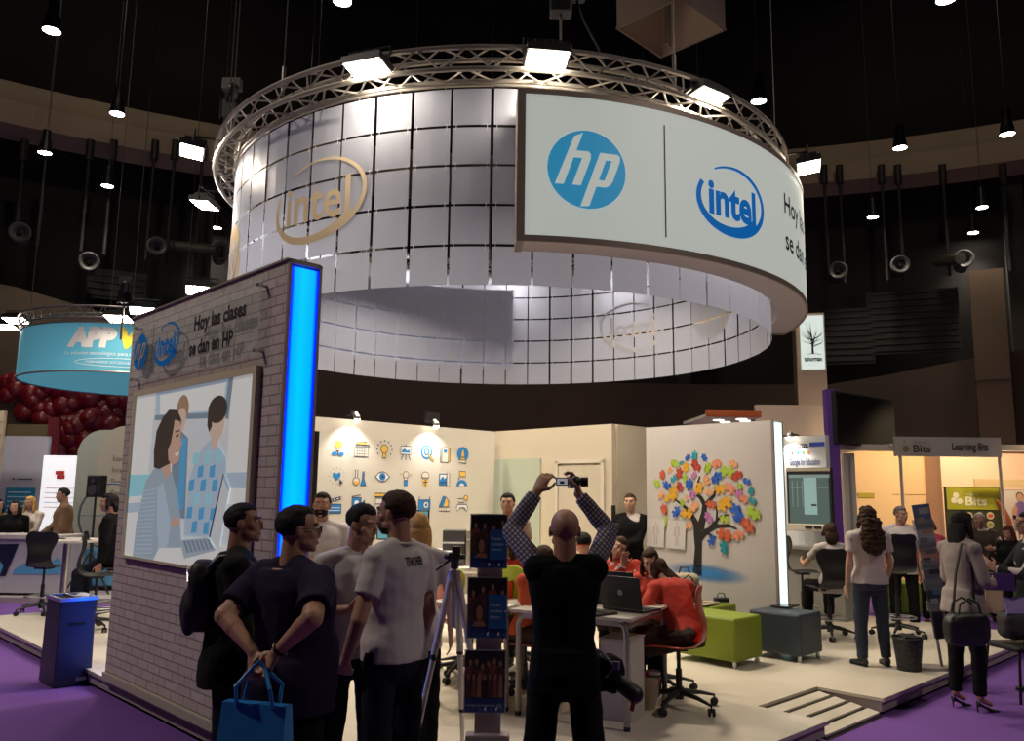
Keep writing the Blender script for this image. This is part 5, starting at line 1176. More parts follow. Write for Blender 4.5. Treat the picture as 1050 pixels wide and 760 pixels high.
for k, (y0, y1, x0, x1) in enumerate(((528, 583, 483, 519), (593, 655, 480, 519), (668, 732, 477, 517))):
    A = D(x0, y0, lY - .05); B = D(x1, y1, lY - .05); w = B.x - A.x; h = A.z - B.z; zc_ = (A.z + B.z) / 2 - PZ; xo = (A.x + B.x) / 2 - t.location.x
    mb = MB(); mb.box((xo, -.02, zc_), (w + .012, .008, h + .012)); pb_ = mb.build('leaflet_panel', mat('clear_edge', (.35, .37, .4), .1, alpha=.55), t)
    mb = MB(); M = Matrix.Translation((xo, -.0245, zc_)); hw, hh = w / 2, h / 2
    yy = [0]
    def q(pts, mi): yy[0] += 1; flat(mb, [(x * hw, z * hh) for x, z in pts], -.0004 * yy[0], M, mi)
    q([(-1, -1), (1, -1), (1, 1), (-1, 1)], 0)
    q([(-1, .0 if k < 2 else -.55), (1, .0 if k < 2 else -.55), (1, 1), (-1, 1)], 5)
    for i in range(4 if k < 2 else 6):
        fx = -.75 + i * (.5 if k < 2 else .3); fz = random.uniform(.5, .75)
        q(ellipse(fx, fz, .16, .15, 14), 6); q(ellipse(fx + .02, fz - .03, .09, .11, 12), 2); q([(fx - .2, fz - .15), (fx + .2, fz - .15), (fx + .25, fz - .45), (fx - .25, fz - .45)], 1 if i % 2 else 7)
    if k < 2:
        q([(-1, -.45), (-.1, -.55), (.0, .1), (-.3, .35), (-.8, .3), (-1, .1)], 1); q(ellipse(-.45, -.12, .30, .36, 18), 6); q(ellipse(-.40, -.18, .17, .26, 16), 2); q([(-.6, -.45), (-.2, -.45), (-.05, -.62), (-.8, -.62)], 2)
        q([(.05, -.7), (1, -.7), (1, .45), (.05, .45)], 3)
        for i, s in enumerate(('Puedo', 'cambiar el', 'futuro')): add_text(mb, s, .15 * hw, (.05 - i * .2) * hh, .024, M=M, y=-.0004 * (yy[0] + 2), mi=4)
    else:
        for i in range(7): q([(-.95 + i * .27, -.5), (-.72 + i * .27, -.5), (-.74 + i * .27, .1 + .1 * (i % 3)), (-.92 + i * .27, .15)], (1, 7, 2, 6)[i % 4]); q(ellipse(-.83 + i * .27, .15, .08, .1, 10), 2)
        add_text(mb, 'Consigue mas con tecnologia', -.9 * hw, -.78 * hh, .014, M=M, y=-.0004 * (yy[0] + 2), mi=4)
        stroke(mb, [(x * hw, z * hh) for x, z in ellipse(.74, -.78, .1, .075, 20)], .002, -.0004 * (yy[0] + 2), M, 4, True); add_text(mb, 'hp', .68 * hw, -.81 * hh, .016, M=M, y=-.0004 * (yy[0] + 3), mi=4)
    for i in range(5): q([(-.3 + i * .28, -.93), (-.2 + i * .28, -.93), (-.2 + i * .28, -.84 + .06 * (i % 2)), (-.3 + i * .28, -.84)], 4 if i % 2 else 3)
    mb.build('leaflet_print', lp, pb_, fixn=False)

# ------------------------------------------------------------------ camera tripod
tY = 5.12; ap = D(466, 590, tY); t = thing('camera_tripod', 'silver camera tripod with a black head beside the leaflet stand', 'tripod', (ap.x, tY, PZ)); ah = ap.z - PZ
for k, (dx, dy) in enumerate(((-.23, -.14), (.22, .16), (.05, .34))):
    top_ = V((.02 * (1 if dx > 0 else -1), 0, ah)); ft = V((dx, dy, .01)); mb = MB(); m1 = top_.lerp(ft, .42); m2 = top_.lerp(ft, .75)
    mb.cyl(top_, m1, .021, n=10); mb.cyl(m1, m2, .018, n=10); mb.cyl(m2, ft, .014, n=10); lg = mb.build('leg', mat('tripod_silver', (.55, .52, .50), .4, .4), t, smooth=40)
    mb = MB(); mb.cyl(m1 + V((0, 0, .015)), m1 - V((0, 0, .02)), .021); mb.cyl(m2 + V((0, 0, .015)), m2 - V((0, 0, .02)), .018); mb.cyl(ft, ft + V((0, 0, .03)), .014); mb.build('clamp', M_black, lg)
mb = MB(); mb.cyl((0, 0, ah - .30), (0, 0, ah + .06), .014); mb.cyl((0, 0, ah - .03), (0, 0, ah + .03), .038, n=16); mb.build('centre_column', M_alu, t, smooth=40)
mb = MB(); mb.cyl((0, 0, ah + .04), (0, 0, ah + .10), .025); mb.box((0, 0, ah + .12), (.07, .10, .03)); mb.box((.01, .0, ah + .155), (.05, .07, .035)); mb.capsule((-.05, .0, ah + .11), (.05, 0, ah + .11), .018); mb.cyl((0, .04, ah + .11), (-.16, -.16, ah + .0), .008); mb.build('tripod_head', M_black, t, smooth=40)

# ------------------------------------------------------------------ seat cubes, bags
def cube(label, org, sa, sb, h, m, grp):
    t = thing('seat_cube', label, 'seat cube', org, rad(45), grp)
    mb = MB(); mb.box((sa / 2, sb / 2, .06 + h / 2), (sa, sb, h)); mb.build('upholstered_block', m, t, bevel=.022)
    for x in (.04, sa - .04):
        for y in (.04, sb - .04): mb = MB(); mb.cyl((x, y, 0), (x, y, .065), .020, n=12); mb.build('leg', M_chrome, t, smooth=40)
    mb = MB(); mb.tube([(.015, .015, .055 + h), (sa - .015, .015, .055 + h), (sa - .015, sb - .015, .055 + h), (.015, sb - .015, .055 + h)], .005, 5, closed=True); mb.build('seam', m, t)
    return t
mg = mat('lime_leather', (.19, .25, .012), .5, bump=.05, noise_scale=40); mbl = mat('slate_leather', (.035, .050, .065), .5, bump=.05, noise_scale=40)
gF, bF = G(755, 687, PZ), G(822, 681, PZ)
cube('lime green seat cube in front of the tree mural', gF, .50, .72, .40, mg, 'seat cubes before the tree mural')
cube('slate blue seat cube at the foot of the white light strip', bF, .47, .56, .40, mbl, 'seat cubes before the tree mural')
g2 = AB(5.05, 2.0, PZ); cube('lime green seat cube behind, carrying papers and a black handbag', g2, .50, .75, .40, mg, 'seat cubes before the tree mural')
b2 = AB(4.86, 2.86, PZ); cube('slate blue seat cube behind, carrying the dark camouflage bag', b2, .50, .55, .40, mbl, 'seat cubes before the tree mural')
camo = mat('camo_dark', (.14, .11, .09), .8, noise_amt=.85, noise_scale=22); camo2 = mat('camo_beige', (.30, .25, .18), .8, noise_amt=.6, noise_scale=26)
def lump(mb, c, s, seed, nu=22, nv=14, amp=.12):
    return mb.ell(c, *s, nu=nu, nv=nv, fn=lambda d: (1 + amp * noise.noise(d * 2.3 + V((seed, 0, 0)))) * (1 / max(.62, (abs(d.x) ** 4 + abs(d.y) ** 4 + abs(d.z) ** 4) ** .25) * .82))
zc = PZ + .47
p = AB(5.2, 3.1, zc); t = thing('camouflage_bag', 'dark camouflage rucksack lying on the blue seat cube under the mural', 'bag', p, rad(-20)); mb = MB(); lump(mb, (0, 0, .13), (.24, .16, .13), 1); mb.build('bag_body', camo, t, smooth=180); mb = MB(); mb.tube([(-.15, -.1, .05), (-.1, -.17, .12), (.05, -.18, .14), (.16, -.12, .06)], .016, 6); mb.build('strap', M_black, t); mb = MB(); mb.box((0, -.13, .05), (.30, .10, .05)); mb.build('front_pocket', M_blackm, t, bevel=.02)
p = AB(5.33, 2.52, zc); t = thing('camouflage_rucksack', 'beige camouflage rucksack behind the black handbag', 'bag', p, rad(-10)); mb = MB(); lump(mb, (0, 0, .155), (.20, .13, .16), 5); mb.build('bag_body', camo2, t, smooth=180); mb = MB(); mb.tube([(-.06, 0, .28), (-.04, 0, .35), (.04, 0, .35), (.06, 0, .28)], .01, 6); mb.build('carry_loop', M_black, t)
p = AB(5.17, 2.36, zc); t = thing('black_handbag', 'small black striped handbag with a round handle on the green cube', 'handbag', p, rad(-15)); mb = MB(); mb.rings([[V((x * w_, y * d_, z)) for x, y in ((-1, -1), (1, -1), (1, 1), (-1, 1))] for w_, d_, z in ((.10, .07, 0), (.115, .075, .08), (.095, .045, .19))]); mb.build('bag_body', M_black, t, bevel=.012); mb = MB(); mb.tube([(-.045, 0, .18), (-.045, 0, .25), (0, 0, .285), (.045, 0, .25), (.045, 0, .18)], .009, 6); mb.build('handle', M_black, t); mb = MB(); [mb.box((x, -.073, .09), (.012, .012, .17)) for x in (-.035, .01, .05)]; mb.build('stripe', camo2, t)
p = AB(5.2, 2.12, zc); t = thing('loose_papers', 'crumpled beige papers spread on the green seat cube', 'papers', p, rad(40)); mb = MB()
for i in range(3): mb.box((i * .09 - .08, i * .03, .006 + i * .004), (.24, .17, .003), rot=Matrix.Rotation(rad(i * 20), 3, 'Z') @ Matrix.Rotation(rad(2 + i), 3, 'Y'))
mb.build('sheets', mat('paper_beige', (.45, .38, .28), .8), t)
p = AB(5.12, 2.05, zc); t = thing('dark_wallet', 'small dark case on the corner of the green seat cube', 'case', AB(5.40, 2.1, zc), rad(10)); mb = MB(); mb.box((0, 0, .03), (.16, .08, .05)); mb.build('case_body', M_black, t, bevel=.012); mb = MB(); mb.tube([(-.05, 0, .05), (-.03, 0, .1), (.03, 0, .1), (.05, 0, .05)], .006, 6); mb.build('case_loop', M_black, t)
p = bF + V((0.05, .62, .466)); t = thing('flat_tablet', 'flat dark tablet lying on the slate blue seat cube', 'tablet', p, rad(50)); mb = MB(); mb.box((0, 0, .008), (.30, .20, .014)); mb.build('tablet_body', M_black, t, bevel=.004); mb = MB(); mb.box((0, 0, .0165), (.26, .17, .002)); mb.build('tablet_glass', mat('tab_glass', (.02, .03, .035), .15), t)

# ------------------------------------------------------------------ right part of the platform
p = G(933, 690, PZ); t = thing('mesh_waste_basket', 'black wire mesh waste basket on the platform beside the curly haired woman', 'waste basket', p + V((.05, .12, 0)))
def mesh_mat():
    m = mat('wire_mesh', (.012, .012, .012), .5); nt = m.node_tree; b = nt.nodes['Principled BSDF']; tc = nt.nodes.new('ShaderNodeTexCoord'); w_ = nt.nodes.new('ShaderNodeTexVoronoi'); w_.inputs['Scale'].default_value = 95
    nt.links.new(tc.outputs['Object'], w_.inputs['Vector']); c = nt.nodes.new('ShaderNodeMath'); c.operation = 'GREATER_THAN'; c.inputs[1].default_value = .42; nt.links.new(w_.outputs['Distance'], c.inputs[0]); mp = nt.nodes.new('ShaderNodeMath'); mp.operation = 'MULTIPLY_ADD'; mp.inputs[1].default_value = .3; mp.inputs[2].default_value = .7; nt.links.new(c.outputs[0], mp.inputs[0]); nt.links.new(mp.outputs[0], b.inputs['Alpha']); return m
n = 28; mb = MB(); mb.rings([[V((r * math.cos(2 * PI * i / n), r * math.sin(2 * PI * i / n), z)) for i in range(n)] for r, z in ((.105, .012), (.135, .30))], cap=False); mb.build('mesh_wall', mesh_mat(), t, smooth=60)
mb = MB(); mb.cyl((0, 0, 0), (0, 0, .014), .107, n=n); mb.tube([(.136 * math.cos(2 * PI * i / n), .136 * math.sin(2 * PI * i / n), .30) for i in range(n)], .007, 6, closed=True); mb.build('rim', M_black, t)
mb = MB(); lump(mb, (0, 0, .28), (.11, .11, .06), 3, amp=.4); mb.build('bin_liner', M_black, t, smooth=180)
# slanted magazine rack
p = G(966, 686, PZ); zt_ = D(938, 526, p.y).z - PZ; tp_ = D(936, 526, p.y + .05); t = thing('magazine_rack', 'slanted steel magazine rack full of leaflets on an oval foot', 'magazine rack', p)
off = V((tp_.x - p.x, 0, zt_)); mb = MB(); mb.loft([(V((-.12, 0, 0)), V((.26, 0, 0)), V((0, .13, 0))), (V((-.12, 0, .025)), V((.25, 0, 0)), V((0, .12, 0)))], 32); mb.build('oval_foot', mat('rack_grey', (.34, .30, .28), .45), t, smooth=40)
mb = MB()
for s_ in (-.0, .10): mb.cyl((s_ + .0, .0, .02), (s_ + off.x, .0, zt_), .014, n=10)
mb.build('slanted_rail', M_alu, t, smooth=50)
rot_ = Matrix.Rotation(math.atan2(off.x, off.z), 3, 'Y')
mcol = [mat('mag_blue', (.10, .16, .26), .4), mat('mag_pale', (.35, .35, .38), .4), mat('mag_skin', (.40, .25, .18), .4), mat('mag_grey', (.14, .14, .17), .4), mat('mag_dark', (.03, .04, .06), .4)]
for k in range(5):
    f = .98 - k * .13; c = V((.05, -.03, .0)) + off * f; h_ = .23
    mb = MB(); mb.box(c - V((0, 0, h_ * .35)), (.19, .03, .10), rot=rot_); pk = mb.build('leaflet_pocket', mat('pocket_clear', (.3, .32, .35), .2, alpha=.5), t)
    mb = MB(); mb.box(c, (.17, .012, h_), rot=rot_); mb.box(c + rot_ @ V((.02, -.008, .05)), (.10, .002, .06), rot=rot_, mi=1); mb.box(c + rot_ @ V((-.03, -.008, -.04)), (.07, .002, .05), rot=rot_, mi=2); mb.build('leaflet', [mcol[k % 5], mcol[(k + 1) % 5], mcol[(k + 2) % 5]], pk)
mb = MB(); mb.box(V((.02, -.03, 0)) + off * .28, (.10, .05, .26), rot=rot_); mb.build('black_holder', M_black, t, bevel=.01)
# chair with a bag at the right edge
p = V((G(1045, 715, 0).x, 6.95, 0)); p = G(1052, 716, 0); t = thing('folding_chair', 'black chair with a grey bag and a violet folder at the right edge', 'chair', p, rad(100))
mb = MB(); mb.box((0, 0, .45), (.42, .42, .05)); mb.build('seat', M_black, t, bevel=.02); mb = MB(); mb.box((0, -.21, .70), (.42, .04, .30)); mb.build('backrest', M_black, t, bevel=.02)
for x in (-.19, .19):
    for y in (-.19, .19): mb = MB(); mb.cyl((x, y, .43), (x * 1.15, y * 1.25, .0), .012); mb.build('leg', M_black, t)
t = thing('grey_shoulder_bag', 'round grey bag resting on the black chair at the right edge', 'bag', p + V((-.02, .04, .475)), 0); mb = MB(); lump(mb, (0, 0, .15), (.17, .12, .15), 8); mb.build('bag_body', mat('bag_grey', (.05, .045, .045), .7), t, smooth=180); mb = MB(); mb.tube([(-.12, 0, .2), (-.05, 0, .33), (.05, 0, .33), (.12, 0, .2)], .012, 6); mb.build('bag_handle', M_black, t)
t = thing('violet_folder', 'pale violet folder lying on the grey bag at the right edge', 'folder', p + V((.03, -.0, .80)), rad(5)); mb = MB(); mb.box((0, 0, .0), (.32, .03, .15), rot=Matrix.Rotation(rad(-15), 3, 'X')); mb.build('cover', mat('folder_violet', (.22, .15, .42), .5), t); mb = MB(); mb.box((0, -.018, .0), (.30, .004, .13), rot=Matrix.Rotation(rad(-15), 3, 'X')); mb.build('paper', mat('folder_paper', (.35, .26, .55), .6), t)
# ------------------------------------------------------------------ people
X_, Y_, Z_ = V((1, 0, 0)), V((0, 1, 0)), V((0, 0, 1))
def rmat(yaw=0, pitch=0, roll=0):
    """pitch > 0 nods forward (towards +Y)"""
    return Matrix.Rotation(rad(yaw), 3, 'Z') @ Matrix.Rotation(rad(-pitch), 3, 'X') @ Matrix.Rotation(rad(roll), 3, 'Y')
def solid(mb, name, m, parent, vox, smooth=4, wr=0., wsc=6., seed=0, fac=.5):
    """weld overlapping closed shapes into one continuous skin"""
    bmesh.ops.recalc_face_normals(mb.bm, faces=mb.bm.faces)
    me = bpy.data.meshes.new(name); mb.bm.to_mesh(me); mb.bm.free()
    o = bpy.data.objects.new(name, me); COL.objects.link(o)
    r = o.modifiers.new('r', 'REMESH'); r.mode = 'VOXEL'; r.voxel_size = vox; r.use_smooth_shade = True
    if smooth: s = o.modifiers.new('s', 'SMOOTH'); s.factor = fac; s.iterations = smooth
    dg = bpy.context.evaluated_depsgraph_get(); dg.update()
    nm = bpy.data.meshes.new_from_object(o.evaluated_get(dg))
    o.modifiers.clear(); o.data = nm; bpy.data.meshes.remove(me); nm.name = name
    if wr:
        sv = V((seed * 3.1, 0, seed * 1.7))
        N = len(nm.vertices); co = [0.] * (3 * N); no = [0.] * (3 * N)
        nm.vertices.foreach_get('co', co); nm.vertices.foreach_get('normal', no)
        for i in range(0, 3 * N, 3):
            x, y, z = co[i:i + 3]
            n = noise.noise(V((x * wsc, y * wsc, z * wsc * 1.6)) + sv) + .5 * noise.noise(V((x * wsc * 2.3, y * wsc * 2.3, z * wsc * 3.1)) + sv)
            co[i] += no[i] * n * wr; co[i + 1] += no[i + 1] * n * wr; co[i + 2] += no[i + 2] * n * wr
        nm.vertices.foreach_set('co', co); nm.update()
    nm.materials.clear(); nm.materials.append(m)
    for p in nm.polygons: p.use_smooth = True
    o.parent = parent
    return o
SKIN = {}
def skin(k='mid'):
    c = {'mid': (.42, .22, .145), 'light': (.52, .30, .21), 'dark': (.26, .13, .08), 'tan': (.34, .17, .10)}[k]
    return mat('skin_' + k, c, .5, noise_amt=.06, noise_scale=25)
def cloth(name, col=(.5, .5, .5), rough=.9, **k): return mat('cloth_' + name, col, rough, noise_amt=k.pop('na', .08), noise_scale=30, bump=.05, **k)
def arm_chain(J, side, H):
    return J['sh' + side], J['el' + side], J['wr' + side]
def hand(mb, wr, d, n, side, H, curl=.35, spread=1., fat=1., grip=0.):
    """d: direction of the hand, n: palm normal; side +1 = thumb on the +s side"""
    k = H / 1.72; d = V(d).normalized(); n = (V(n) - d * V(n).dot(d)).normalized(); s = d.cross(n) * side
    pc = wr + d * .045 * k
    mb.loft([(wr - d * .01 * k, s * .026 * k, n * .019 * k), (wr + d * .03 * k, s * .036 * k, n * .017 * k), (wr + d * .07 * k, s * .042 * k, n * .015 * k), (wr + d * .092 * k, s * .038 * k, n * .012 * k)], 12, power=2.6)
    for i, (off, L) in enumerate(((.031, .068), (.0105, .076), (-.0105, .071), (-.031, .056))):
        p = wr + d * (.086 - abs(off) * .12) * k + s * off * k * spread; a = 0; L *= k
        dd = (d + s * (off * 2.2 * (spread - .6))).normalized()
        r = .0088 * k * fat
        for seg, (fr, cu) in enumerate(((.45, 40), (.32, 55), (.23, 40))):
            a += cu * (curl + (grip if seg else grip * .6))
            q = p + (dd * math.cos(rad(a)) + n * math.sin(rad(a))) * L * fr * (1.15)
            mb.capsule(p, q, r, r * .92, 8); p = q; r *= .93
    p0 = wr + d * .022 * k + s * .026 * k; p1 = p0 + (d * .55 + s * .75 + n * .25).normalized() * .038 * k
    p2 = p1 + (d * .85 + s * (.25 - grip * .5) + n * (.25 + grip * .7)).normalized() * .032 * k; p3 = p2 + (d * .9 + s * (-.1 - grip * .4) + n * (.3 + grip * .5)).normalized() * .024 * k
    mb.capsule(p0, p1, .014 * k * fat, .0115 * k * fat, 8); mb.capsule(p1, p2, .0112 * k * fat, .0098 * k * fat, 8); mb.capsule(p2, p3, .0098 * k * fat, .0085 * k * fat, 8)

def skeleton(H, P):
    """local frame: figure faces +Y, its right is +X"""
    J = {}; k = H
    pel = V(P.get('pel', (0, 0, .525 * H)))
    T = rmat(P.get('twist', 0), P.get('lean', 2), P.get('tilt', 0))
    PV = rmat(P.get('hiptwist', 0), 0, 0)
    J['pel'] = pel; J['T'] = T; J['PV'] = PV
    J['waist'] = pel + T @ V((0, .0, .10 * k)); J['chest'] = pel + T @ V((0, .0, .20 * k)); J['nb'] = pel + T @ V((0, -.012 * k, .305 * k))
    hw = .055 * k; sw = P.get('sw', .108) * k
    sh_up = P.get('shup', 0) * k
    for s, x in (('R', 1), ('L', -1)):
        J['sh' + s] = J['nb'] + T @ V((x * sw, .0, -.035 * k + sh_up)); J['hip' + s] = pel + PV @ V((x * hw, 0, -.01 * k))
        arm = P.get('arm' + s, ((x * .12, -.02, -1), (x * .05, .15, -1)))
        ua, fa = .172 * k, .148 * k
        if 'wr' + s in P:      # wrist target: two-bone solve, elbow hint
            w = V(P['wr' + s]); S = J['sh' + s]; dv = w - S; L = min(dv.length, (ua + fa) * .999); dn = dv.normalized(); w = S + dn * L
            hint = V(P.get('hint' + s, (x * .6, -.6, -.6))); hint = (hint - dn * hint.dot(dn)).normalized(); ca = (ua * ua + L * L - fa * fa) / (2 * ua * L); ca = max(-1, min(1, ca)); sa = math.sqrt(1 - ca * ca)
            J['el' + s] = S + dn * ua * ca + hint * ua * sa; J['wr' + s] = w
        else:
            J['el' + s] = J['sh' + s] + V(arm[0]).normalized() * ua; J['wr' + s] = J['el' + s] + V(arm[1]).normalized() * fa
        leg = P.get('leg' + s, ((x * .05, .03, -1), (x * .0, -.04, -1)))
        J['kn' + s] = J['hip' + s] + V(leg[0]).normalized() * .238 * k; J['an' + s] = J['kn' + s] + V(leg[1]).normalized() * .235 * k
        J['ft' + s] = V(P.get('foot' + s, (x * .22, 1, 0))).normalized()
    J['hr'] = rmat(P.get('hyaw', 0), P.get('hpitch', 0), P.get('hroll', 0))
    J['hc'] = J['nb'] + (T @ V((0, .2, 1)) * .35 + J['hr'] @ V((0, .12, 1)) * .65).normalized() * .097 * k
    return J
def head_shapes(mb, J, H, fem=False, jaw=1.):
    k = H / 1.72 * (1.0); R = J['hr']; c = J['hc']
    def p(x, y, z): return c + R @ V((x * k, y * k, z * k))
    def e(x, y, z, a, b, d, **q): mb.ell(p(x, y, z), a * k, b * k, d * k, M=R, **q)
    e(0, -.012, .022, .074, .094, .084, nu=24, nv=16)
    e(0, .028, -.035, .058 * jaw, .062, .074, nu=20, nv=12)
    e(0, .045, -.075, .040 * jaw, .042, .032); e(0, .072, -.094, .020, .018, .015)
    for s in (-1, 1):
        e(s * .040, .052, -.022, .024, .026, .026); e(s * .076, -.004, -.012, .009, .018, .030); e(s * .03, .078, .030, .024, .012, .009)
        e(s * .045, .03, -.062, .020 * jaw, .035, .022)
    mb.loft([(p(0, .084, .014), R @ X_ * .008 * k, R @ Z_ * .008 * k), (p(0, .100, -.012), R @ X_ * .010 * k, R @ V((0, .5, 1)) * .010 * k), (p(0, .108, -.026), R @ X_ * .014 * k, R @ Z_ * .010 * k), (p(0, .092, -.038), R @ X_ * .012 * k, R @ Z_ * .006 * k)], 10)
    e(0, .086, -.058, .022, .010, .006); e(0, .083, -.067, .019, .010, .007)
    mb.capsule(J['nb'] - V((0, 0, .02 * k)), p(0, -.018, -.045), (.052 if fem else .068) * k, (.046 if fem else .060) * k, 14)
    for s in ('R', 'L'): mb.capsule(J['nb'] + V((0, -.01 * k, (.020 if fem else .030) * k)), J['sh' + s].lerp(J['nb'], .35) - V((0, 0, .004)), (.030 if fem else .036) * k, .030 * k, 10)
def person(label, loc, rz, H, P, C, vox=.0075, sk='mid', det=1):
    t = thing('person', label, 'person', loc, rz)
    J = skeleton(H, P); k = H / 1.72; fem = C.get('fem', False); W = C.get('build', 1.); T, PV = J['T'], J['PV']
    belly = C.get('belly', 0.)
    SM = skin(sk); far = vox > .011; fat = 1.0 if not far else 1.25
    TX, TY = T @ X_, T @ Y_; PX, PY = PV @ X_, PV @ Y_
    def torso(mb, g, z0=-.03, z1=.305, top=True):
        secs = [(-.055, .088, .075, 0), (-.02, .100 if not fem else .104, .078, 0), (.03, .098 if not fem else .100, .072, .004 + belly * .02), (.09, .086 if not fem else .076, .063 + belly * .018, .006 + belly * .02), (.15, .091 if not fem else .080, .066, .004), (.20, .100 if not fem else .088, .070, .002), (.245, .106 if not fem else .094, .064, -.004), (.275, .098 if not fem else .086, .050, -.010), (.295, .060, .040, -.012), (.312, .036, .034, -.010)]
        L = []
        for z, a, b, yo in secs:
            if z < z0 - .001 or z > z1 + .001: continue
            u = max(0, min(1, z / .10)); ax = (PX.lerp(TX, u)).normalized(); ay = (PY.lerp(TY, u)).normalized()
            base = J['pel'] + T @ V((0, yo * H, z * H)) if z > 0 else J['pel'] + V((0, 0, z * H))
            L.append((base, ax * (a * H * W + g), ay * (b * H * (W if W < 1.08 else W * 1.02) + g)))
        mb.loft(L, 20, power=2.35)
        if fem and z1 > .2:
            for s in (-1, 1): mb.ell(J['chest'] + T @ V((s * .046 * H, .045 * H, .012 * H)), .040 * H + g, .036 * H + g, .040 * H + g)
        if z1 > .2 and top:
            for s in ('R', 'L'): mb.capsule(J['nb'] + T @ V(((.03 if s == 'R' else -.03) * H, -.0, -.012 * H)), J['sh' + s], .030 * H + g * .8, .033 * H + g, 12)
    def leg(mb, s, g, end=1., rr=None):
        a, b, c = J['hip' + s], J['kn' + s], J['an' + s]; q = rr or (.052, .034, .032, .021); 
        mb.capsule(a, b, q[0] * H * W + g, q[1] * H + g, 14); c2 = b.lerp(c, end)
        mb.capsule(b, b.lerp(c, .35 * end), q[1] * H + g, q[2] * H + g, 14)
        d = (c2 - b).normalized(); Q = d.to_track_quat('Z', 'Y'); r0, r1 = q[2] * H + g, q[3] * H + g
        mb.loft([(b.lerp(c2, .3), Q @ X_ * r0, Q @ Y_ * r0), (c2, Q @ X_ * r1, Q @ Y_ * r1)], 14)
    # ---- the body: one continuous skin
    mb = MB(); head_shapes(mb, J, H, fem, C.get('jaw', 1.)); torso(mb, -.002)
    for s, x in (('R', 1), ('L', -1)):
        S, E_, Wr = arm_chain(J, s, H)
        ar = (.030, .025, .023, .0155) if not fem else (.026, .021, .019, .014)
        mb.capsule(S, E_, ar[0] * H * W, ar[1] * H * W, 14); mb.capsule(E_, E_.lerp(Wr, .3), ar[1] * H * W * .96, ar[2] * H * W, 12); mb.capsule(E_.lerp(Wr, .3), Wr, ar[2] * H * W, ar[3] * H, 12)
        hd = P.get('hd' + s); d = V(hd) if hd else (Wr - E_); n = V(P.get('hn' + s, (-x, .2, 0)))
        hand(mb, Wr, d, n, P.get('th' + s, 1) * (1 if V(n).cross(d).length > 0 else 1) * x * P.get('flip' + s, 1), H, P.get('curl' + s, .35), P.get('spread' + s, 1.), fat, P.get('grip' + s, 0.))
        leg(mb, s, -.004)
        if C.get('bare_feet') or C.get('shoe') == 'heel': mb.capsule(J['an' + s], J['an' + s] + J['ft' + s] * .10 * k + V((0, 0, -.05 * k)), .028 * k, .022 * k)
        else: mb.capsule(J['an' + s], J['an' + s] + J['ft' + s] * .08 * k + V((0, 0, -.03 * k)), .03 * k, .026 * k)
    body = solid(mb, 'body', SM, t, vox, 2 if vox < .009 else 2)
    # ---- trousers / skirt
    cv = max(vox * 1.3, .009)
    if C.get('legs'):
        mb = MB(); torso(mb, .010, -.06, .05, False)
        lo = C.get('leg_end', .97)
        for s in ('R', 'L'): leg(mb, s, C.get('leg_fit', .012), lo, C.get('leg_r', (.052, .038, .036, .030)))
        mb.ell(J['pel'] - V((0, .0, .045 * H)), .07 * H, .055 * H, .05 * H)
        solid(mb, C.get('legs_name', 'trousers'), C['legs'], t, cv, 3, .006, 7, seed=len(label))
    if C.get('skirt'):
        mb = MB(); hemc = (J['knR'] + J['knL']) / 2; seat = P.get('seated')
        if seat:
            for s in ('R', 'L'): mb.capsule(J['hip' + s], J['kn' + s].lerp(J['hip' + s], .02), .066 * H, .058 * H, 14)
            mb.capsule(J['pel'] + V((0, .02, 0)), hemc, .085 * H, .075 * H, 16); torso(mb, .014, -.06, .05, False)
        else: mb.loft([(J['pel'] + V((0, 0, .05 * H)), PX * .095 * H, PY * .075 * H), (J['pel'] - V((0, 0, .03 * H)), PX * .115 * H, PY * .095 * H), (hemc, PX * .14 * H, PY * .12 * H)], 24)
        solid(mb, 'skirt', C['skirt'], t, cv, 3, .008, 8, seed=3)
        for s in ('R', 'L'):
            mb = MB(); leg(mb, s, .002); solid(mb, 'sock', cloth('black', (.012, .012, .014)), t, cv, 2)
    # ---- shoes
    if not C.get('noshoe'):
        for s, x in (('R', 1), ('L', -1)):
            a = J['an' + s]; f = J['ft' + s]; u = V((0, 0, 1)); sd = f.cross(u).normalized(); mb = MB()
            if C.get('shoe') == 'heel':
                b0 = a + V((0, 0, -.065 * k)) ; toe = a + f * .155 * k + V((0, 0, -.115 * k))
                mb.loft([(a - f * .035 * k + V((0, 0, -.035 * k)), sd * .024 * k, u * .026 * k), (a + f * .03 * k + V((0, 0, -.068 * k)), sd * .026 * k, u * .014 * k), (a + f * .10 * k + V((0, 0, -.10 * k)), sd * .036 * k, u * .018 * k), (toe + f * .03 * k, sd * .012 * k, u * .010 * k)], 12)
                mb.cyl(a - f * .035 * k + V((0, 0, -.05 * k)), a - f * .030 * k + V((0, 0, -.128 * k)), .011 * k, .005 * k)
            else:
                z = -.040 * H / 1 * 0 - .045 * k
                mb.loft([(a - f * .065 * k + V((0, 0, z * .75)), sd * .020 * k, u * .022 * k), (a - f * .045 * k + V((0, 0, z * .5)), sd * .034 * k, u * .045 * k), (a + f * .01 * k + V((0, 0, z * .45)), sd * .038 * k, u * .048 * k), (a + f * .08 * k + V((0, 0, z * .85)), sd * .042 * k, u * .030 * k), (a + f * .15 * k + V((0, 0, z)), sd * .040 * k, u * .024 * k), (a + f * .19 * k + V((0, 0, z)), sd * .020 * k, u * .016 * k)], 14)
            solid(mb, 'shoe', C.get('shoe_m', M_black), t, .008, 2)
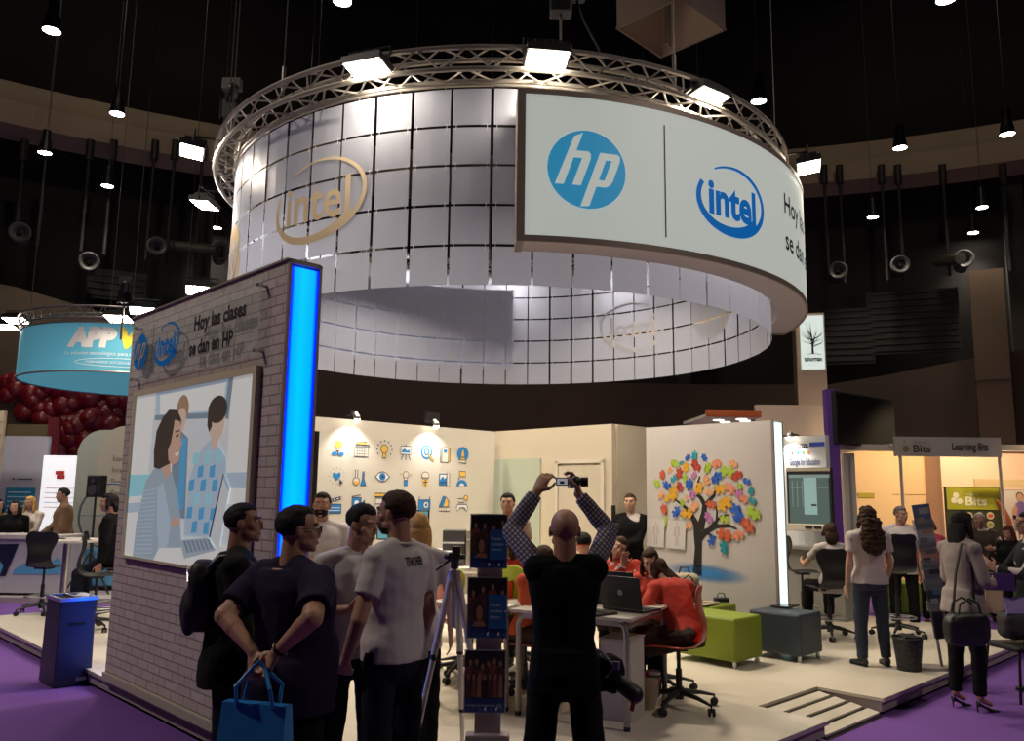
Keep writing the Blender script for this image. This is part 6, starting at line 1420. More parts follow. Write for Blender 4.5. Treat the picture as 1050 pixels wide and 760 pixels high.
            if C.get('shoe') != 'heel':
                mb = MB(); mb.loft([(a - f * .065 * k + V((0, 0, -.066 * k)), sd * .028 * k, u * .008 * k), (a + f * .04 * k + V((0, 0, -.066 * k)), sd * .038 * k, u * .008 * k), (a + f * .15 * k + V((0, 0, -.066 * k)), sd * .041 * k, u * .008 * k), (a + f * .19 * k + V((0, 0, -.066 * k)), sd * .022 * k, u * .008 * k)], 12); mb.build('sole', C.get('sole_m', M_black), t.children[-1], smooth=40)
    # ---- shirt / jacket
    def top(name, m, g, hem, sleeve, wr=.006, collar=True, seed=1, z1=.295, open_front=False):
        mb = MB(); mb2 = mb
        if hem < -.055:
            secs = [(hem * H, .108 if not fem else .110, .084)]
            b0 = J['pel'] + V((0, 0, hem * H)); 
            mb.loft([(b0, PX * (.107 * H * W + g), PY * (.083 * H * W + g)), (J['pel'] - V((0, 0, .0)), PX * (.101 * H * W + g), PY * (.079 * H * W + g + belly * .02 * H)), (J['pel'] + T @ V((0, belly * .02 * H, .06 * H)), TX * (.092 * H * W + g), TY * (.070 * H * W + g + belly * .02 * H))], 20, power=2.35)
            torso(mb, g, -.02, z1)
        else: torso(mb, g, hem, z1)
        for s in ('R', 'L'):
            S, E_, Wr = arm_chain(J, s, H); r0, r1, r2 = .034 * H * W + g * .6, .029 * H * W + g * .7, .021 * H + g * .6
            if fem: r0, r1, r2 = r0 * .88, r1 * .88, r2 * .95
            if sleeve <= 0: mb.capsule(S.lerp(J['nb'], .12), S, r0 * .86, r0 * .86); continue
            e1 = S.lerp(E_, min(1, sleeve)); d = (E_ - S).normalized(); Q = d.to_track_quat('Z', 'Y')
            ra = r0 + (r1 - r0) * min(1, sleeve)
            mb.capsule(S, S.lerp(e1, .5), r0, r0, 14)
            mb.loft([(S, Q @ X_ * r0, Q @ Y_ * r0), (e1, Q @ X_ * (ra + .004), Q @ Y_ * (ra + .004))], 14)
            if sleeve > 1:
                mb.capsule(E_, E_, r1, r1, 12); e2 = E_.lerp(Wr, min(1, sleeve - 1)); d = (Wr - E_).normalized(); Q = d.to_track_quat('Z', 'Y'); rb = r1 + (r2 - r1) * min(1, sleeve - 1)
                mb.loft([(E_, Q @ X_ * r1, Q @ Y_ * r1), (e2, Q @ X_ * rb, Q @ Y_ * rb)], 14)
        if collar: 
            mb.loft([(J['nb'] + V((0, 0, -.03 * k)), TX * .085 * k, TY * .075 * k), (J['nb'] + T @ V((0, .004, .018 * k)), TX * .066 * k, TY * .062 * k)], 16)
        return solid(mb, name, m, t, cv, 3, wr, 6.5, seed)
    if C.get('under'): top('shirt', C['under'], .008, -.05, C.get('under_sl', 1.96), .006, True, 4, .30)
    tp_ = None
    if C.get('top'): tp_ = top(C.get('top_name', 'shirt'), C['top'], C.get('fit', .014), C.get('hem', -.07), C.get('sleeve', .62), C.get('wr', .007), C.get('collar', True), len(label) % 17)
    if C.get('polo'):      # folded collar
        mb = MB(); nbk = J['nb'] + T @ V((0, 0, .02 * k))
        pts = []
        for i in range(21):
            a = rad(-60 + 300 * i / 20) ; pts.append(nbk + TX * .066 * k * math.cos(a + 0) + TY * (-.064 * k * math.sin(a)) + T @ V((0, 0, -.012 * k if 3 < i < 17 else -.022 * k)))
        mb.tube(pts, [.010 * k] * 21, 8); solid(mb, 'collar', C['top'], t, .006, 2)
    if C.get('print'):
        body_txt, zz, fw, m_ = C['print']; mb = MB(); M = Matrix.Translation(J['chest']) @ T.to_4x4() @ Matrix.Rotation(PI if C.get('back', True) else PI, 4, 'Z') 
        # lettering on the back, laid onto the cloth
        add_text(mb, body_txt, -fw / 2, zz, .06, M=Matrix.Translation(J['chest'] + T @ V((0, -.2, 0))) @ T.to_4x4(), y=0, fit=fw, offset=.002)
        slice_x(mb, .02); o = mb.build('print_lettering', m_, t, fixn=False)
        sw = o.modifiers.new('w', 'SHRINKWRAP'); sw.target = tp_; sw.wrap_method = 'PROJECT'; sw.use_project_z = False; sw.use_project_x = False; sw.use_project_y = True; sw.use_positive_direction = True; sw.use_negative_direction = True; sw.offset = .003
        sw.wrap_mode = 'ABOVE_SURFACE'
    # ---- face, hair, extras
    R = J['hr']; hc = J['hc']
    def hp_(x, y, z): return hc + R @ V((x * k, y * k, z * k))
    HM = C.get('hair_m') or mat('hair_dark', (.014, .009, .007), .75, spec=.25, noise_amt=.3, noise_scale=60)
    if det >= 1:
        for s in (-1, 1):
            mb = MB(); mb.ell(hp_(s * .031, .073, .004), .0125 * k, .0125 * k, .009 * k, M=R, nu=10, nv=6, mi=0); mb.ell(hp_(s * .031, .0835, .004), .0052 * k, .004 * k, .0052 * k, M=R, nu=8, nv=5, mi=1); mb.build('eye', [mat('eye_white', (.5, .46, .42), .3), M_black], t, smooth=180)
            mb = MB(); mb.tube([hp_(s * .014, .087, .024), hp_(s * .032, .084, .029), hp_(s * .048, .071, .026)], .0035 * k, 6); mb.build('eyebrow', HM, t)
        mb = MB(); mb.ell(hp_(0, .0935, -.0625), .021 * k, .0055 * k, .0045 * k, M=R, nu=12, nv=6); mb.build('lips', mat('lip', (.34, .11, .085), .5), t, smooth=180)
    st = C.get('hair', 'short')
    if st != 'bald':
        thick = {'short': .10, 'buzz': .035, 'long': .12, 'curly': .17, 'bun': .08, 'bob': .15}[st]
        line = C.get('line', .50)
        def fn(d):
            # face opening: front, below the hair line
            f = max(0., d.y - .15) * 2.2; low = (line - d.z)
            m_ = 1.
            if d.y > .12 and d.z < line + .25: m_ = 1 - min(1, f * 1.6) * min(1, max(0, low + .25) * 3)
            if d.z < -.35 and st in ('short', 'buzz'): m_ *= max(0, 1 - (-.35 - d.z) * 3.2)
            if st in ('short', 'buzz') and d.y > -.1 and d.z < -.05: m_ *= max(0, 1 - (d.y + .1) * 5)
            n_ = noise.noise(d * (5. if st != 'curly' else 9) + V((len(label), 0, 0)))
            return 1.0 + (thick * (1 + .35 * n_ * (1 if st != 'curly' else 1.8)) + .055) * m_ - .055
        mb = MB(); mb.ell(hp_(0, -.012, .022), .0755 * k, .096 * k, .086 * k, M=R, nu=44, nv=30, fn=fn)
        hv = .006 if vox < .011 else .010
        if st in ('long', 'curly', 'bob'):
            L = C.get('hair_len', .30) * k; T2 = T @ V((0, 0, -1)); wv = C.get('hair_w', 1.)
            root = hp_(0, -.055, -.01); fall = V((0, 0, -1)) if C.get('hair_fall') is None else V(C['hair_fall']).normalized()
            bk = R @ Y_ * -1; bk.z = 0
            secs = []
            for i in range(9):
                u = i / 8; w_ = (.078 + .018 * math.sin(u * PI) - .028 * u * u) * k * wv; dpt = (.052 - .016 * u) * k
                if st == 'curly': w_ = (.080 + .030 * math.sin(min(1, u * 1.2) * PI * .62) + .007 * math.sin(u * 17)) * k * wv * (1 if u < .75 else 1 - (u - .75) * 2.2); dpt += (.022 - .02 * u) * k + .014 * k
                c_ = root + fall * (L * u) + bk * (.020 * math.sin(u * 2.6) + .012 + (.045 * u if st == 'curly' else 0)) * k
                secs.append((c_, R @ X_ * w_, bk * dpt))
            mb.loft(secs, 18)
            for s in (-1, 1):
                fl = C.get('front_len', .5); p0 = hp_(s * .062, .012, .045); p1 = hp_(s * .082, .010, -.03); p2 = p1 + fall * L * fl * .6 + R @ V((s * .006, .01, 0)); p3 = p1 + fall * L * fl + R @ V((-s * .012, -.005, 0))
                mb.tube([p0, p1, p1.lerp(p2, .5), p2, p3], [.020 * k, .025 * k, .026 * k, .022 * k, .008 * k], 10)
        if st == 'bun': mb.ell(hp_(0, -.10, .05), .04 * k, .04 * k, .04 * k)
        solid(mb, 'hair', HM, t, hv, 1, .020 if st == 'curly' else .0028, 20 if st == 'curly' else 26, seed=len(label))
    if C.get('beard'):
        def bf(d):
            m_ = 1. if (d.z < .05 and d.y > -.25) else 0.
            if d.z > -.25 and d.y > .75: m_ = 0.
            return .93 + .12 * m_
        mb = MB(); mb.ell(hp_(0, .032, -.055), .060 * k, .064 * k, .056 * k, M=R, nu=30, nv=20, fn=bf); mb.ell(hp_(0, .095, -.048), .026 * k, .008 * k, .006 * k, M=R, nu=12, nv=6); solid(mb, 'beard', HM, t, .005, 1, .002, 40)
    if C.get('glasses'):
        mb = MB()
        for s in (-1, 1):
            c_ = hp_(s * .033, .103, .002); mb.tube([c_ + R @ V((.023 * k * math.cos(q), 0, .016 * k * math.sin(q))) for q in [i * PI / 8 for i in range(16)]], .0018 * k, 5, closed=True); mb.cyl(hp_(s * .056, .102, .006), hp_(s * .080, .0, .004), .0018 * k, n=5)
        mb.cyl(hp_(-.01, .105, .004), hp_(.01, .105, .004), .0018 * k, n=5); mb.build('glasses', M_black, t)
    t['_h'] = H; del t['_h']
    bpy.context.view_layer.update()
    return t, J
def headpos(px, py, Y, z=0.):      # base position under the top of a head seen at (px, py) at depth Y
    p = D(px, py, Y); return V((p.x, p.y, z)), p.z - z
def az(deg): return rad(deg)       # rz: 0 = faces away from the camera (+Y); 180 = faces the camera; 90 = faces picture left

POLO = cloth('white_polo', (.55, .50, .50)); JEANS = cloth('navy_jeans', (.008, .009, .018), spec=.2); BLACKC = cloth('black', (.006, .006, .007), spec=.15); DKGR = cloth('dark_green', (.008, .009, .007), spec=.2); PURP = cloth('deep_purple', (.012, .006, .028), spec=.2); REDC = cloth('red_wool', (.50, .045, .025), .9)
TEE = cloth('white_tee', (.55, .48, .47)); SK = cloth('plaid_skirt', (.035, .014, .012), na=.5)
HB = mat('hair_brown', (.045, .022, .012), .75, spec=.25, noise_amt=.35, noise_scale=60); HBL = mat('hair_blond', (.58, .32, .10), .75, spec=.25, noise_amt=.3, noise_scale=50); HGR = mat('hair_grey', (.13, .11, .10), .6, noise_amt=.3, noise_scale=50); HRED = mat('hair_auburn', (.09, .022, .012), .75, spec=.25, noise_amt=.3, noise_scale=50); HBK = mat('hair_black', (.010, .008, .008), .75, spec=.25, noise_amt=.3, noise_scale=60)
if True:
    # plaid for the photographer's shirt
    m = mat('plaid_shirt', (.2, .17, .2), .85); nt = m.node_tree; b = nt.nodes['Principled BSDF']; tc = nt.nodes.new('ShaderNodeTexCoord'); sp = nt.nodes.new('ShaderNodeSeparateXYZ'); nt.links.new(tc.outputs['Object'], sp.inputs[0])
    def band(sock, fr, wd, off=0.):
        a = nt.nodes.new('ShaderNodeMath'); a.operation = 'MULTIPLY_ADD'; a.inputs[1].default_value = fr; a.inputs[2].default_value = off; nt.links.new(sock, a.inputs[0]); c = nt.nodes.new('ShaderNodeMath'); c.operation = 'FRACT'; nt.links.new(a.outputs[0], c.inputs[0]); l = nt.nodes.new('ShaderNodeMath'); l.operation = 'LESS_THAN'; l.inputs[1].default_value = wd; nt.links.new(c.outputs[0], l.inputs[0]); return l.outputs[0]
    ad = nt.nodes.new('ShaderNodeMath'); ad.operation = 'ADD'; nt.links.new(sp.outputs['X'], ad.inputs[0]); nt.links.new(sp.outputs['Z'], ad.inputs[1])
    sb_ = nt.nodes.new('ShaderNodeMath'); sb_.operation = 'SUBTRACT'; nt.links.new(sp.outputs['Z'], sb_.inputs[0]); nt.links.new(sp.outputs['X'], sb_.inputs[1])
    b1, b2 = band(ad.outputs[0], 36, .32), band(sb_.outputs[0], 36, .32)
    mx = nt.nodes.new('ShaderNodeMath'); mx.operation = 'MAXIMUM'; nt.links.new(b1, mx.inputs[0]); nt.links.new(b2, mx.inputs[1])
    cm = nt.nodes.new('ShaderNodeMixRGB'); cm.inputs[1].default_value = (.26, .22, .27, 1); cm.inputs[2].default_value = (.03, .024, .05, 1); nt.links.new(mx.outputs[0], cm.inputs[0]); nt.links.new(cm.outputs[0], b.inputs['Base Color'])
PLAID = mat('plaid_shirt')

# --- people on the carpet in front
q, H = headpos(246, 512, 4.55); person('man with a cropped head in a dark jacket wearing a backpack, leftmost in front', q, az(-72), H, dict(hyaw=-12, lean=3, armR=((.15, .12, -1), (.0, .5, -1)), armL=((-.10, .05, -1), (.1, .6, -.8)), hpitch=-2), dict(legs=JEANS, top=DKGR, top_name='jacket', sleeve=1.98, hem=-.09, fit=.020, wr=.010, hair='buzz', line=.5, hair_m=HBK, under=cloth('navy_tee', (.010, .010, .035)), build=1.02), .0065, 'tan')
bpk = thing('backpack', 'black rounded backpack worn by the man at the left', 'backpack', q, az(-72))
mb = MB(); mb.ell((.0, -.165, 1.20), .14, .080, .215, nu=24, nv=16, fn=lambda d: 1 / max(.7, (abs(d.x) ** 4 + abs(d.y) ** 4 + abs(d.z) ** 4) ** .25) * .86); mb.ell((0, -.22, 1.12), .11, .05, .13); solid(mb, 'bag_body', cloth('pack_black', (.010, .010, .011), .6), bpk, .01, 3, .004, 9)
for s in (-1, 1): mb = MB(); mb.tube([(s * .09, -.14, 1.33), (s * .11, -.08, 1.40), (s * .12, .02, 1.415), (s * .125, .11, 1.33), (s * .115, .12, 1.20), (s * .13, .02, 1.08), (s * .12, -.13, 1.02)], .018, 8); mb.build('shoulder_strap', M_black, bpk, smooth=60)
mb = MB(); mb.tube([(-.10, -.235, 1.28), (-.08, -.24, 1.32), (0, -.245, 1.34), (.08, -.24, 1.32), (.10, -.235, 1.28)], .005, 5); mb.build('zip_line', M_chrome, bpk)

q, H = headpos(306, 517, 3.98); H = 1.70
tp, Jp = person('heavy man in a deep purple tee holding a blue bag behind his back', q, az(-36), H, dict(sw=.112, hyaw=-36, hpitch=2, lean=0, wrR=(.19, -.235, 1.06), wrL=(.055, -.25, 1.05), hintR=(1, -.35, .15), hintL=(-.7, -.8, .0), hdR=(-.5, -.15, -.8), hdL=(.5, -.15, -.8), hnR=(-.2, -1, .2), hnL=(.2, -1, .2), gripR=.5, gripL=.6), dict(legs=BLACKC, top=PURP, sleeve=.80, hem=-.08, fit=.022, wr=.009, hair='short', line=.62, hair_m=HBK, glasses=True, build=1.15, belly=.8, jaw=1.12, collar=True, leg_r=(.054, .042, .040, .034)), .0062, 'mid')
hnd = tp.matrix_world @ V((.13, -.29, .99))
bg_ = thing('tote_bag', 'bright blue paper tote bag hanging behind the man in purple', 'bag', hnd + V((.03, -.05, -.39)), az(-14))
tb = mat('tote_blue', (.008, .17, .48), .5); mb = MB(); mb.rings([[V((x * w_, y * d_, z)) for x, y in ((-1, -1), (1, -1), (1, 1), (-1, 1))] for w_, d_, z in ((.15, .05, -.09), (.155, .045, .10), (.15, .025, .27))], mi=0); mb.build('bag_body', tb, bg_)
for y in (-.025, .025): mb = MB(); mb.tube([(-.08, y, .26), (-.075, y * 2, .34), (-.03, 0, .41), (-.0, 0, .435), (.03, 0, .41), (.085, y * 2, .34), (.09, y, .26)], .009, 6); mb.build('handle', tb, bg_)
mb = MB(); add_text(mb, 'SMART', -.115, .05, .07, y=-.0485, fit=.23, offset=.001); mb.build('bag_lettering', M_printw, bg_, fixn=False)
wrp = Jp['wrL']; tm = thing('wristwatch', 'dark band on the wrist behind the man in purple', 'watch', tp.matrix_world @ Jp['wrR'], 0); mb = MB(); dd = (tp.matrix_world.to_3x3() @ (Jp['wrR'] - Jp['elR'])).normalized(); Q = dd.to_track_quat('Z', 'Y'); mb.tube([dd * -.03 + Q @ V((.033 * math.cos(a), .033 * math.sin(a), 0)) for a in [i * PI / 8 for i in range(16)]], .007, 6, closed=True); mb.build('watch_band', M_black, tm); mb = MB(); mb.cyl(dd * -.03 + Q @ V((0, -.032, 0)), dd * -.03 + Q @ V((0, -.042, 0)), .014); mb.build('watch_face', M_chrome, tm)

q, H = headpos(368, 513, 4.72); person('man in a white polo facing right, between the heavy man and the TEACHER man', q, az(-148), H, dict(hyaw=28, hpitch=12, lean=2, wrR=(.12, .22, 1.14), hintR=(.9, -.4, -.8), wrL=(-.20, .20, 1.10), hintL=(-.8, -.4, -.9), hdR=(-.7, .6, .2), hdL=(.6, .7, .25), hnR=(-.3, -.2, 1), hnL=(.3, -.3, 1), gripR=.35, gripL=.3), dict(legs=JEANS, top=POLO, sleeve=.66, hem=-.05, fit=.014, wr=.008, polo=True, hair='short', line=.55, hair_m=HBK, beard=False, build=.98), .0065, 'mid')

q, H = headpos(410, 500, 4.45); H = min(H, 1.80)
person('tall bearded man in a white polo lettered TEACHER seen from behind', q, az(56), H, dict(sw=.096, hyaw=14, hpitch=4, lean=1, armR=((.16, -.08, -1), (-.02, .30, -1)), wrL=(-.235, .12, .90), hintL=(-.8, -.8, 0), hdL=(.5, .5, -.7), hnL=(.6, .4, .2), gripL=.4, legR=((.06, .02, -1), (.03, -.03, -1))), dict(legs=JEANS, top=POLO, sleeve=.62, hem=-.035, fit=.016, wr=.008, polo=True, print=('TEACHER', .085, .13, M_dark), hair='short', line=.52, hair_m=HB, beard=True, build=.97), .0065, 'mid')
def wrist_band(label, pr_, J_, side):
    W_ = pr_.matrix_world @ J_['wr' + side]; dd = (pr_.matrix_world.to_3x3() @ (J_['wr' + side] - J_['el' + side])).normalized(); Q = dd.to_track_quat('Z', 'Y')
    tm = thing('wristwatch', label, 'watch', W_); mb = MB(); mb.tube([dd * -.03 + Q @ V((.032 * math.cos(a), .032 * math.sin(a), 0)) for a in [i * PI / 8 for i in range(16)]], .007, 6, closed=True); mb.build('watch_band', M_black, tm); mb = MB(); mb.box(dd * -.03 + Q @ V((0, .034, 0)), (.02, .02, .02)); mb.build('watch_face', M_chrome, tm)

q, H = headpos(429, 530, 5.35, PZ); H = 1.50
person('woman with long blond hair standing behind the man lettered TEACHER', q, az(5), H, dict(hyaw=10, armR=((.2, -.0, -1), (.05, .25, -1))), dict(fem=True, legs=BLACKC, top=TEE, sleeve=.6, hem=-.09, fit=.014, hair='long', hair_m=HBL, hair_len=.34), .009, 'light')
q, H = headpos(331, 503, 7.1, PZ); person('bearded man in a white polo standing behind the blue light panel', q, az(-165), H, dict(hyaw=-10, wrR=(-.02, .26, 1.05)), dict(legs=BLACKC, top=POLO, sleeve=.6, polo=True, hair='short', beard=True, hair_m=HBK), .009, 'mid')

# --- the man filming, arms raised
q, H = headpos(579, 518, 4.3); H = 1.70
pp_, Jf = person('bald man filming with raised arms, black vest over a plaid shirt', q, az(3), H, dict(sw=.082, hpitch=-2, lean=-1, shup=.018, wrR=(.095, .20, 1.755), wrL=(-.130, .20, 1.765), hintR=(.8, .62, .1), hintL=(-.8, .62, .1), hdR=(-.10, .25, 1), hdL=(.45, .2, .8), hnR=(-1, .2, -.1), hnL=(.5, .9, -.5), gripR=.55, gripL=.40, flipL=1, legR=((.09, .0, -1), (.05, -.02, -1)), legL=((-.09, .0, -1), (-.05, -.02, -1))), dict(legs=BLACKC, under=PLAID, under_sl=1.93, top=cloth('black_vest', (.004, .004, .005), spec=.1), top_name='vest', sleeve=0, hem=-.06, fit=.022, wr=.007, hair='bald', build=.90, belly=.3, leg_r=(.052, .042, .040, .035)), .006, 'tan')
Wt = pp_.matrix_world
cp_ = Wt @ V((.075, .25, 1.82)); vc = thing('camcorder', 'small black camcorder with its screen flipped out, held up by the bald man', 'camcorder', cp_, az(3))
mb = MB(); mb.capsule((.0, -.06, 0), (0, .06, 0), .034, .030, 14); mb.box((0, 0, -.005), (.055, .13, .06)); mb.build('camera_body', M_black, vc, smooth=40)
mb = MB(); mb.cyl((0, .06, 0), (0, .10, 0), .026, n=18); mb.build('lens_barrel', M_black, vc, smooth=40); mb = MB(); mb.cyl((.034, -.03, .0), (.075, -.035, .0), .026, n=14); mb.build('hand_grip', M_black, vc, smooth=40)
mb = MB(); mb.box((-.068, -.055, .0), (.070, .010, .044)); fs = mb.build('flip_screen', M_black, vc, bevel=.002); mb = MB(); mb.box((-.069, -.0608, .0), (.056, .002, .033), mi=0); mb.box((-.07, -.0622, -.005), (.024, .001, .014), mi=1); mb.build('display', [mat('cam_screen', (.3, .3, .35), .3, emit=(.45, .45, .5), es=.5), M_dark], fs)

# --- seated pupils in red and the seat of each
def seated(label, loc, rz, H, P, C, vox=.009, sk='light', seat=.47):
    P = dict(P); P.setdefault('pel', (0, 0, seat + .095 * H / 1.6)); P['seated'] = True
    P.setdefault('legR', ((.12, 1, -.05), (.02, .08, -1))); P.setdefault('legL', ((-.12, 1, -.05), (-.02, .08, -1)))
    return person(label, loc, rz, H, P, C, vox, sk)
RED = dict(fem=True, top=REDC, top_name='sweater', sleeve=1.95, hem=-.05, fit=.020, wr=.010, skirt=SK, hair='long', hair_m=HB)
cs = G(694, 726, PZ)
dirt = rt + rad(90)
# girl on the orange chair, bent to the table, long hair falling over her back
seated('girl in a red sweater with very long hair bent over on the orange chair', V((cs.x + .10, cs.y + .0, PZ)), az(26), 1.46, dict(pel=(0, 0, .545), lean=36, hiptwist=38, hyaw=14, hpitch=50, wrL=(-.44, .34, .69), hintL=(-.5, -.6, -.6), hdL=(.1, 1, -.15), hnL=(0, 0, -1), curlL=.25, wrR=(-.02, .42, .84), hintR=(.6, .2, -1), hdR=(-.4, .3, .9), hnR=(0, 1, .2), legR=((-.55, .85, -.28), (.02, -.02, -1)), legL=((-.75, .65, -.22), (-.05, .06, -1))), dict(RED, hem=-.03, hair_len=.40, front_len=.12, hair_w=.95, hair_fall=(.60, -.42, -.72)), .0075, 'light')
q = V((D(674, 600, 7.15).x, 7.15, PZ))
seated('smiling dark haired girl with a white collar and dark tie behind the table', q, az(150), 1.46, dict(lean=14, hyaw=15, hpitch=22, hroll=6, wrR=(.20, .26, 1.04), hintR=(.8, .2, -1), hdR=(-.3, .2, .9), hnR=(-.5, .6, 0), wrL=(-.12, .36, .72), hdL=(.4, .9, -.1), hnL=(0, 0, -1)), dict(RED, hair_len=.26, under=cloth('white_collar', (.6, .56, .54))), .0075, 'light', .43)
c = D(678, 640, 7.1); chair('swivel_chair', 'orange shell swivel chair mostly hidden behind the smiling girl', 'chair', V((q.x, q.y, PZ)) + V((.0, .05, 0)), az(150), .43, M_orange)
q2 = V((D(640, 600, 7.75).x, 7.75, PZ))
seated('girl in a red sweater with a white collar leaning sideways, behind the smiling girl', q2, az(165), 1.50, dict(lean=2, tilt=10, hyaw=15, hpitch=8, hroll=-26, wrR=(.34, .12, .98), hintR=(1, -.2, -.4), wrL=(-.14, .36, .84), hdL=(.6, .6, 0), hnL=(0, 0, -1)), dict(RED, hair_len=.30, under=cloth('white_collar')), .009, 'light', .46)
chair('swivel_chair', 'lime shell chair hidden under the leaning girl', 'chair', q2, az(165), .46, M_lime)
q3 = V((D(541, 600, 6.9).x, 6.9, PZ))
seated('girl in an orange red sweater with long brown hair beside the upper leaflet panel', q3 + V((0, 0, 0)), az(-128), 1.50, dict(lean=16, hyaw=-10, hpitch=22, wrR=(.12, .36, .74), wrL=(-.12, .36, .74)), dict(RED, top=cloth('orange_red_wool', (.55, .085, .025), .9), hair_len=.42, front_len=.7), .009, 'light', .44)
chair('swivel_chair', 'orange shell chair under the girl beside the leaflet panel', 'chair', q3, az(-128), .44, M_orange)
q4 = V((D(533, 575, 8.1).x, 8.1, PZ)); seated('pupil in a red sweater turned away, behind the lime chair', q4, az(150), 1.56, dict(lean=20, hpitch=30, hyaw=-20), dict(RED, hair_len=.2), .011, 'light', .46)
chair('swivel_chair', 'orange shell chair of the pupil turned away', 'chair', q4, az(150), .46, M_orange)
q5 = V((D(602, 560, 8.3).x, 8.3, PZ)); seated('dark haired pupil just behind the right shoulder of the bald man', q5, az(20), 1.62, dict(lean=8, hpitch=10), dict(RED, fem=False, hair='short', hair_m=HBK), .011, 'light', .40)
chair('swivel_chair', 'orange shell chair of the pupil hidden behind the bald man', 'chair', q5, az(20), .40, M_orange)
q, H = headpos(521, 504, 8.7, PZ); person('person mostly hidden behind the left elbow of the bald man', q + V((.0, 0, 0)), az(170), min(H, 1.66), dict(), dict(legs=BLACKC, top=cloth('beige_top', (.4, .33, .26)), sleeve=.6, hair='short', hair_m=HBK), .013, 'light', det=0)

# --- cameraman at the gap beside the mural
q = V((D(646, 505, 10.55).x, 10.55, PZ)); H = D(646, 505, 10.55).z - PZ
tc_, Jc = person('young man in a black pullover holding a camera, in the gap beside the mural', q, az(170), H, dict(hyaw=-8, wrR=(.20, .24, 1.14), wrL=(.06, .28, 1.02), hintR=(.7, -.4, -1), hdR=(-.2, .3, .9), hdL=(.4, .6, .3), hnR=(-1, .3, 0), hnL=(0, 0, 1), gripR=.5, gripL=.3), dict(legs=BLACKC, top=BLACKC, top_name='pullover', sleeve=1.95, under=TEE, hair='short', hair_m=HB), .009, 'light')
W0 = tc_.matrix_world; t = thing('video_camera', 'black camera with a side handle held by the young man in black', 'video camera', W0 @ V((.17, .33, 1.22)), az(170)); mb = MB(); mb.box((0, 0, 0), (.10, .15, .10)); mb.capsule((0, .05, 0), (0, .14, 0), .04, .045); mb.build('camera_body', M_black, t, bevel=.01); mb = MB(); mb.box((.02, -.03, .17), (.05, .06, .20)); mb.build('microphone_block', M_black, t, bevel=.01)

# --- shoulder bag and gear hanging at the bald man's right hip
t = thing('camera_bag', 'black camera bag with grey straps hanging at the hip of the bald man', 'bag', q * 0 + V((D(622, 700, 4.45).x, 4.45, .62)), az(-20)); mb = MB(); lump(mb, (-.02, 0, .22), (.13, .09, .11), 4, amp=.2); solid(mb, 'bag_body', BLACKC, t, .01, 2); mb = MB(); mb.capsule((.03, 0, .20), (.15, -.04, .14), .045, .05); mb.build('lens_case', M_black, t, smooth=60); mb = MB(); mb.tube([(-.14, 0, .32), (-.02, -.05, .34), (.06, -.07, .27), (.02, -.09, .22)], .008, 6); mb.build('strap', mat('strap_grey', (.22, .20, .22), .6), t); mb = MB(); mb.box((.155, -.075, .10), (.022, .006, .07), rot=Matrix.Rotation(rad(15), 3, 'Y')); mb.build('orange_tag', mat('tag_orange', (.75, .10, .02), .5), t); mb = MB(); mb.box((.07, -.085, .28), (.035, .01, .04)); mb.build('buckle', mat('buckle_grey', (.3, .28, .36), .4), t)

# --- right side
s1 = SB[4]
seated('woman in a white tee on a black stool facing the touch screen', V((s1.x + .07, s1.y, PZ)), az(8), 1.54, dict(lean=4, hyaw=-12, wrR=(.2, .38, .84), wrL=(-.2, .38, .84)), dict(fem=True, top=TEE, sleeve=.6, hem=-.06, legs=BLACKC, hair='long', hair_m=HB, hair_len=.16, front_len=.2, wr=.008, fit=.010), .009, 'light', .51)
q, H = headpos(888, 518, 8.4, PZ); person('woman with long curly dark hair, white tee and blue jeans, seen from behind', q, az(6), H, dict(hyaw=4, lean=0, armR=((.18, .0, -1), (.0, .5, -.9)), armL=((-.20, -.0, -1), (.05, .35, -1)), legR=((.06, .0, -1), (.05, -.02, -1)), legL=((-.06, .02, -1), (-.03, -.05, -1))), dict(fem=True, top=TEE, sleeve=.55, hem=-.03, legs=cloth('blue_jeans', (.022, .030, .055)), hair='curly', hair_len=.40, hair_w=1.30, hair_m=HB, fit=.018, build=1.0, leg_r=(.054, .036, .033, .024)), .0075, 'light')
q, H = headpos(922, 518, 11.4, .0); person('grey haired man in a white polo looking left behind the tall stool', q, az(158), H, dict(hyaw=38, hpitch=6), dict(legs=BLACKC, top=POLO, polo=True, sleeve=.6, hair='short', hair_m=HGR), .009, 'mid')
q, H = headpos(952, 531, 12.2, .0); person('woman with auburn hair in a pink jacket behind the magazine rack', q, az(176), H, dict(), dict(fem=True, legs=BLACKC, top=cloth('pink_jacket', (.50, .07, .11)), top_name='jacket', under=BLACKC, sleeve=1.9, hair='bob', hair_len=.10, hair_m=HRED), .011, 'tan')
q, H = headpos(1004, 524, 12.6, .0); person('balding man in a dark suit looking down before the green poster', q, az(150), H, dict(hpitch=22, lean=8, wrR=(.1, .35, 1.05), wrL=(-.15, .35, 1.05)), dict(legs=BLACKC, top=cloth('brown_suit', (.05, .032, .022)), top_name='jacket', under=TEE, sleeve=1.95, hair='short', line=.75, hair_m=mat('hair_white', (.40, .33, .27), .6)), .010, 'mid')
q, H = headpos(984, 527, 7.35, 0.)
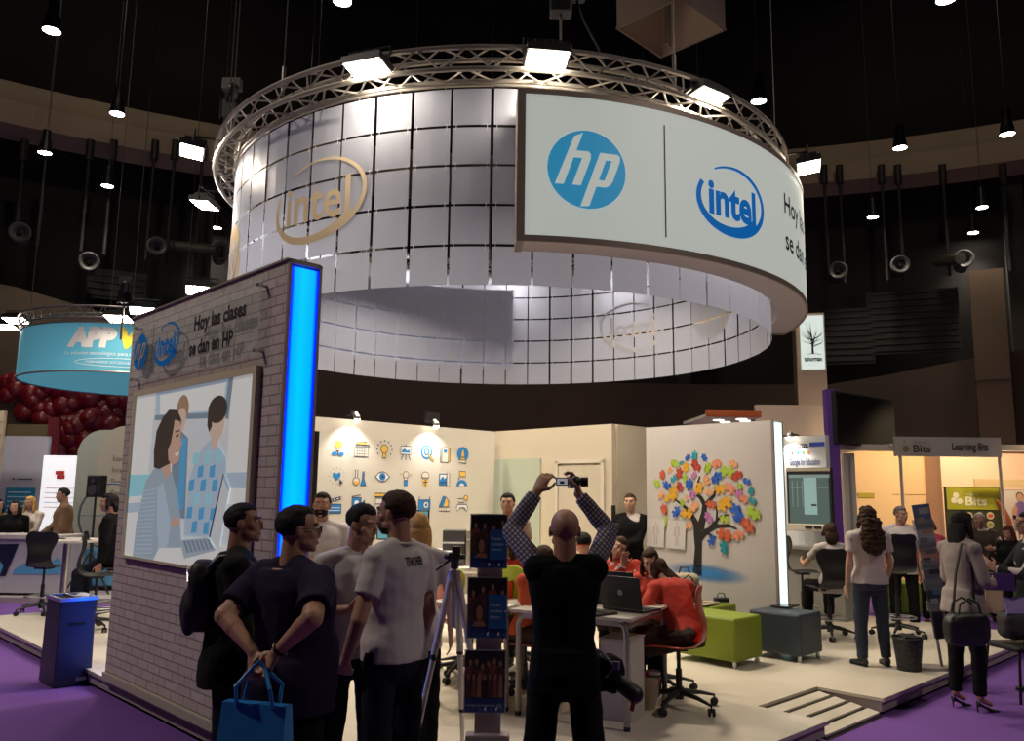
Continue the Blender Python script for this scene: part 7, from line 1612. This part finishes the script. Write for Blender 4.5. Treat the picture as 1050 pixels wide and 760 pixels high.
pw, Jw = person('woman in a grey jacket, black trousers and high heels carrying a black handbag', q + V((-.02, 0, 0)), az(-74), H - .0, dict(sw=.094, pel=(0, 0, .525 * (H - .07) + .075), lean=2, hyaw=-6, hpitch=14, wrR=(.06, .26, 1.04), hintR=(.6, -.5, -1), wrL=(-.10, .26, 1.02), armL=((-.10, .1, -1), (.1, .8, -.6)), hdL=(.5, .8, .1), hnL=(0, 0, 1), legR=((.03, .06, -1), (.0, -.03, -1)), legL=((-.02, -.04, -1), (-.0, -.10, -1)), footR=(.1, 1, 0), footL=(-.1, 1, 0)), dict(fem=True, legs=BLACKC, top=cloth('grey_jacket', (.30, .25, .23)), top_name='jacket', sleeve=1.94, hem=-.06, fit=.014, wr=.009, hair='long', hair_len=.28, hair_w=1.15, hair_m=HBK, shoe='heel', leg_r=(.050, .034, .030, .022), leg_end=.93), .0075, 'mid')
Ww = pw.matrix_world; t = thing('handbag', 'large black leather handbag on the shoulder of the woman in heels', 'handbag', Ww @ V((.20, -.17, .54)), az(-74)); mb = MB(); mb.ell((0, 0, .15), .085, .235, .155, nu=24, nv=14, fn=lambda d: 1 / max(.7, (abs(d.x) ** 4 + abs(d.y) ** 4 + abs(d.z) ** 4) ** .25) * .88); solid(mb, 'bag_body', mat('bag_leather', (.014, .013, .013), .4), t, .009, 2, .004, 9)
for x in (-.04, .04): mb = MB(); mb.tube([(x, -.12, .25), (x, -.09, .36), (x, 0, .40), (x, .09, .36), (x, .12, .25)], .009, 8); mb.build('handle', M_black, t, smooth=60)
mb = MB(); mb.tube([(-.03, -.1, .27), (-.06, -.02, .60), (-.06, .06, .84), (-.06, .14, .83), (-.05, .14, .55), (-.03, .12, .27)], .011, 6); mb.build('shoulder_strap', M_black, t, smooth=60)
t = thing('violet_booklet', 'violet booklet held out by the woman in heels', 'booklet', Ww @ V((-.02, .42, 1.04)), az(-74)); mb = MB(); mb.box((0, 0, 0), (.24, .012, .15), rz=rad(60)); mb.build('cover', mat('booklet_violet', (.13, .07, .28), .5), t); mb = MB(); mb.box((-.003, -.006, 0), (.22, .004, .13), rz=rad(60)); mb.build('pages', mat('folder_paper'), t)
t = thing('cloth_bag', 'beige cloth bag hanging in front of the green booth table', 'bag', D(1018, 606, 12.4), az(-10)); mb = MB(); mb.prism([(-.14, -.30), (.16, -.34), (.12, .25), (-.08, .27)], .06); mb.build('bag_body', mat('cloth_beige', (.46, .34, .22), .8), t, bevel=.01); mb = MB(); mb.tube([(-.06, -.03, .26), (-.04, -.03, .40), (.06, -.03, .42), (.1, -.03, .25)], .01, 6); mb.build('handle', mat('cloth_beige'), t)
q = D(1056, 540, 7.9); q = V((q.x, q.y, 0)); person('man in a dark suit raising his hands at the right picture edge', q, az(78), 1.66, dict(hyaw=12, wrR=(.10, .36, 1.14), wrL=(-.12, .36, 1.12), hintR=(.6, -.3, -1), hintL=(-.6, -.3, -1), hdR=(-.5, .5, .5), hdL=(.5, .5, .5), hnR=(-.5, -.3, 0), hnL=(.5, -.3, 0)), dict(legs=BLACKC, top=cloth('navy_suit', (.012, .012, .018)), top_name='jacket', under=TEE, sleeve=1.9, hair='short', hair_m=HBK), .0085, 'mid')
q, H = headpos(1040, 556, 11.8, 0.); person('woman with long reddish hair beside the red arm cut-out', V((D(1037, 560, 11.8).x, 11.8, 0)), az(120), 1.42, dict(hpitch=20), dict(fem=True, legs=BLACKC, top=BLACKC, sleeve=1.9, hair='long', hair_m=HRED, hair_len=.3), .012, 'mid', det=0)
q, H = headpos(868, 540, 12.6, 0.)

# --- left side stand
q = V((D(70, 500, 13.9).x, 13.9, 0)); H = D(66, 499, 13.9).z; person('young man in a brown blazer and white shirt leaning on the white counter', q, az(118), H, dict(lean=5, hyaw=18, hpitch=10, wrR=(.22, .34, .98), wrL=(-.18, .12, .88), hintL=(-.8, -.6, 0)), dict(legs=BLACKC, top=cloth('brown_blazer', (.17, .095, .048)), top_name='blazer', under=TEE, sleeve=1.94, hem=-.09, fit=.03, wr=.008, hair='short', hair_m=HBK), .010, 'mid')
q = V((D(33, 510, 14.2).x, 14.2, 0)); H = D(33, 508, 14.2).z; person('blond woman in a white blouse behind the white counter', q, az(176), max(1.45, H), dict(hpitch=12, wrR=(.10, .30, .98), wrL=(-.06, .30, .98)), dict(fem=True, legs=BLACKC, top=cloth('white_blouse', (.60, .52, .44)), sleeve=1.9, hair='long', hair_len=.26, hair_m=HBL, front_len=.8), .010, 'light')
q = V((D(16, 515, 13.9).x, 13.9, 0)); H = D(16, 512, 13.9).z; person('dark haired woman in black at the white counter beside the blond woman', q, az(-150), max(1.45, H), dict(hyaw=-20, lean=8), dict(fem=True, legs=BLACKC, top=BLACKC, sleeve=1.9, hair='long', hair_len=.3, hair_m=HBK, hair_w=1.2), .012, 'light', det=0)
q = V((D(-2, 512, 14.1).x, 14.1, 0)); person('woman in a yellowish top cut by the left picture edge', q, az(-120), 1.58, dict(), dict(fem=True, legs=BLACKC, top=cloth('ochre_top', (.25, .16, .05)), sleeve=1.9, hair='bob', hair_m=HBK), .012, 'mid', det=0)
sq = G(118, 636, PZ); q = V((D(121, 520, sq.y + .1).x, sq.y + .1, PZ)); seated('dark clothed black haired person seated at the far edge of the brick wall', q, az(100), 1.72, dict(lean=10, hyaw=20, hpitch=6, legR=((.12, 1, -.45), (.02, .0, -1)), legL=((-.12, 1, -.5), (-.02, .0, -1))), dict(legs=JEANS, top=BLACKC, sleeve=1.9, hair='bob', hair_len=.12, hair_m=HBK), .010, 'mid', .66)
# ------------------------------------------------------------------ light
def area(name, loc, target, size, power, col=(1, .9, .76), size_y=None, spread=None):
    l = bpy.data.lights.new(name, 'AREA'); l.energy = power; l.color = col; l.size = size
    if size_y: l.shape = 'RECTANGLE'; l.size_y = size_y
    if spread: l.spread = spread
    o = bpy.data.objects.new(name, l); COL.objects.link(o); o.location = loc
    o.rotation_euler = (V(target) - V(loc)).to_track_quat('-Z', 'Y').to_euler(); return o
def spot(name, loc, target, power, ang, col=(1, .88, .70), r=.08, blend=.5):
    l = bpy.data.lights.new(name, 'SPOT'); l.energy = power; l.color = col; l.spot_size = rad(ang); l.spot_blend = blend; l.shadow_soft_size = r
    o = bpy.data.objects.new(name, l); COL.objects.link(o); o.location = loc
    o.rotation_euler = (V(target) - V(loc)).to_track_quat('-Z', 'Y').to_euler(); return o
WARM = (1, .89, .73)
for k, (p, ang) in enumerate(fpos):
    inn = V((-math.cos(ang), -math.sin(ang), 0))
    q = p + V((0, 0, -.10)) + inn * .02
    near = k < 6
    # each floodlight washes the tiles beside it and the floor below
    area('flood_wash', q, q + inn * .55 + V((0, 0, -1.0)), .30, 20 if near else 15, WARM, .20)
for i, a, e in ((0, -91, 75), (4, -129, 60), (2, -62, 80), (1, -84, 30), (5, -160, 30)):
    p = fpos[i][0]; spot('flood_beam', p + V((0, 0, -.09)), RP(a, RR, 5.25), e, 48, WARM, .10, 1.)
for px, py in dlist:
    p = G(px, py, 10.); l = spot('hall_lamp_and_fill', p + V((0, 0, -.05)), p + V((0, 0, -5)), 260, 100, (1, .90, .75), .2, .8)
# other lamps of the roof, outside the picture, then two added front fills
for x, y in ((-14, 8), (14, 8), (4, 26), (-3, 24)):
    spot('hall_lamp_and_fill', (x, y, 12), (x, y, 0), 500, 120, (1, .9, .75), .3, .8)
for x, y, w_ in ((-11, 4, 2600), (10, 1.5, 1300)):  # added fill spots that brighten the brick wall and sign, no real fixtures
    spot('hall_lamp_and_fill', (x, y, 12), (x * .4, 6, 0), w_, 90, (1, .88, .76), .3, .8)
spot('booth_fill', (7.5, 13.6, 3.4), (7.2, 15, 1.2), 300, 150, (1, .74, .45), .15, .8)  # added fill lights, put in to brighten the dim booth walls
spot('booth_fill', (8.9, 13.2, 3.3), (9.0, 14.4, 1.2), 130, 150, (1, .74, .45), .15, .8)
spot('neighbour_lamp', (-9.5, 12.5, 5.2), (-9.5, 14.5, .5), 340, 140, (1, .92, .85), .2, .8)
spot('beam_fill', (-8, 14, 16), (-13, 22.5, 12.2), 330, 100, (1, .86, .66), .3, .8)  # added wash lights, put in only to lift the concrete ring beam
spot('beam_fill', (9, 16, 16), (13, 24, 12.2), 260, 100, (1, .86, .66), .3, .8)
# icon wall lamps and display wall lamp
for o in [q for q in bpy.data.objects if q.name.startswith('wall_spotlight')]:
    M = Matrix.Translation(o.location) @ o.rotation_euler.to_matrix().to_4x4()
    spot('wall_spot', M @ V((0, -.055, -.06)), M @ V((0, .10, -.5)), 34 if o.location.y < 12.2 and o.location.x < 2 else 26, 115, (1, .95, .86), .03, .6)
# light under the round truss over the platform
for a, r in ((225, 1.9), (315, 1.9), (45, 1.9), (135, 1.9)):
    p = RP(a, r, 5.55); area('stand_lamp', p, p - V((0, 0, 3)), .4, STAND_W, (1, .86, .66), .3, rad(125))
w = bpy.data.worlds.new('world'); scene.world = w; w.use_nodes = True
w.node_tree.nodes['Background'].inputs[0].default_value = (.02, .018, .016, 1); w.node_tree.nodes['Background'].inputs[1].default_value = .4
vs = scene.view_settings; vs.view_transform = 'Standard'; vs.look = 'None'; vs.gamma = 1; vs.exposure = 0; vs.use_curve_mapping = False
scene.cycles.max_bounces = 6; scene.cycles.diffuse_bounces = 3; scene.cycles.glossy_bounces = 3; scene.cycles.transparent_max_bounces = 12
scene.cycles.sample_clamp_indirect = 3.; scene.cycles.use_denoising = True
